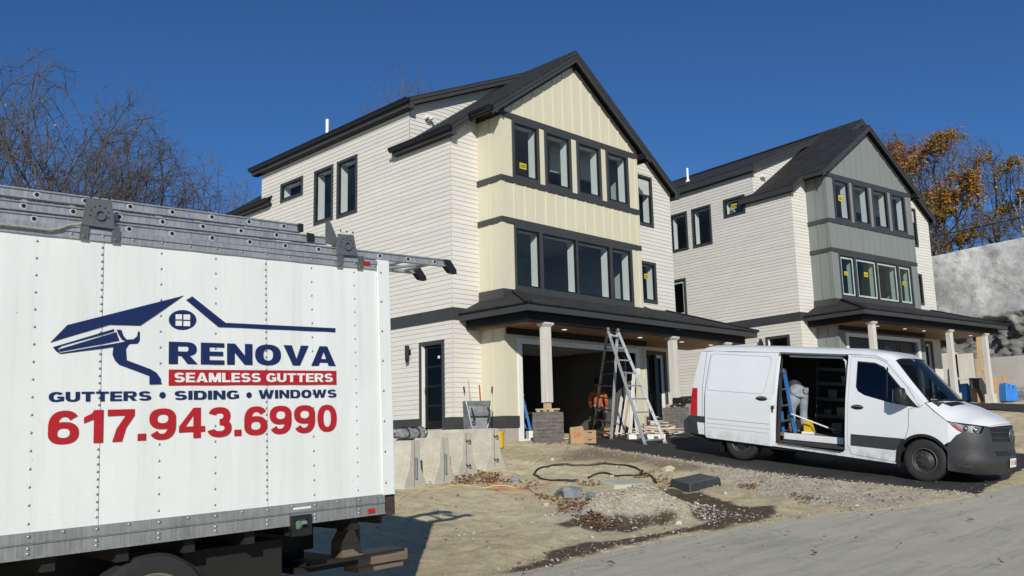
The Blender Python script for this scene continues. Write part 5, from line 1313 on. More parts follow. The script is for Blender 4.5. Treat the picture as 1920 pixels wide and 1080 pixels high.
b = MB(); b.box(-2.985, -2.95, -0.985, -0.96, 1.02, 1.12); b.box(-2.965, -2.93, -1.03, -0.97, 1.10, 1.16); b.tube([(-2.96, -0.985, 1.4), (-2.94, -0.99, 1.52), (-2.965, -0.985, 1.62)], 0.016, 8); b.build('door_latch', 'black', sdoor)
# opening: rails, liner, floor, step
b = MB(); y0 = -0.80
yo = lambda z: -van_w(-2, z)+0.01
for (x0, z0), (x1, z1) in zip(OPEN, OPEN[1:]+OPEN[:1]): b.quad((x0, yo(z0), z0), (x1, yo(z1), z1), (x1, -0.78, z1), (x0, -0.78, z0))
b.build('door_surround', 'liner', VAN)
b = MB(); b.box(-4.75, -1.35, 0.80, 0.84, 0.60, 2.18); b.box(-4.75, -1.35, -0.80, 0.84, 2.185, 2.21); b.box(-4.78, -4.74, -0.84, 0.84, 0.6, 2.18); b.box(-1.40, -1.36, -0.62, 0.84, 0.6, 2.18); b.box(-1.42, -1.40, -0.84, -0.62, 0.62, 2.18)
b.box(-4.75, -2.92, -0.835, -0.80, 0.6, 2.18)
b.build('lining', 'liner', VAN)
b = MB(); b.box(-4.75, -1.36, -0.66, 0.84, 0.56, 0.615); b.build('cargo_floor', 'floorwood', VAN)
b = MB(); b.box(-2.86, -1.62, -0.675, -0.661, 0.50, 0.625); b.build('step_edge', 'vanwhite', VAN)
b = MB(); b.box(-2.9, -1.42, -0.93, -0.67, 0.42, 0.47); b.box(-2.9, -1.42, -0.66, -0.60, 0.40, 0.56); b.build('step_well', 'liner', VAN)
b = MB(); b.bar((-2.86, -0.90, 2.225), (-1.5, -0.90, 2.215), 0.05, 0.035); b.build('door_rail', 'steel', VAN)
b = MB(); b.bar((-2.85, -0.955, 0.405), (-1.53, -0.955, 0.365), 0.03, 0.02); b.build('door_rail', 'steel', VAN)
b = MB(); b.tube([(-2.70, -0.79, 2.17), (-1.62, -0.79, 2.165), (-1.54, -0.79, 2.10), (-1.50, -0.79, 1.7), (-1.50, -0.79, 0.6)], 0.02, 8); b.build('opening_seal', 'vanwhite', VAN)
# wheels
def van_wheel(x, side):
    g = MB(); R = 0.378; y = side*0.965
    pr = [(0.215, -0.02), (0.235, -0.012), (0.30, 0.004), (0.345, -0.002), (0.368, -0.02), (R, -0.05), (R, -0.20), (0.36, -0.225), (0.22, -0.225)]
    g.lathe(pr, (0, 0, 0), 'y', 44, cap=False)
    for k in range(44):                                     # tread blocks on the shoulder
        a = 2*math.pi*k/44; ca, sa_ = math.cos(a), math.sin(a)
        g.bar((R*sa_*0.975, -0.035, R*ca*0.975), (R*sa_*0.998, -0.07, R*ca*0.998), 0.020, 0.016, up=(sa_, 0, ca))
    o = g.build('wheel', 'rubber', VAN, smooth=40); o.location = (x, y, R)
    o.rotation_euler = (0, 0, 0 if side > 0 else math.pi)
    g = MB(); g.lathe([(0.222, -0.025), (0.212, -0.008), (0.200, -0.02), (0.195, -0.06), (0.175, -0.075), (0.15, -0.05), (0.11, -0.045), (0.085, -0.02), (0.075, -0.018), (0.0001, -0.018)], (0, 0, 0), 'y', 36, cap=False)
    r2 = g.build('rim', 'vanrim', o, smooth=40)
    g = MB(); g.lathe([(0.224, -0.022), (0.212, -0.004), (0.203, -0.016)], (0, 0, 0), 'y', 36, cap=False)
    for k in range(16):
        a = 2*math.pi*k/16+0.1
        g.lathe([(0.0155, 0.0), (0.0001, 0.0)], (0.165*math.cos(a), -0.055, 0.165*math.sin(a)), 'y', 8)
    for k in range(6):
        a = 2*math.pi*k/6; g.lathe([(0.013, -0.02), (0.011, 0.0), (0.0001, 0.0)], (0.10*math.cos(a), -0.026, 0.10*math.sin(a)), 'y', 6)
    g.build('wheel_bolt', 'hubgrey', r2, smooth=40)
for x in (0.0, -3.665):
    for s in (-1, 1): van_wheel(x, s)
b = MB()
for x, r_, s in ((-0.01, 0.46, -1), (-3.665, 0.44, -1), (-0.01, 0.46, 1), (-3.665, 0.44, 1)):
    pts = arc(x, 0.375, r_, -10, 190, 16)
    for p, q in zip(pts[:-1], pts[1:]): b.quad((p[0], s*0.95, p[1]), (q[0], s*0.95, q[1]), (q[0], s*0.55, q[1]), (p[0], s*0.55, p[1]))
    b.poly([(p[0], s*0.56, p[1]) for p in pts])
b.box(-4.7, 0.8, -0.55, 0.55, 0.28, 0.40); b.box(-3.15, -0.55, -0.92, 0.92, 0.30, 0.36); b.box(-4.85, -4.15, -0.9, 0.9, 0.36, 0.42)
b.build('underside', 'seam', VAN)
b = MB(); b.box(-4.16, -4.13, -0.95, -0.72, 0.12, 0.42); b.build('mud_flap', 'black', VAN)
# front: bumper, grille, lamps
BUMP = [(0.0, 0.735), (sx_(0.44), 0.75), (sx_(0.53), 0.87), (sx_(0.62), 0.925), (sx_(0.90), 0.925), (sx_(0.955), 1.04), (sx_(1.06), 1.065), (SMAX, 1.08), (SMAX, 0.22), (sx_(0.9), 0.215), (sx_(0.6), 0.235), (sx_(0.42), 0.255), (0.0, 0.30)]
b = MB()
for s in (-1, 1): tri_surface(b, BUMP, [], WR(s, 0.004), 0.06)
arc_f = arc(-0.01, 0.375, 0.445, -8, 42, 8)
for s in (-1, 1):
    pts = [(x, z) for x, z in arc_f]; b.add([SR(0.003)(*p) if s < 0 else SLf(0.003)(*p) for p in pts]+[(WR(s, 0.004)(0, z) if True else 0) for x, z in pts], [(i, i+1, len(pts)+i+1, len(pts)+i) for i in range(len(pts)-1)])
bp = b.build('bumper', 'vanblack', VAN, smooth=32)
b = MB()
for k, z in enumerate((0.80, 0.885, 0.97)):
    for s in (-1, 1):
        tri_surface(b, [(sx_(1.012), z), (SMAX, z), (SMAX, z+0.045), (sx_(1.005), z+0.045)], [], WR(s, 0.013), 0.08)
for s in (-1, 1):
    tri_surface(b, [(sx_(1.045), 0.55), (SMAX, 0.55), (SMAX, 0.63), (sx_(1.03), 0.63)], [], WR(s, 0.013), 0.08)
b.build('grille_slot', 'black', bp)
for s in (-1, 1):
    b = MB(); b.tube([Vector(WR(s, 0.006)(t, z)) for t, z in ((sx_(0.60), 0.44), (sx_(0.66), 0.53), (sx_(0.76), 0.575), (sx_(0.90), 0.585), (sx_(1.0), 0.60))], 0.005, 6); b.tube([Vector(WR(s, 0.006)(t, z)) for t, z in ((sx_(0.55), 0.36), (sx_(0.75), 0.345), (sx_(0.95), 0.345), (SMAX, 0.345))], 0.008, 6); b.build('bumper_crease', 'vanblack', bp, smooth=60)
b = MB()
for z in (0.858, 0.945, 1.03): b.tube([Vector(WR(s, 0.012)(t, z)) for s, t in [(-1, sx_(1.012)), (-1, sx_(1.06)), (-1, sx_(1.10)), (-1, SMAX), (1, sx_(1.10)), (1, sx_(1.06)), (1, sx_(1.012))]], 0.013, 8)
b.build('grille_bar', 'vanblack', bp, smooth=60)
b = MB(); c0 = Vector(WR(1, 0.03)(SMAX, 0.905))
b.tube([c0+Vector((0.01, 0.098*math.cos(2*math.pi*k/28), 0.098*math.sin(2*math.pi*k/28))) for k in range(29)], 0.011, 8)
for k in range(3):
    a = rad(90+120*k); d = Vector((0, math.cos(a), math.sin(a))); n2 = Vector((0, -d.z, d.y))*0.016
    p0 = c0+Vector((0.016, 0, 0)); b.add([p0+n2, p0-n2, p0+d*0.09, p0+Vector((0.014, 0, 0))], [(0, 3, 2), (3, 1, 2), (0, 1, 3)])
b.build('emblem', 'hubgrey', bp, smooth=30)
b = MB(); y = 0.0; P0 = Vector(WR(1, 0.035)(SMAX, 0.42)); b.box(P0.x-0.012, P0.x, -0.155, 0.155, 0.345, 0.50); pl = b.build('number_plate', 'white', bp, bevel=0.006)
b = MB(); rr = random.Random(5)
for k in range(7):
    if k == 3: continue
    yy = -0.125+k*0.036; b.box(P0.x+0.001, P0.x+0.003, yy, yy+0.007, 0.385, 0.455); b.box(P0.x+0.001, P0.x+0.003, yy+0.007, yy+0.024, 0.385+0.03*rr.randint(0, 2), 0.395+0.03*rr.randint(0, 2)+0.01)
b.build('plate_marks', 'redvinyl', pl)
HL = [(0.0, 1.098), (sx_(0.60), 1.085), (sx_(0.76), 1.07), (sx_(0.955), 1.038), (sx_(0.90), 0.93), (sx_(0.62), 0.93), (sx_(0.56), 0.957), (sx_(0.47), 1.022)]
for s in (-1, 1):
    b = MB(); tri_surface(b, HL, [], WR(s, -0.035), 0.05); h = b.build('headlight', 'hubgrey', VAN, smooth=30)
    b = MB(); tri_surface(b, HL, [], WR(s, 0.004), 0.05); b.build('lens', 'lampglass', h, smooth=40)
    b = MB()
    for t, z, r_ in ((sx_(0.70), 1.0, 0.055), (sx_(0.84), 0.985, 0.05)):
        q = Vector(WR(s, -0.012)(t, z)); b.sphere(q, r_, 14, 8, (0.6, 0.9, 0.85))
    b.build('reflector', 'chrome', h, smooth=60)
    b = MB(); tri_surface(b, [(sx_(0.455), 1.035), (sx_(0.52), 1.05), (sx_(0.66), 0.955), (sx_(0.60), 0.95)], [], WR(s, -0.005), 0.05); b.build('indicator', 'amber', h)
# hood details
b = MB()
for y0, y1 in ((-0.60, -0.18), (0.18, 0.60)):
    zz = lambda x, y: 1.452-0.30*max(0, x-0.27)**0.98-0.03*abs(y/0.9)**2.6-0.06*abs(y)**2.6+0.006
    xf = lambda y: 0.30-0.25*(abs(y)/0.92)**2
    b.add([(xf(y0)+0.03, y0, zz(xf(y0)+0.2, y0)), (xf(y1)+0.03, y1, zz(xf(y1)+0.2, y1)), (xf(y1)+0.17, y1*0.98, zz(xf(y1)+0.32, y1)-0.012), (xf(y0)+0.17, y0*0.96, zz(xf(y0)+0.32, y0)-0.012)], [(0, 1, 2, 3)])
vent_pts = b
bx = []
rows_h = blend(HD_C, HD_S, 40, 20, 2.6)
def hood_at(v, u):
    j = v*40; i = 20+u*20; r0 = rows_h[int(j)]; p = Vector(r0[int(round(i))]); q = Vector(rows_h[min(40, int(j)+1)][int(round(i))]); return p.lerp(q, j-int(j))
for s in (-1, 1):
    b = MB(); us_ = np.linspace(0.22, 0.68, 9)*s
    top = [hood_at(0.055, u)+Vector((0, 0, 0.007)) for u in us_]; bot = [hood_at(0.20, u*0.95)+Vector((0, 0, 0.007)) for u in us_]
    b.add(top+bot, [(i, i+1, 9+i+1, 9+i) for i in range(8)])
    b.build('bonnet_vent', 'black', VAN)
b = MB()
for s in (-1, 1): b.tube([hood_at(v, s)+Vector((0, s*0.003, 0.0015)) for v in np.linspace(0, 0.975, 16)], 0.0028, 6)
b.tube([hood_at(0.97, u)+Vector((0.002, 0, 0.0)) for u in np.linspace(-0.95, 0.95, 15)], 0.003, 6)
b.build('bonnet_gap', 'seam', VAN)
# windscreen and what shows through it
b = MB(); rows_w = blend(WS_C, WS_S, 10, 10, 2.2); add_rows(b, rows_w); ws = b.build('windscreen', 'wsglass', VAN, smooth=40)
b = MB()
edge = [rows_w[0][i] for i in range(21)]+[rows_w[j][20] for j in range(1, 11)]+[rows_w[10][i] for i in range(19, -1, -1)]+[rows_w[j][0] for j in range(9, 0, -1)]
cen = Vector((-0.12, 0, 1.83)); e1 = [Vector(p)+Vector((0.005, 0, 0.004)) for p in edge]; e2 = [p+(cen-p)*Vector((0.07)) if False else p+(cen-p)*0.05 for p in e1]
k_ = len(e1); b.add(e1+e2, [(i, (i+1) % k_, k_+(i+1) % k_, k_+i) for i in range(k_)]); b.build('screen_border', 'black', ws)
b = MB()
for (y0, y1) in ((0.62, 0.05), (-0.02, -0.55)):
    P_ = lambda y, h: Vector(rows_w[int(h)][10+int(round(y/0.82*10))])+Vector((0.02, 0, 0.02))
    b.tube([P_(y0, 0), P_(y1, 0)+Vector((0.0, 0, 0.01))], 0.010, 6); b.tube([P_(y0, 0)-Vector((-0.02, 0, 0.03)), P_(y1+0.2, 0)], 0.008, 6)
b.build('wiper', 'black', VAN)
b = MB(); b.prism([(0.20, 1.43), (-0.25, 1.40), (-0.30, 1.15), (0.1, 0.9)], lambda u, v, d: (u, d, v), -0.80, 0.80); b.build('dashboard', 'liner', VAN)
b = MB(); b.box(-0.02, 0.14, -0.30, 0.02, 1.436, 1.440); b.box(-0.15, 0.02, -0.62, -0.42, 1.432, 1.437); b.box(-0.10, 0.0, -0.40, -0.34, 1.43, 1.47); b.build('paper', 'white', VAN)
b = MB()
for yy in (0.45, -0.45): b.box(-1.0, -0.86, yy-0.24, yy+0.24, 0.95, 1.62); b.box(-0.98, -0.50, yy-0.24, yy+0.24, 0.85, 1.0); b.box(-0.99, -0.90, yy-0.13, yy+0.13, 1.63, 1.85)
b.build('seat', 'liner', VAN, bevel=0.04)
b = MB(); b.tube([Vector((-0.33, 0.45, 1.45))+Vector((0.06*math.sin(t), 0.19*math.cos(t), 0.18*math.sin(t))) for t in np.linspace(0, 2*math.pi, 21)], 0.017, 8); b.bar((-0.33, 0.27, 1.45), (-0.33, 0.63, 1.45), 0.05, 0.03); b.build('steering_wheel', 'black', VAN)
# mirrors
for s in (-1, 1):
    b = MB(); q = Vector((-0.36, s*1.17, 1.50))
    b.sphere(q, 0.5, 18, 12, (0.17, 0.21, 0.30)); 
    for i, p in enumerate(b.v):
        d = Vector(p)-q; f = lambda a, h: math.copysign(min(abs(a)*1.30, h), a)
        b.v[i] = (q.x+f(d.x, 0.085), q.y+f(d.y, 0.105), q.z+f(d.z, 0.150))
    b.bar((-0.30, s*0.93, 1.375), (-0.34, s*1.15, 1.385), 0.12, 0.07)
    o = b.build('mirror', 'black', VAN, smooth=50)
    b = MB(); b.box(-0.452, -0.447, s*1.17-0.085, s*1.17+0.085, 1.385, 1.615); b.build('mirror_glass', 'chrome', o)
# rear lamps, bumper
for s in (-1, 1):
    f = SR(0.010) if s < 0 else SLf(0.010)
    b = MB(); tri_surface(b, [(-4.925, 0.84), (-4.88, 1.42), (-4.74, 1.42), (-4.72, 0.84)], [], f, 0.1)
    b.add([f(-4.925, 0.84), f(-4.88, 1.42), (-4.93, s*0.80, 1.42), (-4.965, s*0.80, 0.84)], [(0, 1, 2, 3)])
    b.build('tail_light', 'redlens', VAN)
b = MB()
for s in (-1, 1):
    f = SR(0.012) if s < 0 else SLf(0.012)
    tri_surface(b, [(-4.96, 0.82), (-4.50, 0.83), (-4.49, 0.43), (-4.90, 0.46)], [], f, 0.1)
b.prism([(-4.90, 0.42), (-5.08, 0.46), (-5.10, 0.70), (-4.96, 0.82), (-4.85, 0.82)], lambda u, v, d: (u, d, v), -0.93, 0.93)
rb_ = b.build('rear_bumper', 'vanblack', VAN, smooth=30)
b = MB(); tri_surface(b, [(-4.72, 0.70), (-4.52, 0.69), (-4.52, 0.45), (-4.68, 0.45)], [], SR(0.016), 0.1); b.build('bumper_patch', 'vanwhite', rb_)
b = MB(); b.prism([(-0.95, 2.345), (-1.12, 2.375), (-1.11, 2.43), (-1.08, 2.43)], lambda u, v, d: (u, d, v), -0.02, 0.02); b.build('aerial', 'black', VAN)
# shelves against the far side
b = MB()
for z in (0.95, 1.30, 1.62, 1.92): b.box(-2.75, -1.45, 0.45, 0.79, z, z+0.03); b.box(-2.75, -1.45, 0.44, 0.455, z-0.01, z+0.06)
for x in (-2.74, -1.50): b.box(x, x+0.03, 0.45, 0.79, 0.62, 2.1)
b.build('shelving', simple('grey_shelf', (0.10, 0.10, 0.10), 0.6, 0.3), VAN)
def van_pt(x, y, z): return VM @ Vector((x, y, z))
# ------------------------------------------------------------------ things on the site
def gnd(p): return Vector((p[0], p[1], float(ground_z(np.array([p[0]]), np.array([p[1]]))[0])))
def gpx(px, py): return gnd(on_ground(px, py))
M['barrier'] = simple('weathered_concrete', (0.50, 0.475, 0.39), 0.9, var=0.28, vs=1.6, bs=0.35, bscale=25)
M['pipegrey'] = simple('galvanised_pipe', (0.20, 0.22, 0.25), 0.5, 0.4)
# concrete barriers
def barrier(xy, label, loops, yaw):
    p = gnd(xy)
    B = thing('concrete_barrier', label, 'barrier', p, yaw, 'concrete road barriers')
    pr = [(-0.30, 0.0), (0.30, 0.0), (0.30, 0.075), (0.165, 0.33), (0.115, 0.80), (0.10, 0.815), (-0.10, 0.815), (-0.115, 0.80), (-0.165, 0.33), (-0.30, 0.075)]
    g = MB(); L = 3.0
    rows = []
    for k in range(13):
        y = L*k/12; rows.append([(x+random.uniform(-.006, .006), y, z-0.05 if z < 0.01 else z) for x, z in pr])
    n = len(pr); g.add([q for r in rows for q in r], [(j*n+i, j*n+(i+1) % n, (j+1)*n+(i+1) % n, (j+1)*n+i) for j in range(12) for i in range(n)]+[tuple(range(n)), tuple(12*n+i for i in range(n))])
    g.build('block', 'barrier', B, bevel=0.012)
    if loops:
        for z in (0.66, 0.20):
            g = MB(); g.tube([(-0.05, 0.01, z+0.02)]+[(-0.05*math.cos(t), -0.055*math.sin(t)-0.01, z-0.02*math.sin(t)) for t in np.linspace(0.15, math.pi-0.15, 9)]+[(0.05, 0.01, z+0.02)], 0.011, 7)
            g.build('lifting_loop', 'rust', B, smooth=60)
        g = MB(); g.box(-0.036, -0.030, -0.004, 0.02, 0.05, 0.80); g.build('joint_groove', 'chassis', B)
    else:
        g = MB(); g.lathe([(0.022, 0.16), (0.022, 0.52)], (0.0, -0.022, 0), 'z', 12); g.build('slot_pipe', 'pipegrey', B, smooth=40)
        g = MB(); g.box(-0.028, -0.023, -0.004, 0.02, 0.02, 0.75); g.build('joint_groove', 'chassis', B)
    return B
_a = gpx(779, 914)
for (dx, dy, lab, lp_, yw) in ((0, 0, 'concrete barrier nearest the truck with a grey pipe down its end', False, 13), (0.86, 0.22, 'concrete barrier with a pipe in its end slot, second from the truck', False, 11), (1.70, 0.54, 'concrete barrier with rebar loops on its end, third from the truck', True, 9), (2.74, 0.86, 'concrete barrier with rebar loops farthest from the truck', True, 7)):
    barrier((_a[0]+dx, _a[1]+dy), lab, lp_, rad(yw))
# wrapped bundle lying on the first barrier
q = at_Y(772, 810, gpx(779, 914)[1]+0.9); Bn = thing('bundle', 'grey plastic-wrapped tool bundle strapped on top of a concrete barrier', 'bundle', q)
b = MB(); rr = random.Random(2)
for k, (dy, dz, r_) in enumerate(((0, 0, 0.085), (0.09, -0.02, 0.07), (-0.08, -0.02, 0.07))):
    b.tube([(x, dy+rr.uniform(-.02, .02), dz+rr.uniform(-.015, .015)-0.02*k) for x in np.linspace(-0.42, 0.30, 9)], [r_*rr.uniform(.75, 1.15)*(0.5 if i in (0, 8) else 1) for i in range(9)], 9)
b.build('wrap', simple('grey_wrap', (0.23, 0.23, 0.225), 0.35, var=0.5, vs=14, bs=0.4, bscale=18), Bn, smooth=50)
b = MB()
for x in (-0.2, 0.05, 0.22): b.tube([(x, 0.19*math.cos(t), 0.11*math.sin(t)-0.02) for t in np.linspace(0, 2*math.pi, 15)], 0.011, 5)
b.build('strap', 'black', Bn)
# wheelbarrow tipped up on its nose behind the barriers
p = gnd((at_Y(899, 800, -1.25)[0], -1.25)); WB = thing('wheelbarrow', 'grey steel wheelbarrow standing on its nose behind the barriers with handles up', 'wheelbarrow', p, rad(-30))
b = MB()
for s in (-1, 1): b.tube([(s*0.10, -0.02, 0.12), (s*0.22, -0.05, 0.55), (s*0.31, 0.02, 1.02), (s*0.34, 0.06, 1.28)], 0.019, 8)
b.build('frame', 'alu', WB, smooth=50)
for s in (-1, 1):
    b = MB(); b.tube([(s*0.335, 0.055, 1.22), (s*0.36, 0.09, 1.44)], 0.022, 8); b.build('grip', 'black', WB)
b = MB(); fn = lambda u, v, d: (u, d, v)
o1 = [(-0.22, 0.40), (0.22, 0.40), (0.25, 0.95), (-0.25, 0.95)]; o2 = [(-0.33, 0.25), (0.33, 0.25), (0.36, 1.10), (-0.36, 1.10)]
b.add([(u, 0.02, v) for u, v in o1]+[(u, 0.26, v) for u, v in o2], [(0, 1, 2, 3)]+[(i, (i+1) % 4, 4+(i+1) % 4, 4+i) for i in range(4)])
b.build('tray', simple('scuffed_grey_steel', (0.21, 0.22, 0.225), 0.45, 0.3, var=0.4, vs=5), WB, bevel=0.02)
for s in (-1, 1):
    b = MB(); b.tube([(s*0.20, -0.04, 0.92), (s*0.22, -0.22, 0.86), (s*0.16, -0.24, 0.62), (s*0.2, -0.04, 0.55)], 0.015, 8); b.build('leg', 'black', WB, smooth=50)
b = MB(); b.box(-0.24, 0.24, -0.075, -0.055, 0.72, 0.80); b.build('cross_plate', 'steel', WB)
b = MB(); b.lathe([(0.09, -0.05), (0.16, -0.045), (0.18, 0), (0.16, 0.045), (0.09, 0.05)], (0, 0.02, 0.18), 'x', 20); b.build('wheel', 'rubber', WB, smooth=40)
for i, (px0, x_, top, c, lab, lean) in enumerate(((888, 0, 1.62, 'lumber', 'wooden-handled shovel leaning in the wheelbarrow, tallest of the tools', 0.05), (905, 0, 1.5, 'redvinyl', 'red-handled shovel leaning in the wheelbarrow', -0.02), (894, 0, 1.25, 'brownwood', 'short dark-handled shovel leaning in the wheelbarrow', 0.12))):
    p = gnd((at_Y(px0, 800, -0.95)[0], -0.95)); t = thing('shovel', lab, 'shovel', p, 0, 'long-handled tools in the wheelbarrow')
    b = MB(); b.tube([(0, 0, 0.3), (-lean, 0.12, top)], 0.018, 8); b.build('shaft', c, t, smooth=50)
    b = MB(); b.add([(-0.1, -0.02, 0.35), (0, 0.02, 0.38), (0.1, -0.02, 0.35), (0.09, -0.03, 0.12), (0, 0.0, 0.02), (-0.09, -0.03, 0.12)], [(0, 1, 4, 5), (1, 2, 3, 4)]); b.build('blade', 'steel', t)
# yellow pail
M['pail'] = simple('yellow_plastic', (0.62, 0.40, 0.012), 0.35, var=0.08)
p = gpx(934, 837); t = thing('bucket', 'yellow plastic pail with a dark printed label beside the end barrier', 'bucket', p)
b = MB(); b.lathe([(0.128, 0), (0.148, 0.33), (0.155, 0.33), (0.155, 0.38), (0.148, 0.38), (0.14, 0.03), (0.0001, 0.03)], (0, 0, 0), 'z', 28); b.build('tub', 'pail', t, smooth=40)
b = MB(); 
for k in range(3):
    a0 = rad(-150+k*3); 
    b.add([(0.142*math.cos(a0+j*0.16), 0.142*math.sin(a0+j*0.16), z) for z in (0.20-0.055*k, 0.235-0.055*k) for j in range(6-k)], [(j, j+1, (6-k)+j+1, (6-k)+j) for j in range(5-k)])
b.build('label_print', 'black', t)
b = MB(); b.tube([(0.15*math.cos(a), 0.15*math.sin(a)-0.02, 0.33-0.1*math.sin(a)) for a in np.linspace(math.pi, 2*math.pi, 11)], 0.004, 5); b.build('bail', 'steel', t)
# step ladders
M['blueglass'] = simple('blue_fibreglass', (0.035, 0.15, 0.42), 0.45, var=0.1)
M['brightalu'] = alumat('bright_aluminium', (0.33, 0.34, 0.345), 0.35, 0.25)
def step_ladder(label, base, rz, h, w0, w1, spread, steps, cap_mat, group=None):
    t = thing('stepladder', label, 'ladder', base, rz, group)
    for nm, y0, sgn in (('front_rail', 0.0, 1), ('rear_rail', spread, -1)):
        for s in (-1, 1):
            b = MB(); b.bar((s*w0/2, y0, 0), (s*w1/2, spread*0.5-sgn*0.06, h-0.05), 0.028, 0.07, up=(0, 1, 0)); b.build(nm, 'blueglass', t)
    for k in range(steps):
        f = (k+1)/(steps+1); z = f*h; wq = w0+(w1-w0)*f; y = 0.0+(spread*0.5-0.06)*f
        b = MB(); b.box(-wq/2, wq/2, y-0.045, y+0.05, z-0.03, z); b.build('step', 'brightalu', t)
    b = MB(); b.box(-w1/2-0.03, w1/2+0.03, spread*0.5-0.11, spread*0.5+0.11, h-0.05, h+0.02); b.build('top_cap', cap_mat, t, bevel=0.01)
    return t
p = at_Y(982, 823, 0.15); step_ladder('blue stepladder with a yellow top standing inside the garage opening beside the left jamb', (p[0]+0.20, 0.1, 0.10), rad(62), 1.22, 0.46, 0.30, 0.62, 3, 'pail')
# red and white box, paper bag, cartons
M['kraft'] = simple('kraft_cardboard', (0.36, 0.235, 0.13), 0.85, var=0.15, vs=4)
M['orangeprint'] = simple('orange_print', (0.55, 0.14, 0.04), 0.8)
M['redbox'] = simple('red_carton', (0.42, 0.02, 0.03), 0.5)
p = gpx(996, 826); t = thing('carton', 'small red and white carton beside the stone pier and the garage jamb', 'carton', p, rad(-20))
b = MB(); b.box(-0.10, 0.02, -0.09, 0.09, 0, 0.25); b.build('white_side', 'white', t, bevel=0.004); b = MB(); b.box(0.021, 0.13, -0.09, 0.09, 0, 0.245); b.build('red_side', 'redbox', t, bevel=0.004)
p = gpx(1081, 832); t = thing('paper_bag', 'open brown paper yard bag with orange printing in front of the garage', 'bag', p, rad(-38))
b = MB(); rr = random.Random(9); W, Dp, H = 0.155, 0.10, 0.40
ring_ = lambda z, k: [((W*sx+rr.uniform(-.015, .015))*k, (Dp*sy+rr.uniform(-.015, .015))*k, z+rr.uniform(-.015, .02)*(z > 0.1)) for sx, sy in ((-1, -1), (-.3, -1.08), (.35, -1.05), (1, -1), (1.05, 0), (1, 1), (0, 1.05), (-1, 1), (-1.04, 0))]
rs_ = [ring_(z, k) for z, k in ((0, 1.05), (0.12, 1.07), (0.26, 1.03), (0.36, 0.98), (H, 0.92))]
b.add([p_ for r in rs_ for p_ in r], [(j*9+i, j*9+(i+1) % 9, (j+1)*9+(i+1) % 9, (j+1)*9+i) for j in range(4) for i in range(9)]+[tuple(range(9))]); b.build('paper', 'kraft', t, smooth=25)
b = MB()
for k in range(16):
    a = rr.uniform(0, 2*math.pi); r_ = rr.uniform(0.02, 0.10); x, z = r_*math.cos(a)-0.0, 0.20+r_*math.sin(a)*1.1
    b.prism([(x-0.025, z-0.012), (x+0.012, z-0.02), (x+0.028, z+0.008), (x-0.01, z+0.02)], lambda u, v, d: (u, d, v), -0.1215-0.0006*k, -0.1212-0.0006*k)
b.build('print', 'orangeprint', t)
for k, (lab, z) in enumerate((('cardboard box on the ground beside the paper yard bag, lower of two', 0.0), ('cardboard box stacked on another beside the paper yard bag', 0.172))):
    p = gpx(1104, 830); t = thing('cardboard_box', lab, 'box', (p[0], p[1], p[2]+z), rad(-36+k*3), 'stacked cardboard boxes'); b = MB(); b.box(-0.155, 0.155, -0.14, 0.14, 0.0, 0.17); b.build('carton', 'kraft', t, bevel=0.004)
    b = MB(); b.box(-0.05, 0.05, -0.1425, -0.1405, 0.10, 0.125); b.build('hand_hole', 'black', t)
# tall folding ladder in front of the garage
A1, A2, B1, B2 = gpx(1112, 812), gpx(1146, 824), gpx(1211, 834), gpx(1249, 831)
dA = ((A1+A2)/2-Vector(CAM)).dot(Vector(FW_)); dB = ((B1+B2)/2-Vector(CAM)).dot(Vector(FW_))
def at_depth(px, py, d): return Vector(CAM+ray(px, py)*d)
T1, T2 = at_depth(1139.5, 618, (dA+dB)/2), at_depth(1158, 620, (dA+dB)/2+0.02)
wd = (T2-T1).length
LD = thing('folding_ladder', 'tall aluminium folding ladder opened in an A in front of the garage', 'ladder', (A1+B2)/2)
o_ = LD.location
def lrail(name, a, c, w_, mat='brightalu'):
    b = MB(); b.bar(a-o_, c-o_, w_, 0.07, up=(0.6, -0.8, 0)); return b.build(name, mat, LD)
for a, c in ((A1, T1), (A2, T2), (B1, T1), (B2, T2)):
    lrail('rail', a, c, 0.032)
    mdl = a.lerp(c, 0.48); lrail('outer_rail', a.lerp(c, 0.02), mdl, 0.05)
for (a1, a2, c1, c2) in ((A1, A2, T1, T2), (B1, B2, T1, T2)):
    for k in range(9):
        f = 0.05+k*0.112; b = MB(); p0, p1 = a1.lerp(c1, f)-o_, a2.lerp(c2, f)-o_; b.bar(p0, p1, 0.055, 0.035, up=(0, 0, 1)); b.build('rung', 'brightalu', LD)
for a in (A1, A2, B1, B2):
    b = MB(); d = (T1-a).normalized(); b.bar(a-o_-d*0.01, a-o_+d*0.10, 0.075, 0.09, up=(0.6, -0.8, 0)); b.build('foot', 'steel', LD)
for T in (T1, T2):
    b = MB(); s_ = (T2-T1).normalized(); q = T-o_; b.tube([q-s_*0.03, q+s_*0.03], 0.07, 14); b.build('hinge', 'steel', LD, smooth=40)
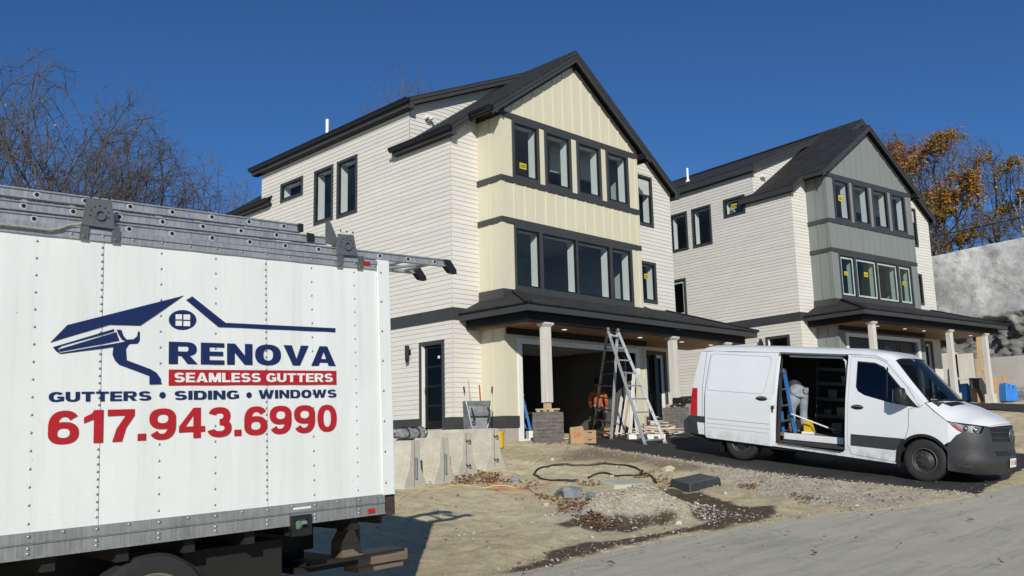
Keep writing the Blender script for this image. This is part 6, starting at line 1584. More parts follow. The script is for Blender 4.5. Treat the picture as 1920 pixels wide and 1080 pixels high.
# boards leaning against the garage jamb
M['pvc'] = simple('white_pvc_board', (0.72, 0.71, 0.68), 0.5, var=0.04)
def lean_board(label, px, pyb, pxt, pyt, y0, y1, w_, mat, grp, t_=0.02):
    a = at_Y(px, pyb, y0); c = at_Y(pxt, pyt, y1); a[2] = float(gz(a[0], a[1]))+0.03 if a[2] < -0.2 else a[2]
    o = thing('board', label, 'board', a, 0, grp); b = MB(); b.bar((0, 0, 0), Vector(c)-Vector(a), w_, t_, up=(0, 1, 0.1)); b.build('plank', mat, o); return o
g_ = 'boards leaning at the garage opening'
lean_board('long white trim board leaning at the garage opening, nearest the ladder', 1155, 820, 1166, 745, -1.6, -1.05, 0.12, 'pvc', g_)
lean_board('white trim board leaning second from the folding ladder', 1164, 820, 1176, 742, -1.6, -1.05, 0.10, 'pvc', g_)
lean_board('narrow pine stick leaning among the white trim boards', 1169, 818, 1181, 736, -1.62, -1.08, 0.06, 'lumber', g_)
lean_board('tallest white trim board leaning on the right garage jamb', 1181, 818, 1189, 700, -1.5, -1.08, 0.16, 'pvc', g_)
lean_board('wide white board leaning on the right garage jamb under the tallest board', 1176, 800, 1184, 735, -1.35, -1.06, 0.24, 'pvc', g_)
lean_board('wide cream panel leaning outside the garage beside the front door', 1201, 812, 1201, 704, -1.45, -1.04, 0.42, 'cream', g_)
lean_board('white board leaning in front of the cream panel', 1195, 815, 1186, 716, -1.7, -1.1, 0.13, 'pvc', g_)
lean_board('thin pine stake standing in front of the cream panel', 1210, 822, 1211, 778, -1.8, -1.75, 0.05, 'lumber', g_)
# scrap pile by the second pier
rr = random.Random(21)
pw = ['short pine offcut', 'long pine offcut', 'splintered pine strip', 'pale pine batten', 'thin pine lath']
for k in range(46):
    px, py = min(1274, max(1150, rr.gauss(1225, 32))), rr.uniform(803, 823); p = gpx(px, py); L = rr.uniform(0.35, 1.2); a = rr.uniform(0, math.pi); z = 0.03+rr.uniform(0, 0.30)*math.exp(-((px-1235)/32)**2)
    o = thing('offcut', 'pine offcut in the scrap heap between the folding ladder and the van', 'offcut', (p[0], p[1], p[2]+z), a, 'pine offcuts in the scrap heap')
    b = MB(); b.bar((-L/2, 0, rr.uniform(0, .10)), (L/2, 0, rr.uniform(0, .14)), rr.uniform(.04, .10), 0.022); b.build('strip', 'lumber_x' if k % 3 else 'pvc', o)
for k, (px, py, s, lab) in enumerate(((1198, 823, 0.30, 'long white box lying under the folding ladder'), (1228, 823, 0.26, 'white box lying by the right foot of the folding ladder'), (1252, 808, 0.22, 'white torn panel on the scrap heap'))):
    p = gpx(px, py); o = thing('white_box', lab, 'box', p, rad(-35+8*k)); b = MB(); b.box(-s, s, -0.10, 0.10, 0.0, 0.17 if k < 2 else 0.05); b.build('carton', 'pvc', o, bevel=0.006)
    b = MB(); b.box(-s*0.3, s*0.2, -0.1025, -0.1005, 0.03, 0.12 if k < 2 else 0.045); b.build('label_patch', 'hubgrey', o)
for px, py, s, lab in ((1188, 806, 0.22, 'cardboard carton behind the folding ladder'), (1262, 800, 0.2, 'open cardboard carton in front of the second stone pier'), (1132, 815, 0.16, 'cardboard carton behind the left legs of the folding ladder')):
    p = gpx(px, py); o = thing('cardboard_box', lab, 'box', p, rad(-30)); b = MB(); b.box(-s, s, -s*.7, s*.7, 0, s*1.5); b.build('carton', 'kraft', o, bevel=0.004); b = MB(); b.add([(-s, -s*.7, s*1.5), (s, -s*.7, s*1.5), (s*.95, -s*1.2, s*1.9), (-s, -s*1.25, s*1.85)], [(0, 1, 2, 3)]); b.build('flap', 'kraft', o)
p = at_Y(1264, 762, -2.3); o = thing('tool_case', 'black tool case lying on the second stone pier', 'case', (6.6, -2.5, 1.02), rad(8)); b = MB(); b.box(-0.36, 0.3, -0.16, 0.2, 0, 0.15); b.build('shell', 'black', o, bevel=0.02); b = MB(); b.tube([(-0.1, -0.17, 0.08), (-0.08, -0.21, 0.09), (0.08, -0.21, 0.09), (0.1, -0.17, 0.08)], 0.012, 6); b.build('handle', 'steel', o)
# inside the garage
o = thing('work_table', 'plywood work table inside the garage behind the first column', 'table', (4.9, 2.2, 0.1)); b = MB(); b.box(-0.75, 0.55, -0.3, 0.3, 0.78, 0.82); b.build('top', 'osb', o)
for sx in (-0.68, 0.48):
    for sy in (-0.24, 0.24): b = MB(); b.box(sx-0.03, sx+0.03, sy-0.03, sy+0.03, 0, 0.779); b.build('leg', 'lumber', o)
lean_board('dark wide board leaning on the garage back wall', 1080, 815, 1081, 729, 4.6, 5.35, 0.38, 'brownwood', g_)
lean_board('dark narrow board leaning on the garage back wall beside the wide one', 1094, 815, 1096, 742, 4.6, 5.35, 0.2, 'brownwood', g_)

# ------------------------------------------------------------------ people
def skin(name, verts, edges, mat, parent, sub=1):
    """verts: (x, y, z, radius); one continuous surface grown on the joints"""
    me = bpy.data.meshes.new(name); me.from_pydata([v[:3] for v in verts], edges, [])
    o = bpy.data.objects.new(name, me); COL.objects.link(o)
    sk = o.modifiers.new('s', 'SKIN'); sk.use_smooth_shade = True
    for i, v in enumerate(verts):
        sv = me.skin_vertices[0].data[i]; r = v[3]; sv.radius = (r, r if len(v) < 5 else v[4]); sv.use_root = (i == 0)
    sb = o.modifiers.new('u', 'SUBSURF'); sb.levels = sub; sb.render_levels = sub
    m2 = bpy.data.meshes.new_from_object(o.evaluated_get(bpy.context.evaluated_depsgraph_get())); o.modifiers.clear(); o.data = m2; m2.name = name
    m2.materials.clear(); m2.materials.append(M[mat] if isinstance(mat, str) else mat)
    m2.polygons.foreach_set('use_smooth', [True]*len(m2.polygons)); o.parent = parent; return o
M['skin'] = simple('skin', (0.42, 0.23, 0.15), 0.5, var=0.08)
M['hoodie'] = simple('orange_hoodie', (0.42, 0.10, 0.025), 0.85, var=0.12, vs=6, bs=0.4, bscale=14)
M['darkjean'] = simple('dark_trousers', (0.035, 0.036, 0.042), 0.85, var=0.2, vs=6, bs=0.3, bscale=16)
M['palejean'] = simple('pale_jeans', (0.24, 0.27, 0.30), 0.9, var=0.35, vs=9, bs=0.9, bscale=14)
M['hair'] = simple('dark_hair', (0.012, 0.010, 0.009), 0.7)
M['boot'] = simple('tan_boot', (0.16, 0.11, 0.065), 0.75, var=0.3, vs=12)
M['darkshirt'] = simple('dark_shirt', (0.03, 0.032, 0.035), 0.85, var=0.2)
def hand_chain(V, E, wrist, d, side, up):
    """palm, four unequal bent fingers and a thumb added to a body skeleton"""
    d = Vector(d).normalized(); up = Vector(up).normalized(); s = d.cross(up).normalized()*side; iw = wrist
    w = Vector(V[wrist][:3]); V.append((*(w+d*0.05), 0.024, 0.034)); pk = len(V)-1; E.append((iw, pk))
    for k, L in enumerate((0.070, 0.080, 0.074, 0.058)):
        b0 = w+d*0.085+s*(0.030-0.020*k); i = len(V)
        V.append((*b0, 0.0095)); V.append((*(b0+d*L*0.5-up*0.006), 0.0085)); V.append((*(b0+d*L*0.9-up*0.024), 0.0072)); E += [(pk, i), (i, i+1), (i+1, i+2)]
    i = len(V); b0 = w+d*0.035+s*0.036; V.append((*b0, 0.011)); V.append((*(b0+d*0.035+s*0.020), 0.010)); V.append((*(b0+d*0.062+s*0.020-up*0.01), 0.008)); E += [(pk, i), (i, i+1), (i+1, i+2)]
# worker in the garage, seen from behind
pp = at_Y(1122, 770, 0.35); PG = thing('person', 'worker in an orange hooded jacket and dark trousers standing in the garage, seen from behind', 'person', (pp[0], pp[1], 0.10), rad(-40))
V = [(0, 0, 0.93, 0.10, 0.13), (0, 0.01, 1.15, 0.10, 0.13), (0, 0.03, 1.36, 0.09, 0.15), (0, 0.05, 1.48, 0.055), (0, 0.07, 1.55, 0.055), (0, 0.09, 1.63, 0.085, 0.075), (0, 0.095, 1.71, 0.080, 0.072),
     (-0.17, 0.02, 1.40, 0.055), (-0.24, 0.05, 1.14, 0.045), (-0.20, 0.22, 0.98, 0.030), (0.17, 0.02, 1.40, 0.055), (0.25, 0.0, 1.13, 0.045), (0.27, 0.10, 0.90, 0.030),
     (-0.10, 0, 0.87, 0.085), (-0.11, 0.02, 0.50, 0.058), (-0.12, -0.02, 0.09, 0.040), (0.10, 0, 0.87, 0.085), (0.12, 0.02, 0.50, 0.058), (0.14, -0.02, 0.09, 0.040), (-0.12, 0.12, 0.04, 0.036), (0.15, 0.12, 0.04, 0.036)]
E_ = [(0, 1), (1, 2), (2, 3), (3, 4), (4, 5), (5, 6), (2, 7), (7, 8), (8, 9), (2, 10), (10, 11), (11, 12), (0, 13), (13, 14), (14, 15), (0, 16), (16, 17), (17, 18), (15, 19), (18, 20)]
hand_chain(V, E_, 9, (0.2, 1, -0.4), 1, (0, 0, 1)); hand_chain(V, E_, 12, (0, 0.3, -1), -1, (0, 1, 0))
skin('body', V, E_, 'skin', PG)
b = MB(); b.sphere((0, 0.085, 1.70), 0.105, 16, 10, (0.88, 1.0, 1.05)); b.build('hair', 'hair', PG, smooth=60)
b = MB()
for s in (-1, 1): b.sphere((s*0.035, 0.182, 1.66), 0.011, 8, 6); b.sphere((s*0.092, 0.085, 1.64), 0.028, 8, 6, (0.35, 0.7, 1.1))
b.add([(-0.014, 0.178, 1.61), (0.014, 0.178, 1.61), (0, 0.20, 1.615), (0, 0.178, 1.66)], [(0, 1, 2), (0, 2, 3), (1, 3, 2)]); b.box(-0.025, 0.025, 0.168, 0.174, 1.578, 1.586)
b.build('face', 'skin', PG, smooth=50)
skin('hooded_jacket', [(0, 0.0, 0.86, 0.145, 0.18), (0, 0.01, 1.12, 0.145, 0.18), (0, 0.03, 1.36, 0.125, 0.19), (0, 0.03, 1.47, 0.085, 0.10), (-0.18, 0.02, 1.40, 0.085), (-0.255, 0.05, 1.13, 0.070), (-0.21, 0.20, 1.0, 0.050), (0.18, 0.02, 1.40, 0.085), (0.265, 0.0, 1.12, 0.070), (0.28, 0.09, 0.93, 0.050)],
     [(0, 1), (1, 2), (2, 3), (2, 4), (4, 5), (5, 6), (2, 7), (7, 8), (8, 9)], 'hoodie', PG)
b = MB(); b.sphere((0, -0.05, 1.46), 0.12, 14, 8, (1.0, 0.6, 0.6)); b.build('hood', 'hoodie', PG, smooth=60)
b = MB()
for s in (-1, 1): b.bar((s*0.13, -0.130, 1.44), (s*0.01, -0.150, 1.35), 0.03, 0.012, up=(0, -1, 0))
b.build('back_chevron', 'black', PG)
skin('trousers', [(0, 0, 0.93, 0.125, 0.155), (-0.10, 0, 0.84, 0.11), (-0.115, 0.02, 0.50, 0.085), (-0.12, -0.02, 0.13, 0.075), (0.10, 0, 0.84, 0.11), (0.125, 0.02, 0.50, 0.085), (0.14, -0.02, 0.13, 0.075)], [(0, 1), (1, 2), (2, 3), (0, 4), (4, 5), (5, 6)], 'darkjean', PG)
for s, x in ((-1, -0.12), (1, 0.145)):
    b = MB(); b.sphere((x, 0.05, 0.05), 0.1, 12, 8, (0.52, 1.5, 0.55)); b.build('shoe', 'hubgrey', PG, smooth=60)
# worker bending into the van
def van_at(px, py, ly):
    inv = VM.inverted(); d = inv.to_3x3() @ Vector(ray(px, py)); c = inv @ Vector(CAM); return c+d*((ly-c.y)/d.y)
hp = van_at(1498, 742, -0.38); hx = hp.x
PV = thing('person', 'worker in pale worn jeans and tan boots bending over inside the open van', 'person', VM @ Vector((hx, -0.38, 0.62)))
PV.rotation_euler = (VM.to_3x3() @ Matrix.Rotation(rad(48), 3, 'Z')).to_euler()
V = [(0, 0, 0.86, 0.075, 0.10), (0.0, 0.22, 0.92, 0.08, 0.10), (-0.02, 0.46, 0.86, 0.075, 0.11), (-0.02, 0.58, 0.76, 0.05), (-0.02, 0.66, 0.68, 0.085, 0.075), (-0.02, 0.74, 0.62, 0.08, 0.07),
     (-0.19, 0.46, 0.81, 0.045), (-0.22, 0.55, 0.56, 0.038), (-0.16, 0.62, 0.34, 0.03), (0.16, 0.46, 0.81, 0.045), (0.20, 0.55, 0.56, 0.038), (0.14, 0.62, 0.34, 0.03),
     (-0.10, 0.0, 0.80, 0.065), (-0.13, 0.06, 0.44, 0.05), (-0.14, -0.02, 0.09, 0.040), (0.10, 0.0, 0.80, 0.065), (0.12, 0.07, 0.44, 0.05), (0.12, 0.0, 0.09, 0.040), (-0.15, 0.12, 0.04, 0.034), (0.13, 0.14, 0.04, 0.034)]
E_ = [(0, 1), (1, 2), (2, 3), (3, 4), (4, 5), (2, 6), (6, 7), (7, 8), (2, 9), (9, 10), (10, 11), (0, 12), (12, 13), (13, 14), (0, 15), (15, 16), (16, 17), (14, 18), (17, 19)]
hand_chain(V, E_, 8, (0, 0.3, -1), 1, (0, 1, 0)); hand_chain(V, E_, 11, (0, 0.3, -1), -1, (0, 1, 0))
skin('body', V, E_, 'skin', PV)
skin('jeans', [(0, 0.03, 0.86, 0.140, 0.172), (0, 0.20, 0.925, 0.148, 0.178), (-0.095, -0.005, 0.74, 0.108), (-0.13, 0.06, 0.44, 0.084), (-0.14, -0.02, 0.12, 0.080), (0.095, -0.005, 0.74, 0.108), (0.125, 0.07, 0.44, 0.084), (0.12, 0.0, 0.12, 0.080)], [(0, 1), (0, 2), (2, 3), (3, 4), (0, 5), (5, 6), (6, 7)], 'palejean', PV, 2)
skin('shirt', [(0, 0.12, 0.92, 0.150, 0.18), (0, 0.24, 0.93, 0.158, 0.188), (-0.01, 0.44, 0.87, 0.135, 0.18), (-0.02, 0.55, 0.79, 0.08), (-0.2, 0.46, 0.82, 0.075), (-0.23, 0.55, 0.58, 0.06), (0.17, 0.46, 0.82, 0.075), (0.21, 0.55, 0.58, 0.06)], [(0, 1), (1, 2), (2, 3), (2, 4), (4, 5), (2, 6), (6, 7)], 'darkshirt', PV, 2)
b = MB(); b.sphere((-0.02, 0.73, 0.65), 0.1, 14, 8); b.build('hair', 'hair', PV, smooth=60)
b = MB(); b.prism([(0.05, 0.83), (0.10, 0.80), (0.15, 0.83), (0.15, 0.93), (0.05, 0.93)], lambda u, v, d: (u, d, v), -0.128, -0.095); b.build('back_pocket', simple('worn_pocket', (0.20, 0.22, 0.24), 0.85, var=0.2), PV, bevel=0.01)
for s, x in ((-1, -0.15), (1, 0.125)):
    b = MB(); b.sphere((x, 0.04, 0.055), 0.1, 12, 8, (0.55, 1.5, 0.6)); b.sphere((x, -0.02, 0.11), 0.075, 12, 8, (0.85, 0.95, 1.0)); b.build('boot', 'boot', PV, smooth=60)
# what is in the van doorway
def in_van(name, label, cat, loc, group=None):
    o = thing(name, label, cat, VM @ Vector(loc), 0, group); o.rotation_euler = VM.to_euler(); return o
a, c = van_at(1460, 818, -0.60), van_at(1455, 698, -0.52); a2, c2 = van_at(1491, 812, -0.60), van_at(1470, 698, -0.52)
o = in_van('stepladder', 'blue stepladder with grey steps propped in the open side door of the van', 'ladder', a); ao = Vector(a)
for nm, p0, p1 in (('front_rail', a, c), ('front_rail', a2, c2), ('rear_rail', Vector(a)+Vector((0.05, 0.12, 0.02)), Vector(c)+Vector((0.02, 0.05, 0))), ('rear_rail', Vector(a2)+Vector((-0.05, 0.12, 0.02)), Vector(c2)+Vector((-0.01, 0.05, 0)))):
    b = MB(); b.bar(Vector(p0)-ao, Vector(p1)-ao, 0.055, 0.03, up=(0, 1, 0)); b.build(nm, 'blueglass', o)
for f in (0.22, 0.46, 0.72):
    b = MB(); b.bar(Vector(a).lerp(c, f)-ao+Vector((0, -0.02, 0)), Vector(a2).lerp(c2, f)-ao+Vector((0, -0.02, 0)), 0.10, 0.035, up=(0, 0, 1)); b.build('step', 'hubgrey', o)
b = MB(); q0, q1 = Vector(c)-ao, Vector(c2)-ao; b.bar(q0+Vector((-0.03, 0, 0.03)), q1+Vector((0.03, 0, 0.03)), 0.14, 0.09, up=(0, 0, 1)); b.build('top_cap', 'pipegrey', o, bevel=0.01)
q = van_at(1513, 797, -0.52); o = in_van('bin', 'yellow plastic bin with a white rim tipped over on the van floor by the boots', 'bin', (q.x, q.y, 0.66))
b = MB(); b.add([(-0.07, 0, 0), (0.10, 0, -0.02), (0.03, 0.02, 0.24), (-0.09, 0.02, 0.22), (-0.07, 0.2, 0), (0.10, 0.2, -0.02), (0.03, 0.16, 0.24), (-0.09, 0.16, 0.22)], [(0, 1, 2, 3), (4, 5, 6, 7), (0, 1, 5, 4), (1, 2, 6, 5), (2, 3, 7, 6), (3, 0, 4, 7)]); b.build('tub', 'pail', o, bevel=0.01)
b = MB(); b.tube([(-0.08, -0.03, -0.02), (0.16, -0.03, -0.01)], 0.035, 10); b.build('rim', 'white', o, smooth=40)
a, c = van_at(1484, 776, -0.66), van_at(1581, 813, -0.58); o = in_van('pole', 'white and dark pole lying aslant across the van doorway', 'pole', a); ao = Vector(a); mid_ = Vector(a).lerp(Vector(c), 0.72)
b = MB(); b.tube([(0, 0, 0), mid_-ao], 0.014, 8); b.build('white_length', 'white', o, smooth=40); b = MB(); b.tube([mid_-ao, Vector(c)-ao], 0.016, 8); b.build('dark_length', 'black', o, smooth=40)
rr = random.Random(31)
for k, (x, z) in enumerate(((-2.5, 0.98), (-2.2, 0.98), (-1.8, 0.98), (-2.4, 1.33), (-1.9, 1.33), (-1.7, 1.65), (-2.1, 1.65), (-2.3, 0.62), (-1.75, 0.62), (-1.6, 1.33))):
    o = in_van('storage_tub', 'grey storage tub on the shelving inside the van', 'tub', (x, 0.60, z), 'grey tubs on the van shelving'); b = MB(); w_, h_ = rr.uniform(.08, .15), rr.uniform(.12, .22); b.add([(sx*w_*k_, sy*0.12*k_, zz) for k_, zz in ((0.85, 0.0), (1, h_)) for sx, sy in ((-1, -1), (1, -1), (1, 1), (-1, 1))], [(0, 1, 2, 3), (0, 1, 5, 4), (1, 2, 6, 5), (2, 3, 7, 6), (3, 0, 4, 7)]); b.build('tub', ['hubgrey', 'kraft', 'white'][k % 3], o)
# ------------------------------------------------------------------ cords, pipe, covers, stones, leaves
def z7(pts): return [(740+x/3.4286, 780+y/3.4286) for x, y in pts]
def ground_tube(name, label, cat, pts, r, mat, lift=0.0, grp=None):
    P = [gpx(*p) for p in pts]; out = []
    for i in range(len(P)-1):
        p0, p1, p2, p3 = P[max(i-1, 0)], P[i], P[i+1], P[min(i+2, len(P)-1)]
        n = max(3, int((p2-p1).length/0.07))
        for k in range(n):
            t = k/n; q = 0.5*((2*p1)+(p2-p0)*t+(2*p0-5*p1+4*p2-p3)*t*t+(3*p1-p0-3*p2+p3)*t**3); q = gnd(q); q.z += r*0.8+lift+0.01*math.sin(len(out)*0.6); out.append(q)
    out.append(P[-1]+Vector((0, 0, r)))
    b = MB(); b.tube(out, r, 7); o = b.build(name, mat, smooth=60); tag(o, label, cat, grp); return o
M['orangecord'] = simple('orange_cord', (0.48, 0.15, 0.07), 0.6, var=0.15)
M['yellowcord'] = simple('yellow_cord', (0.60, 0.46, 0.16), 0.6, var=0.1)
M['tanrope'] = simple('tan_rope', (0.38, 0.33, 0.22), 0.8, var=0.15)
ground_tube('drain_pipe', 'black plastic pipe lying in a wide loop on the sand', 'pipe', z7([(1180, 415), (1050, 412), (960, 402), (912, 378), (895, 357), (940, 326), (1040, 311), (1160, 308), (1300, 303), (1440, 305), (1530, 322), (1592, 352), (1560, 374), (1440, 370), (1320, 362), (1272, 371), (1246, 390)]), 0.021, 'black')
ground_tube('drain_pipe', 'short bent black pipe end lying among leaves left of the black box', 'pipe', z7([(1560, 372), (1620, 380), (1660, 405), (1682, 438)]), 0.021, 'black')
ground_tube('extension_cord', 'orange extension cord running from the barriers past the stone heap', 'cord', z7([(545, 400), (640, 392), (760, 382), (700, 412), (560, 432), (690, 440), (830, 462), (900, 497), (980, 535), (1100, 546), (1200, 570), (1300, 573), (1420, 566)]), 0.008, 'orangecord')
ground_tube('extension_cord', 'orange cord lying straight beside the black pipe loop', 'cord', z7([(850, 440), (930, 436), (1010, 430), (1100, 412), (1185, 418)]), 0.008, 'orangecord')
ground_tube('extension_cord', 'orange cord tangled in small loops in front of the end barrier', 'cord', z7([(590, 470), (680, 490), (800, 492), (850, 475), (760, 460), (650, 468), (720, 480), (860, 488)]), 0.008, 'orangecord')
ground_tube('extension_cord', 'yellow extension cord running out from behind the truck', 'cord', z7([(20, 548), (150, 490), (280, 462), (450, 450), (640, 448), (800, 452)]), 0.010, 'yellowcord')
ground_tube('rope', 'thin tan rope snaking from the garage down to the cords', 'rope', z7([(1062, 182), (1085, 165), (1110, 185), (1100, 225), (1040, 245), (950, 282), (850, 328), (720, 352), (820, 372), (880, 380)]), 0.007, 'tanrope')
# pale lid
c = [gpx(*p) for p in ((1124, 908), (1151, 916), (1214, 914), (1216, 903))]; cc = sum(c, Vector())/4
o = thing('cover_slab', 'pale grey plastic cover lying on the sand in front of the pipe loop', 'cover', cc); b = MB()
lo_ = [p-cc for p in c]; b.add([p+Vector((0, 0, -0.05)) for p in lo_]+[p*0.94+Vector((0, 0, 0.075)) for p in lo_], [(0, 1, 2, 3), (4, 5, 6, 7)]+[(i, (i+1) % 4, 4+(i+1) % 4, 4+i) for i in range(4)]); b.build('lid', simple('pale_lid', (0.42, 0.40, 0.33), 0.7, var=0.15, vs=3), o, bevel=0.03)
c = [gpx(*p) for p in ((1255, 915), (1293, 921), (1354, 913))]; c.append(c[0]+c[2]-c[1]); cc = sum(c, Vector())/4
o = thing('meter_box', 'black plastic meter box half set in the ground beside the stone heap', 'box', cc); b = MB(); lo_ = [p-cc for p in c]
b.add([p+Vector((0, 0, -0.06)) for p in lo_]+[p*0.96+Vector((0, 0, 0.13)) for p in lo_], [(0, 1, 2, 3), (4, 5, 6, 7)]+[(i, (i+1) % 4, 4+(i+1) % 4, 4+i) for i in range(4)]); b.build('body', simple('dusty_black_plastic', (0.030, 0.034, 0.036), 0.55, var=0.5, vs=6), o, bevel=0.015)
b = MB(); b.add([p*0.90+Vector((0, 0, 0.131)) for p in lo_]+[p*0.88+Vector((0, 0, 0.143)) for p in lo_], [(4, 5, 6, 7)]+[(i, (i+1) % 4, 4+(i+1) % 4, 4+i) for i in range(4)]); b.build('lid', simple('dusty_lid', (0.062, 0.068, 0.066), 0.7, var=0.3, vs=6), o)
# rocks
M['rockblue'] = simple('blue_grey_rock', (0.20, 0.225, 0.235), 0.8, var=0.3, vs=5, bs=0.4, bscale=25)
M['rocktan'] = simple('tan_rock', (0.44, 0.38, 0.27), 0.85, var=0.2, vs=5, bs=0.4, bscale=25)
M['rockpale'] = simple('pale_rock', (0.52, 0.50, 0.46), 0.85, var=0.2, vs=6, bs=0.4, bscale=25)
def rock_mesh(mb, c, r, rr, sc=(1, 1, .7), n=7):
    o = len(mb.v); mb.sphere((0, 0, 0), 1, n+3, n-1)
    ph = [rr.uniform(0, 6) for _ in range(6)]
    for i in range(o, len(mb.v)):
        x, y, z = mb.v[i]; k = r*(1+0.22*math.sin(3*x+ph[0]+2*z)+0.16*math.sin(5*y+ph[1]+x)+0.12*math.sin(7*z+ph[2]+3*y)); mb.v[i] = (c[0]+x*k*sc[0], c[1]+y*k*sc[1], c[2]+z*k*sc[2])
rr = random.Random(17)
for px, py, wpx, mat, lab in ((1071, 932, 50, 'rockblue', 'large blue-grey boulder at the head of the stone heap'), (1110, 966, 26, 'rockblue', 'grey angular rock on the front of the stone heap'), (1084, 962, 16, 'rockpale', 'small pale rock at the left foot of the stone heap'),
        (1035, 860, 9, 'rockpale', 'lone pale stone on the sand behind the pipe loop'), (1253, 884, 22, 'rocktan', 'tan stone lying near the driveway edge'), (1146, 892, 10, 'rocktan', 'tan stone inside the pipe loop'), (1224, 930, 9, 'rockpale', 'white stone in front of the black meter box'),
        (1529, 935, 17, 'rockblue', 'grey stone in the gravel near the front of the van'), (1024, 947, 13, 'rocktan', 'tan stone left of the stone heap'), (963, 902, 20, 'rockblue', 'flat grey stone half buried in front of the end barrier'), (1360, 930, 10, 'rockpale', 'pale stone on the wet soil right of the black box'), (1272, 985, 14, 'rockpale', 'pale stone at the right foot of the stone heap')):
    p = gpx(px, py); d = (p-Vector(CAM)).dot(Vector(FW_)); r = wpx/2*d/F_PX; b = MB(); rock_mesh(b, (0, 0, r*0.25), r, rr, (1, 0.8, 0.62), 11); o = b.build('rock', mat, smooth=38); o.location = p; o.rotation_euler = (0, 0, rr.uniform(-.8, .2)); tag(o, lab, 'rock')
def scatter_px(polys, n, rr, spread=None):
    out = []
    bb = [(min(p[0] for p in q), max(p[0] for p in q), min(p[1] for p in q), max(p[1] for p in q)) for q in polys]; ar = [(b_[1]-b_[0])*(b_[3]-b_[2]) for b_ in bb]; tot = sum(ar)
    for q, b_, a_ in zip(polys, bb, ar):
        k = int(n*a_/tot); X = np.array([rr.uniform(b_[0], b_[1]) for _ in range(k*2)]); Y = np.array([rr.uniform(b_[2], b_[3]) for _ in range(k*2)]); ok = in_poly(X, Y, q)
        out += [(x, y) for x, y in list(zip(X[ok], Y[ok]))[:k]]
    return out
def pebbles(name, label, pts, rlo, rhi, mats, rr, cat='gravel', lift=0.3):
    X = np.array([p[0] for p in pts]); Y = np.array([p[1] for p in pts]); Z = np.maximum(ground_z(X, Y), np.where(paved_mask(X, Y) < -0.1, gz(X, Y)+0.004, -99)); b = MB()
    for x, y, z in zip(X, Y, Z):
        r = rlo*(rhi/rlo)**(rr.random()**2.2); a = [r*rr.uniform(.6, 1.25) for _ in range(6)]; t = rr.uniform(0, 6.28); c_, s_ = math.cos(t), math.sin(t); zc = z+r*lift
        v = [(x+a[0]*c_, y+a[0]*s_, zc), (x-a[1]*s_, y+a[1]*c_, zc+r*.15), (x-a[2]*c_, y-a[2]*s_, zc), (x+a[3]*s_, y-a[3]*c_, zc-r*.1), (x+r*rr.uniform(-.3, .3), y+r*rr.uniform(-.3, .3), zc+a[4]*.7), (x, y, zc-a[5]*.7)]
        b.add(v, [(0, 1, 4), (1, 2, 4), (2, 3, 4), (3, 0, 4), (1, 0, 5), (2, 1, 5), (3, 2, 5), (0, 3, 5)], rr.randrange(len(mats)))
    return tag(b.build(name, mats, fix=False), label, cat, kind='stuff')
rr = random.Random(77)
M['peb1'] = simple('grey_pebble', (0.36, 0.345, 0.31), 0.85); M['peb2'] = simple('pale_pebble', (0.52, 0.49, 0.42), 0.85); M['peb3'] = simple('brown_pebble', (0.42, 0.345, 0.235), 0.85); M['peb4'] = simple('dark_pebble', (0.12, 0.115, 0.11), 0.85)
pile = []
for c0, sx, sy, n in ((PILE_C, 0.68, 0.45, 3000), (PILE_C2, 0.75, 0.5, 1500)):
    for _ in range(n):
        u, v = rr.gauss(0, sx*0.75), rr.gauss(0, sy*0.75); pile.append((c0[0]+u*0.711+v*0.704, c0[1]-u*0.704+v*0.711))
pebbles('stone_heap', 'low heap of pale crushed stone on the sand', pile, 0.006, 0.034, ['peb1', 'peb2', 'peb3', 'peb1', 'peb3'], rr)
gp = [p for p in scatter_px(GRAVEL[:1], 6500, rr)]; gp = [p for p in gp if rr.random() < 0.18+1.3*max(0.0, float(vnoise(p[0]*1.1, p[1]*1.1, 14))-0.3)]
pebbles('gravel', 'strip of grey gravel between the driveway and the road', gp, 0.005, 0.030, ['peb1', 'peb3', 'peb4', 'peb1', 'peb3'], rr)
ap = [(rr.uniform(-11, 4.5), rr.uniform(-15.8, -1.8)) for _ in range(4600)]
ap = [p for p, k in zip(ap, (paved_mask(np.array([q[0] for q in ap]), np.array([q[1] for q in ap])))) if k > 0.0 and vnoise(p[0]*0.9, p[1]*0.9, 4)+0.25*rr.random() > 0.5]
pebbles('pebbles', 'small stones strewn over the sandy ground', ap, 0.005, 0.032, ['peb2', 'peb3', 'peb1'], rr)
ep = []
for (x0, y0), (x1, y1) in zip(ROAD_EDGE[:-1], ROAD_EDGE[1:]):
    for _ in range(70): t = rr.random(); o_n = rr.gauss(0.08, 0.25); ep.append((x0+(x1-x0)*t+o_n*0.3, y0+(y1-y0)*t+o_n))
for (x0, y0), (x1, y1) in zip(drive_edge[:-1], drive_edge[1:]):
    for _ in range(330): t = rr.random(); o_n = rr.gauss(0.02, 0.16); ep.append((x0+(x1-x0)*t-o_n*0.6, y0+(y1-y0)*t-o_n*0.8))
pebbles('edge_grit', 'loose grit along the ragged edges of the asphalt', ep, 0.005, 0.024, ['peb1', 'peb2', 'peb3', 'peb4'], rr)
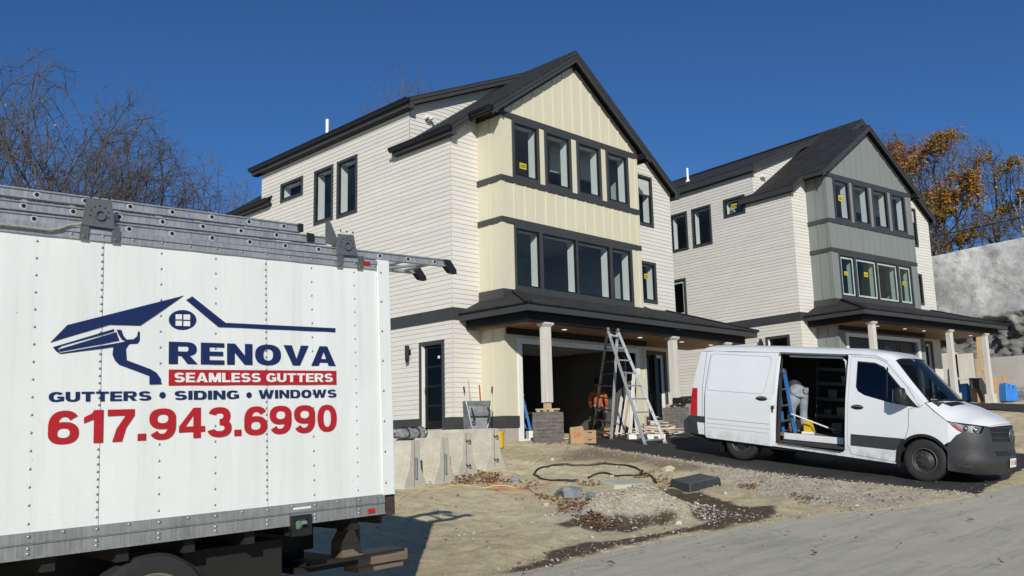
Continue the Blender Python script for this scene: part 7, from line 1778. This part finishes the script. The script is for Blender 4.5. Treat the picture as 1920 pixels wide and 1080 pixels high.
def leaf_litter(name, label, pts, rr, mats):
    X = np.array([p[0] for p in pts]); Y = np.array([p[1] for p in pts]); Z = np.maximum(ground_z(X, Y), np.where(paved_mask(X, Y) < -0.1, gz(X, Y)+0.01, -99)); b = MB()
    for x, y, z in zip(X, Y, Z):
        s = rr.uniform(.016, .042); t = rr.uniform(0, 6.28); c_, q_ = math.cos(t), math.sin(t); cu = rr.uniform(-.3, .9)*s; tl = rr.uniform(-.4, .4)*s; zz = z+0.01+rr.random()*0.035
        L = lambda u, v, h: (x+u*c_-v*q_, y+u*q_+v*c_, zz+h)
        b.add([L(-s, 0, cu*.6), L(-s*.2, -s*.55, cu*.2+tl), L(s, 0, cu), L(-s*.1, s*.5, cu*.3-tl), L(0, 0, -s*.15)], [(0, 1, 4), (1, 2, 4), (2, 3, 4), (3, 0, 4)], rr.randrange(len(mats)))
    return tag(b.build(name, mats, fix=False), label, 'leaves', kind='stuff')
for nm, c_ in (('leaf1', (0.165, 0.070, 0.038)), ('leaf2', (0.22, 0.11, 0.06)), ('leaf3', (0.13, 0.055, 0.03)), ('leaf4', (0.29, 0.18, 0.10))): M[nm] = simple(nm.replace('leaf', 'dry_leaf_'), c_, 0.8, var=0.2)
LEAFP = [[(850, 888), (905, 886), (945, 890), (930, 904), (880, 908), (845, 910)], [(1046, 935), (1085, 938), (1125, 945), (1110, 970), (1080, 978), (1045, 965)], [(1225, 896), (1262, 893), (1256, 925), (1228, 925)], [(1110, 978), (1170, 984), (1130, 990), (1080, 984)], [(1080, 905), (1125, 903), (1130, 912), (1090, 912)], [(1384, 914), (1424, 912), (1415, 923), (1388, 922)], [(1485, 930), (1540, 935), (1520, 945), (1480, 942)], [(1185, 885), (1230, 886), (1225, 900), (1190, 895)], [(900, 898), (1010, 902), (1005, 912), (905, 910)], [(1000, 925), (1050, 935), (1040, 942), (1010, 936)]]
lp = []
for q, n in zip(LEAFP, (420, 400, 70, 170, 60, 60, 60, 70, 110, 50)): lp += [tuple(on_ground(*p)[:2]) for p in scatter_px([q], n, rr)]
for _ in range(240): lp.append((rr.uniform(-9, 3), rr.uniform(-13, -3)))
leaf_litter('dry_leaves', 'drifts of dry reddish-brown leaves on the sand around barriers and stones', lp, rr, ['leaf1', 'leaf2', 'leaf3', 'leaf4'])
rl = [tuple(on_ground(*p)[:2]) for p in ((1600, 957), (1530, 1040), (1145, 1060), (1148, 1062), (1755, 1004), (1820, 978), (1823, 979), (1604, 958), (1310, 1002), (1360, 1035), (1690, 1027), (1240, 1020), (1875, 1060))]
leaf_litter('road_leaves', 'few dry leaves lying on the grey road', [(x+rr.uniform(-.03, .03), y+rr.uniform(-.03, .03)) for x, y in rl for _ in range(2)], rr, ['leaf3', 'leaf2'])
# ------------------------------------------------------------------ beyond the houses: retaining wall, rock face, fence, trees
XW = 32.0
M['wallconc'] = simple('cast_concrete', (0.37, 0.36, 0.335), 0.9, var=0.16, vs=0.8, bs=0.25, bscale=14)
RWL = thing('retaining_wall', 'cast concrete retaining wall below the rock face right of the grey house', 'wall', (XW, 0, 0))
b = MB()
k = 0
for y0 in np.arange(-14, 30, 2.4):
    for z0, z1 in ((0.6, 2.05), (2.06, 3.55)):
        b.box(0.0+0.004*(k % 3), 0.4, y0+0.012, y0+2.388, z0, z1); k += 1
b.box(0.03, 0.39, -14, 30, 0.5, 3.54)
b.build('panel', 'wallconc', RWL, bevel=0.008)
def rockmat():
    mt, n, b = newmat('sprayed_concrete_and_ledge')
    v = tco(n); vs = tco(n, (1, 0.35, 1))
    f = noise(n, v, 0.35, 8, 0.65); g = noise(n, vs, 1.6, 8, 0.7); h = noise(n, v, 7, 6, 0.7)
    sh = ramp(n, f, [(0.34, (0.23, 0.235, 0.23)), (0.50, (0.42, 0.425, 0.41)), (0.66, (0.64, 0.64, 0.62))])  # pale stops put sunlit whites into the sprayed concrete's colour
    sh2 = mix(n, 0.6, sh.outputs[0], ramp(n, g, [(0.3, (0.6, 0.6, 0.6)), (0.6, (1.1, 1.1, 1.1))]).outputs[0], 'MULTIPLY')
    rk = ramp(n, g, [(0.3, (0.05, 0.05, 0.05)), (0.52, (0.17, 0.168, 0.16)), (0.72, (0.36, 0.35, 0.33))])  # black crevices and sunlit faces of the ledge put into its colour
    a = N(n, "ShaderNodeAttribute", attribute_name='ledge')
    n.links.new(mix(n, a.outputs['Fac'], sh2, rk.outputs[0]), b.inputs['Base Color']); b.inputs['Roughness'].default_value = 0.95; b.inputs['Specular IOR Level'].default_value = 0.2
    ad = N(n, "ShaderNodeMath", operation='MULTIPLY_ADD'); n.links.new(h, ad.inputs[0]); ad.inputs[1].default_value = 0.5; n.links.new(g, ad.inputs[2])
    bump(n, b, ad.outputs[0], 0.7, 0.15)
    return mt
def z_top(y): return 9.42-0.045*(y+1)+(vnoise(np.asarray(y)*0.5, np.zeros(np.shape(y)), 8)-0.5)*0.25
ys = np.arange(-15, 26, 0.1); tt = np.linspace(0, 1, 90)
Yg, Tg = np.meshgrid(ys, tt); ZT = z_top(Yg); Zg = 3.3+(ZT-3.3)*Tg
edge = 5.75-0.06*(Yg+3)+(fbm(Yg*0.5, Zg*0.2, 33)-0.5)*0.9
led = np.clip((edge-Zg)/0.25+0.5, 0, 1)
n1 = fbm(Yg*0.45+3, Zg*0.45, 41, 5)-0.5; rg = np.abs(fbm(Yg*0.9, Zg*0.6, 57, 5)-0.48)*2
strat = np.abs(((Zg*0.9+Yg*0.55+n1*2.0) % 1.0)-0.5)
ca_ = np.floor((Zg*1.0+Yg*0.75)*1.1+n1*2.2).astype(int); cb_ = np.floor((Yg*0.9-Zg*0.7)*0.9+n1*1.6+3).astype(int); cc_ = np.floor((Zg*2.3+Yg*0.9)*1.3+n1*3).astype(int)
hs_ = lambda i, j, s: ((np.abs((i*73856093) ^ (j*19349663) ^ (s*83492791)) % 997)/997.0)-0.5
blk = hs_(ca_, cb_, 1)*0.9+hs_(cc_, cb_, 2)*0.35
Xg = XW+0.42+0.22*(Zg-3.3)+n1*0.9*(1-led*0.2)+led*(0.55-0.5*rg-0.35*strat+blk*0.9+(fbm(Yg*2.2, Zg*2.2, 91, 5)-0.5)*1.1)-(1-led)*0.25*np.exp(-((Zg-edge-0.2)/0.35)**2)
me = bpy.data.meshes.new('rock_face'); vv = np.stack([Xg, Yg, Zg], -1).reshape(-1, 3); ny, nx = Xg.shape; ii = np.arange(nx*ny).reshape(ny, nx)
qd = np.stack([ii[:-1, :-1], ii[:-1, 1:], ii[1:, 1:], ii[1:, :-1]], -1).reshape(-1, 4)
me.from_pydata(vv.tolist(), [], qd.tolist()); me.polygons.foreach_set('use_smooth', [True]*len(me.polygons)); at_ = me.attributes.new('ledge', 'FLOAT', 'POINT'); at_.data.foreach_set('value', led.reshape(-1).astype(np.float32)); me.materials.append(rockmat())
o = bpy.data.objects.new('rock_face', me); COL.objects.link(o); tag(o, kind='structure')
M['hillsoil'] = simple('leafy_hill_soil', (0.16, 0.12, 0.075), 0.95, var=0.3, vs=0.5)
def hz(x, y): return z_top(y)-0.08+np.clip(x-34.2, 0, 80)*0.045+(fbm(x*0.2, y*0.2, 12)-0.5)*0.5*np.clip((x-34.5)/4, 0, 1)
tag(grid('hill', np.concatenate([[34.15], np.arange(35, 100, 2.0)]), np.arange(-15, 60, 2.0), hz, M['hillsoil']), kind='structure')
# chain-link fence along the top of the face
FN = thing('chain_link_fence', 'black chain-link fence along the top of the rock face', 'fence', (0, 0, 0)); FH = 1.25; FX = 34.35
fz = lambda y: float(z_top(np.array([y]))[0])-0.08
fys = [v for v in np.arange(-9.9, 12, 2.55)]
for y in fys:
    b = MB(); b.lathe([(0.035, 0), (0.035, FH+0.06)], (FX, y, fz(y)-0.05), 'z', 8); b.build('post', 'black', FN)
b = MB(); b.tube([(FX, y, fz(y)+FH) for y in np.arange(-9.9, 11, 0.85)], 0.026, 6); b.build('top_rail', 'black', FN)
b = MB()
y = -9.9
while y < 9.5:
    for s in (1, -1):
        y1 = y+s*FH
        if -9.9 <= y1 <= 10.7: b.bar((FX, y, fz(y)), (FX, y1, fz(y1)+FH), 0.006, 0.006)
    y += 0.12
tag(b.build('wire_mesh', 'black', FN), kind='stuff')
# blue chambers, boards and a jacket left by the last column
M['bluetarp'] = simple('blue_plastic', (0.03, 0.20, 0.60), 0.45, var=0.12)
def far_px(px, py, X): q = at_X(px, py, X); return Vector((q[0], q[1], float(gz(q[0], q[1]))))
def chamber_stack(label, px, X, n):
    p = far_px(px, 752, X); t = thing('drainage_chamber', label, 'chamber', p, rad(-25), 'stacks of blue drainage chambers')
    for k in range(n):
        b = MB(); x0 = -0.30+k*0.22; prof = [(-0.16, 0), (-0.14, 0.35), (-0.10, 0.66), (-0.04, 0.78), (0.04, 0.78), (0.10, 0.66), (0.14, 0.35), (0.16, 0)]
        b.prism([(x0+u*0.85, v*(1-0.06*k)) for u, v in prof], lambda u, v, d: (u, d, v), -0.38, 0.38); b.build('chamber', 'bluetarp', t, bevel=0.03)
    return t
chamber_stack('stack of blue plastic drainage chambers right of the last porch column', 1888, 27.3, 3)
chamber_stack('stack of blue plastic drainage chambers behind the windscreen of the van', 1815, 27.0, 3)
p = far_px(1858, 757, 26.6); t = thing('cardboard_sheet', 'large sheet of cardboard propped behind the last porch column', 'cardboard', p, rad(-40)); b = MB(); b.box(-0.85, 0.55, 0.0, 0.02, 0.0, 1.05); b.box(0.56, 0.80, -0.15, -0.13, 0, 1.15); b.build('sheet', 'kraft', t)
p = far_px(1843, 757, 26.2); t = thing('jacket', 'black jacket hung over the cardboard behind the last porch column', 'jacket', p, rad(-40)); b = MB()
pr = [(-0.55, 0.90), (-0.30, 1.02), (0.0, 1.05), (0.30, 0.45), (0.22, 0.02), (-0.02, 0.05), (-0.12, 0.55), (-0.3, 0.62), (-0.5, 0.55)]; b.prism(pr, lambda u, v, d: (u+0.03*math.sin(9*v), d+0.03*math.sin(7*u), v), -0.14, -0.04); b.build('cloth', 'darkshirt', t, bevel=0.02)
p = at_X(1839, 740, 29.5); pt = at_X(1835, 628, 29.5); t = thing('timber_post', 'tall raw timber post standing in front of the retaining wall', 'post', (p[0], p[1], float(gz(p[0], p[1])))); b = MB(); b.bar((0, 0, -0.1), (0, pt[1]-p[1], pt[2]-float(gz(p[0], p[1]))), 0.17, 0.17, up=(0, 1, 0)); b.build('shaft', 'lumber', t); b = MB(); b.bar((-0.02, -0.9, 0), (0.0, -0.1, 1.6), 0.06, 0.06); b.build('brace', 'lumber', t)
for k, (px, hh, lab) in enumerate(((1783, 2.6, 'pale formwork panel leaning on the retaining wall beside the porch'), (1812, 2.5, 'wide pale formwork panel leaning on the retaining wall'))):
    q = at_X(px, 745, 31.5); t = thing('formwork_panel', lab, 'panel', (31.55, q[1], 1.3), rad(-90)); b = MB(); b.box(-0.55-0.1*k, 0.5, -0.08, 0.0, 0.0, hh); b.build('board', 'column', t)
    b = MB(); b.box(-0.5, 0.45, -0.10, -0.081, hh*0.5, hh*0.5+0.1); b.build('rib', 'column', t)
p = far_px(1906, 755, 27.6); t = thing('wire_crate', 'low galvanised wire crate at the right beyond the blue chambers', 'crate', p, rad(-30)); b = MB()
for k in range(12): b.bar((-0.5+k*0.1, 0, 0), (-0.5+k*0.1, 0, 0.55), 0.02, 0.02)
for z in (0.02, 0.3, 0.55): b.bar((-0.52, 0, z), (0.62, 0, z), 0.025, 0.025)
b.box(-0.5, 0.6, 0.15, 0.5, 0.0, 0.45); b.build('mesh', 'pipegrey', t)

# ---- trees
M['bark'] = simple('grey_brown_bark', (0.10, 0.085, 0.068), 0.9, var=0.3, vs=4, bs=0.4, bscale=12)
M['twig'] = simple('twig_bark', (0.066, 0.059, 0.052), 0.9, var=0.2)
M['twigred'] = simple('reddish_twigs', (0.095, 0.074, 0.062), 0.9, var=0.2)
M['birch'] = simple('pale_bark', (0.30, 0.28, 0.25), 0.85, var=0.35, vs=6)
for nm, c_ in (('fall1', (0.42, 0.17, 0.022)), ('fall2', (0.46, 0.25, 0.035)), ('fall3', (0.26, 0.13, 0.03)), ('fall4', (0.26, 0.22, 0.045)), ('fall5', (0.10, 0.065, 0.03))):
    mt, n_, bs = newmat('autumn_leaf_'+nm[-1]); M[nm] = mt; c_ = tuple(min(1, q*1.15) for q in c_); bs.inputs['Base Color'].default_value = (*c_, 1); bs.inputs['Roughness'].default_value = 0.7; ts = n_.nodes.new('ShaderNodeBsdfTranslucent'); ts.inputs[0].default_value = (*c_, 1); mxs = n_.nodes.new('ShaderNodeMixShader'); mxs.inputs[0].default_value = 0.35; n_.links.new(bs.outputs[0], mxs.inputs[1]); n_.links.new(ts.outputs[0], mxs.inputs[2]); n_.links.new(mxs.outputs[0], n_.nodes['Material Output'].inputs[0])
def tree(name, label, base, height, seed, width=0.36, stems=1, z0=0.28, pts=900, leaves=0, leafmats=('fall1',), leafs=0.08, clump=0.5, twigmat='twig', bark='bark', group='bare autumn trees', lean=(0, 0), tip=0.011, twigs=3, twig_len=0.055, leaf_lo=0.0, leaf_hi=1.0, top=1.0, res=56):
    """branches grown towards points spread through the crown, thickened from the tips down"""
    rg = np.random.default_rng(seed); rr = random.Random(seed); H = height
    # attraction points inside an uneven egg-shaped crown
    A = []
    while len(A) < pts:
        q = rg.uniform(-1, 1, (pts, 3)); q = q[(q**2).sum(1) < 1]
        sh = 1-0.35*np.clip(q[:, 2], 0, 1)**1.5*top
        ang = np.arctan2(q[:, 1], q[:, 0]); bump_ = 1+0.18*np.sin(3*ang+seed)+0.12*np.sin(5*ang+2*seed+3*q[:, 2])
        zc = z0+(1-z0)*(q[:, 2]+1)/2
        p = np.stack([q[:, 0]*width*H*sh*bump_+lean[0]*H*zc, q[:, 1]*width*H*sh*bump_+lean[1]*H*zc, zc*H], 1)
        A += list(p[fbm(p[:, 0]*6/H+seed, p[:, 2]*7/H, seed, 2)+0.15*rg.random(len(p)) > 0.40])
    A = np.array(A[:pts]); D = H/res
    P = []; par = []
    for s in range(stems):
        a = 6.28*s/stems+rg.uniform(0, 1); d = np.array([math.cos(a)*0.16*(stems > 1)+lean[0], math.sin(a)*0.16*(stems > 1)+lean[1], 1.0]); d /= np.linalg.norm(d)
        q = np.array([math.cos(a), math.sin(a), 0])*0.012*H*(stems > 1)+np.array([0, 0, -0.3]); last = -1
        n0 = int((z0*H*1.12+0.3)/D)+1
        for k in range(n0):
            P.append(q.copy()); par.append(last); last = len(P)-1; d = d+rg.normal(0, 0.05, 3); d /= np.linalg.norm(d); q = q+d*D
    P = np.array(P); near = np.full(len(A), -1); nd = np.full(len(A), 1e9)
    def upd(i0):
        nonlocal near, nd
        if i0 >= len(P): return
        dd = np.sqrt(((A[:, None]-P[None, i0:])**2).sum(2)); j = dd.argmin(1); v = dd[np.arange(len(A)), j]; m = v < nd; nd[m] = v[m]; near[m] = j[m]+i0
    upd(0)
    for it in range(90):
        act = nd < D*(14 if it < 12 else 9)
        if not act.any(): break
        acc = {}
        for i in np.nonzero(act)[0]:
            v = A[i]-P[near[i]]; acc.setdefault(near[i], []).append(v/np.linalg.norm(v))
        new = []
        for k, vs in acc.items():
            v = np.mean(vs, 0)+np.array([0, 0, 0.12])+rg.normal(0, 0.08, 3); v /= np.linalg.norm(v)+1e-9; pd = P[k]-P[par[k]] if par[k] >= 0 else v; pd = pd/(np.linalg.norm(pd)+1e-9); v = v*0.55+pd*0.55*(v@pd > -0.2)+np.array([0, 0, 0.05]); v /= np.linalg.norm(v)+1e-9; new.append(P[k]+v*D); par.append(int(k))
        i0 = len(P); P = np.concatenate([P, np.array(new)]); upd(i0)
        keep = nd > D*1.6; A, near, nd = A[keep], near[keep], nd[keep]
        if len(A) == 0 or len(P) > 9000: break
    n = len(P); kids = [[] for _ in range(n)]
    for i, q in enumerate(par):
        if q >= 0: kids[q].append(i)
    r = np.zeros(n)
    for i in range(n-1, -1, -1): r[i] = tip if not kids[i] else (sum(r[k]**2.35 for k in kids[i]))**(1/2.35)
    kz = H/np.percentile(P[:, 2], 99.5); P = P*np.array([1, 1, kz])
    T = thing(name, label, 'tree', base, 0, group); tr = MB(); cr = MB(); tips = []
    def walk(i, start):
        path = ([start] if start is not None else [])+[i]; side = []
        while kids[i]:
            ks = sorted(kids[i], key=lambda k: -r[k]); side += [(k, i) for k in ks[1:]]; i = ks[0]; path.append(i)
        rs = [min(r[j], r[path[1]] if len(path) > 1 and jj == 0 and start is not None else 9) for jj, j in enumerate(path)]
        if len(path) > 1:
            big = [jj for jj in range(len(path)) if rs[jj] > tip*3.4]; kb = len(big)
            pt = [Vector(P[j]) for j in path]
            if kb >= 2: tr.tube(pt[:kb], rs[:kb], 7 if rs[0] > 0.08 else 5, cap=False)
            if kb < len(path)-0:
                k0 = max(0, kb-1)
                if len(path)-k0 >= 2: cr.tube(pt[k0:], rs[k0:-1]+[tip*0.6], 4 if rs[k0] > tip*2 else 3, cap=False)
        return side
    stack = [(i, None) for i in range(n) if par[i] < 0]
    while stack: stack += walk(*stack.pop())
    for i in range(n):
        if r[i] < tip*2.2:
            tips.append(Vector(P[i])); d0 = Vector(P[i]-P[par[i]]) if par[i] >= 0 else Vector((0, 0, 1)); d0 = d0.normalized() if d0.length > 0 else Vector((0, 0, 1))
            for _ in range(twigs if not kids[i] else (1 if rr.random() < 0.6 else 0)):
                d = (d0+Vector((rr.gauss(0, .6), rr.gauss(0, .6), rr.gauss(.25, .5)))).normalized(); L = H*twig_len*rr.uniform(.5, 1.3); p0 = Vector(P[i]); p1 = p0+d*L*.5; p2 = p1+(d+Vector((rr.gauss(0, .25), rr.gauss(0, .25), .15))).normalized()*L*.5
                cr.tube([p0, p1, p2], [tip*0.62, tip*0.5, tip*0.34], 3, cap=False); tips.append(p2); tips.append(p1)
    tr.build('trunk', bark, T, smooth=60); cr.build('crown', twigmat, T)
    if leaves:
        lf = MB(); zt = max(p.z for p in tips); cl = [p for p in tips if leaf_lo <= p.z/zt <= leaf_hi]
        w_ = [max(0.02, (float(fbm(np.array([p.x*5/H+seed]), np.array([p.z*6/H+p.y*3/H]), seed+9, 2)[0])-0.36)*4)**2 if clump else 1.0 for p in cl]
        for c in rr.choices(cl, w_, k=leaves):
            sg = H*0.010; p = c+Vector((rr.gauss(0, sg), rr.gauss(0, sg), rr.gauss(0, sg))); s = leafs*rr.uniform(.6, 1.3); u = Vector((rr.gauss(0, 1), rr.gauss(0, 1), rr.gauss(0, 1))).normalized(); v = u.orthogonal().normalized()*s*.7; u = u*s
            lf.add([p-u, p+v*0.9, p+u, p-v], [(0, 1, 2, 3)], rr.randrange(len(leafmats)))
        lf.build('foliage', list(leafmats), T, fix=False)
    return T
def tree_at(px, depth, py_top, zb=None):
    p = at_depth(px, 500, depth); g = zb if zb is not None else float(gz(p[0], p[1])); top = at_depth(px, py_top, depth); return Vector((p[0], p[1], g)), (top[2]-g)
LT = [(84, 42, 120, 5, 'big bare multi-stemmed tree with a few yellow leaves at the left edge behind the truck', dict(stems=5, width=.32, z0=.30, pts=3600, res=74, lean=(.0, -.0), leaves=1300, leafmats=('fall3', 'fall5', 'fall4', 'fall5'), leafs=.07, tip=.014)),
      (-95, 45, 150, 6, 'bare tree with brownish leaves partly out of view at the far left edge', dict(stems=3, width=.36, pts=2200, res=72, leaves=2200, leafmats=('fall3', 'fall5', 'fall2'), leafs=.08, tip=.014)),
      (185, 44, 232, 7, 'bare leaning tree with spreading fine branches right of the big one', dict(stems=2, width=.34, z0=.36, pts=1600, res=66, leaves=250, leafmats=('fall5', 'fall3'), leafs=.07, lean=(.10, .0), tip=.012)),
      (214, 46, 268, 8, 'slim pale-barked tree above the first ladder bracket', dict(stems=2, width=.22, z0=.4, pts=450, bark='birch', tip=.010)),
      (296, 47, 290, 9, 'gnarled bare tree with tangled twigs above the truck roof', dict(stems=1, width=.30, z0=.45, pts=700, twigmat='twigred', twigs=5, lean=(.08, 0), tip=.011)),
      (352, 50, 338, 10, 'low bushy bare tree just left of the eave of the cream house', dict(stems=3, width=.34, z0=.4, pts=600, twigmat='twigred', twigs=4, tip=.010)),
      (412, 52, 352, 11, 'thin bare sapling beside the eave of the cream house', dict(stems=2, width=.22, z0=.4, pts=260, tip=.009))]
for px, dp, pt, sd_, lab, kw in LT:
    b_, h_ = tree_at(px, dp, pt); tree('bare_tree', lab, b_, h_, sd_, **kw)
b_, h_ = tree_at(764, 62, 134); tree('bare_tree', 'bare treetop showing above the roof of the cream house', b_, h_, 12, stems=3, width=.15, z0=.5, pts=1300, twigmat='twigred', twigs=4, tip=.014)
RT = [(1668, 62, 238, 21, 'tree with orange leaves just right of the grey gable', dict(stems=2, width=.30, z0=.1, pts=1000, leaves=9000, leafmats=('fall1', 'fall2', 'fall1', 'fall1'), twigmat='twigred', leafs=.095)),
      (1728, 60, 250, 22, 'tall bare reddish tree between the orange tree and the big mottled tree', dict(stems=3, width=.26, z0=.15, pts=900, leaves=2200, leafmats=('fall1', 'fall3', 'fall5'), twigmat='twigred', twigs=5, leafs=.085, leaf_hi=.75)),
      (1796, 56, 242, 23, 'tall forked tree with rust twigs above and yellow leaves below', dict(stems=2, width=.34, z0=.22, pts=1400, leaves=9500, leafmats=('fall2', 'fall3', 'fall1', 'fall4'), twigmat='twigred', twigs=4, leafs=.085)),
      (1752, 52, 378, 24, 'low yellow-green leafy tree behind the fence beside the grey house', dict(stems=3, width=.55, z0=.05, pts=600, leaves=7000, leafmats=('fall4', 'fall2', 'fall4', 'fall3'), leafs=.075)),
      (1874, 58, 258, 25, 'bare slender grey tree behind the fence near the right edge', dict(stems=1, width=.22, z0=.12, pts=1100, twigs=4, tip=.012)),
      (1926, 56, 290, 26, 'pale tree with sparse yellow leaves at the right edge', dict(stems=1, width=.26, z0=.2, pts=700, leaves=3000, leafmats=('fall2', 'fall4'), bark='birch', leafs=.085)),
      (1850, 54, 395, 27, 'low thorny bare bush behind the fence', dict(stems=5, width=.7, z0=.05, pts=600, leaves=300, leafmats=('fall3',), twigmat='twigred', twigs=4))]
for px, dp, pt, sd_, lab, kw in RT:
    p = at_depth(px, 440, dp); zb = float(hz(np.array([p[0]]), np.array([p[1]]))[0]) if p[0] > 33.5 else 9.3
    b_, h_ = tree_at(px, dp, pt, zb); tree('autumn_tree' if kw.get('leaves', 0) > 500 else 'bare_tree', lab, b_, h_, sd_, group='autumn trees on the hill', **kw)
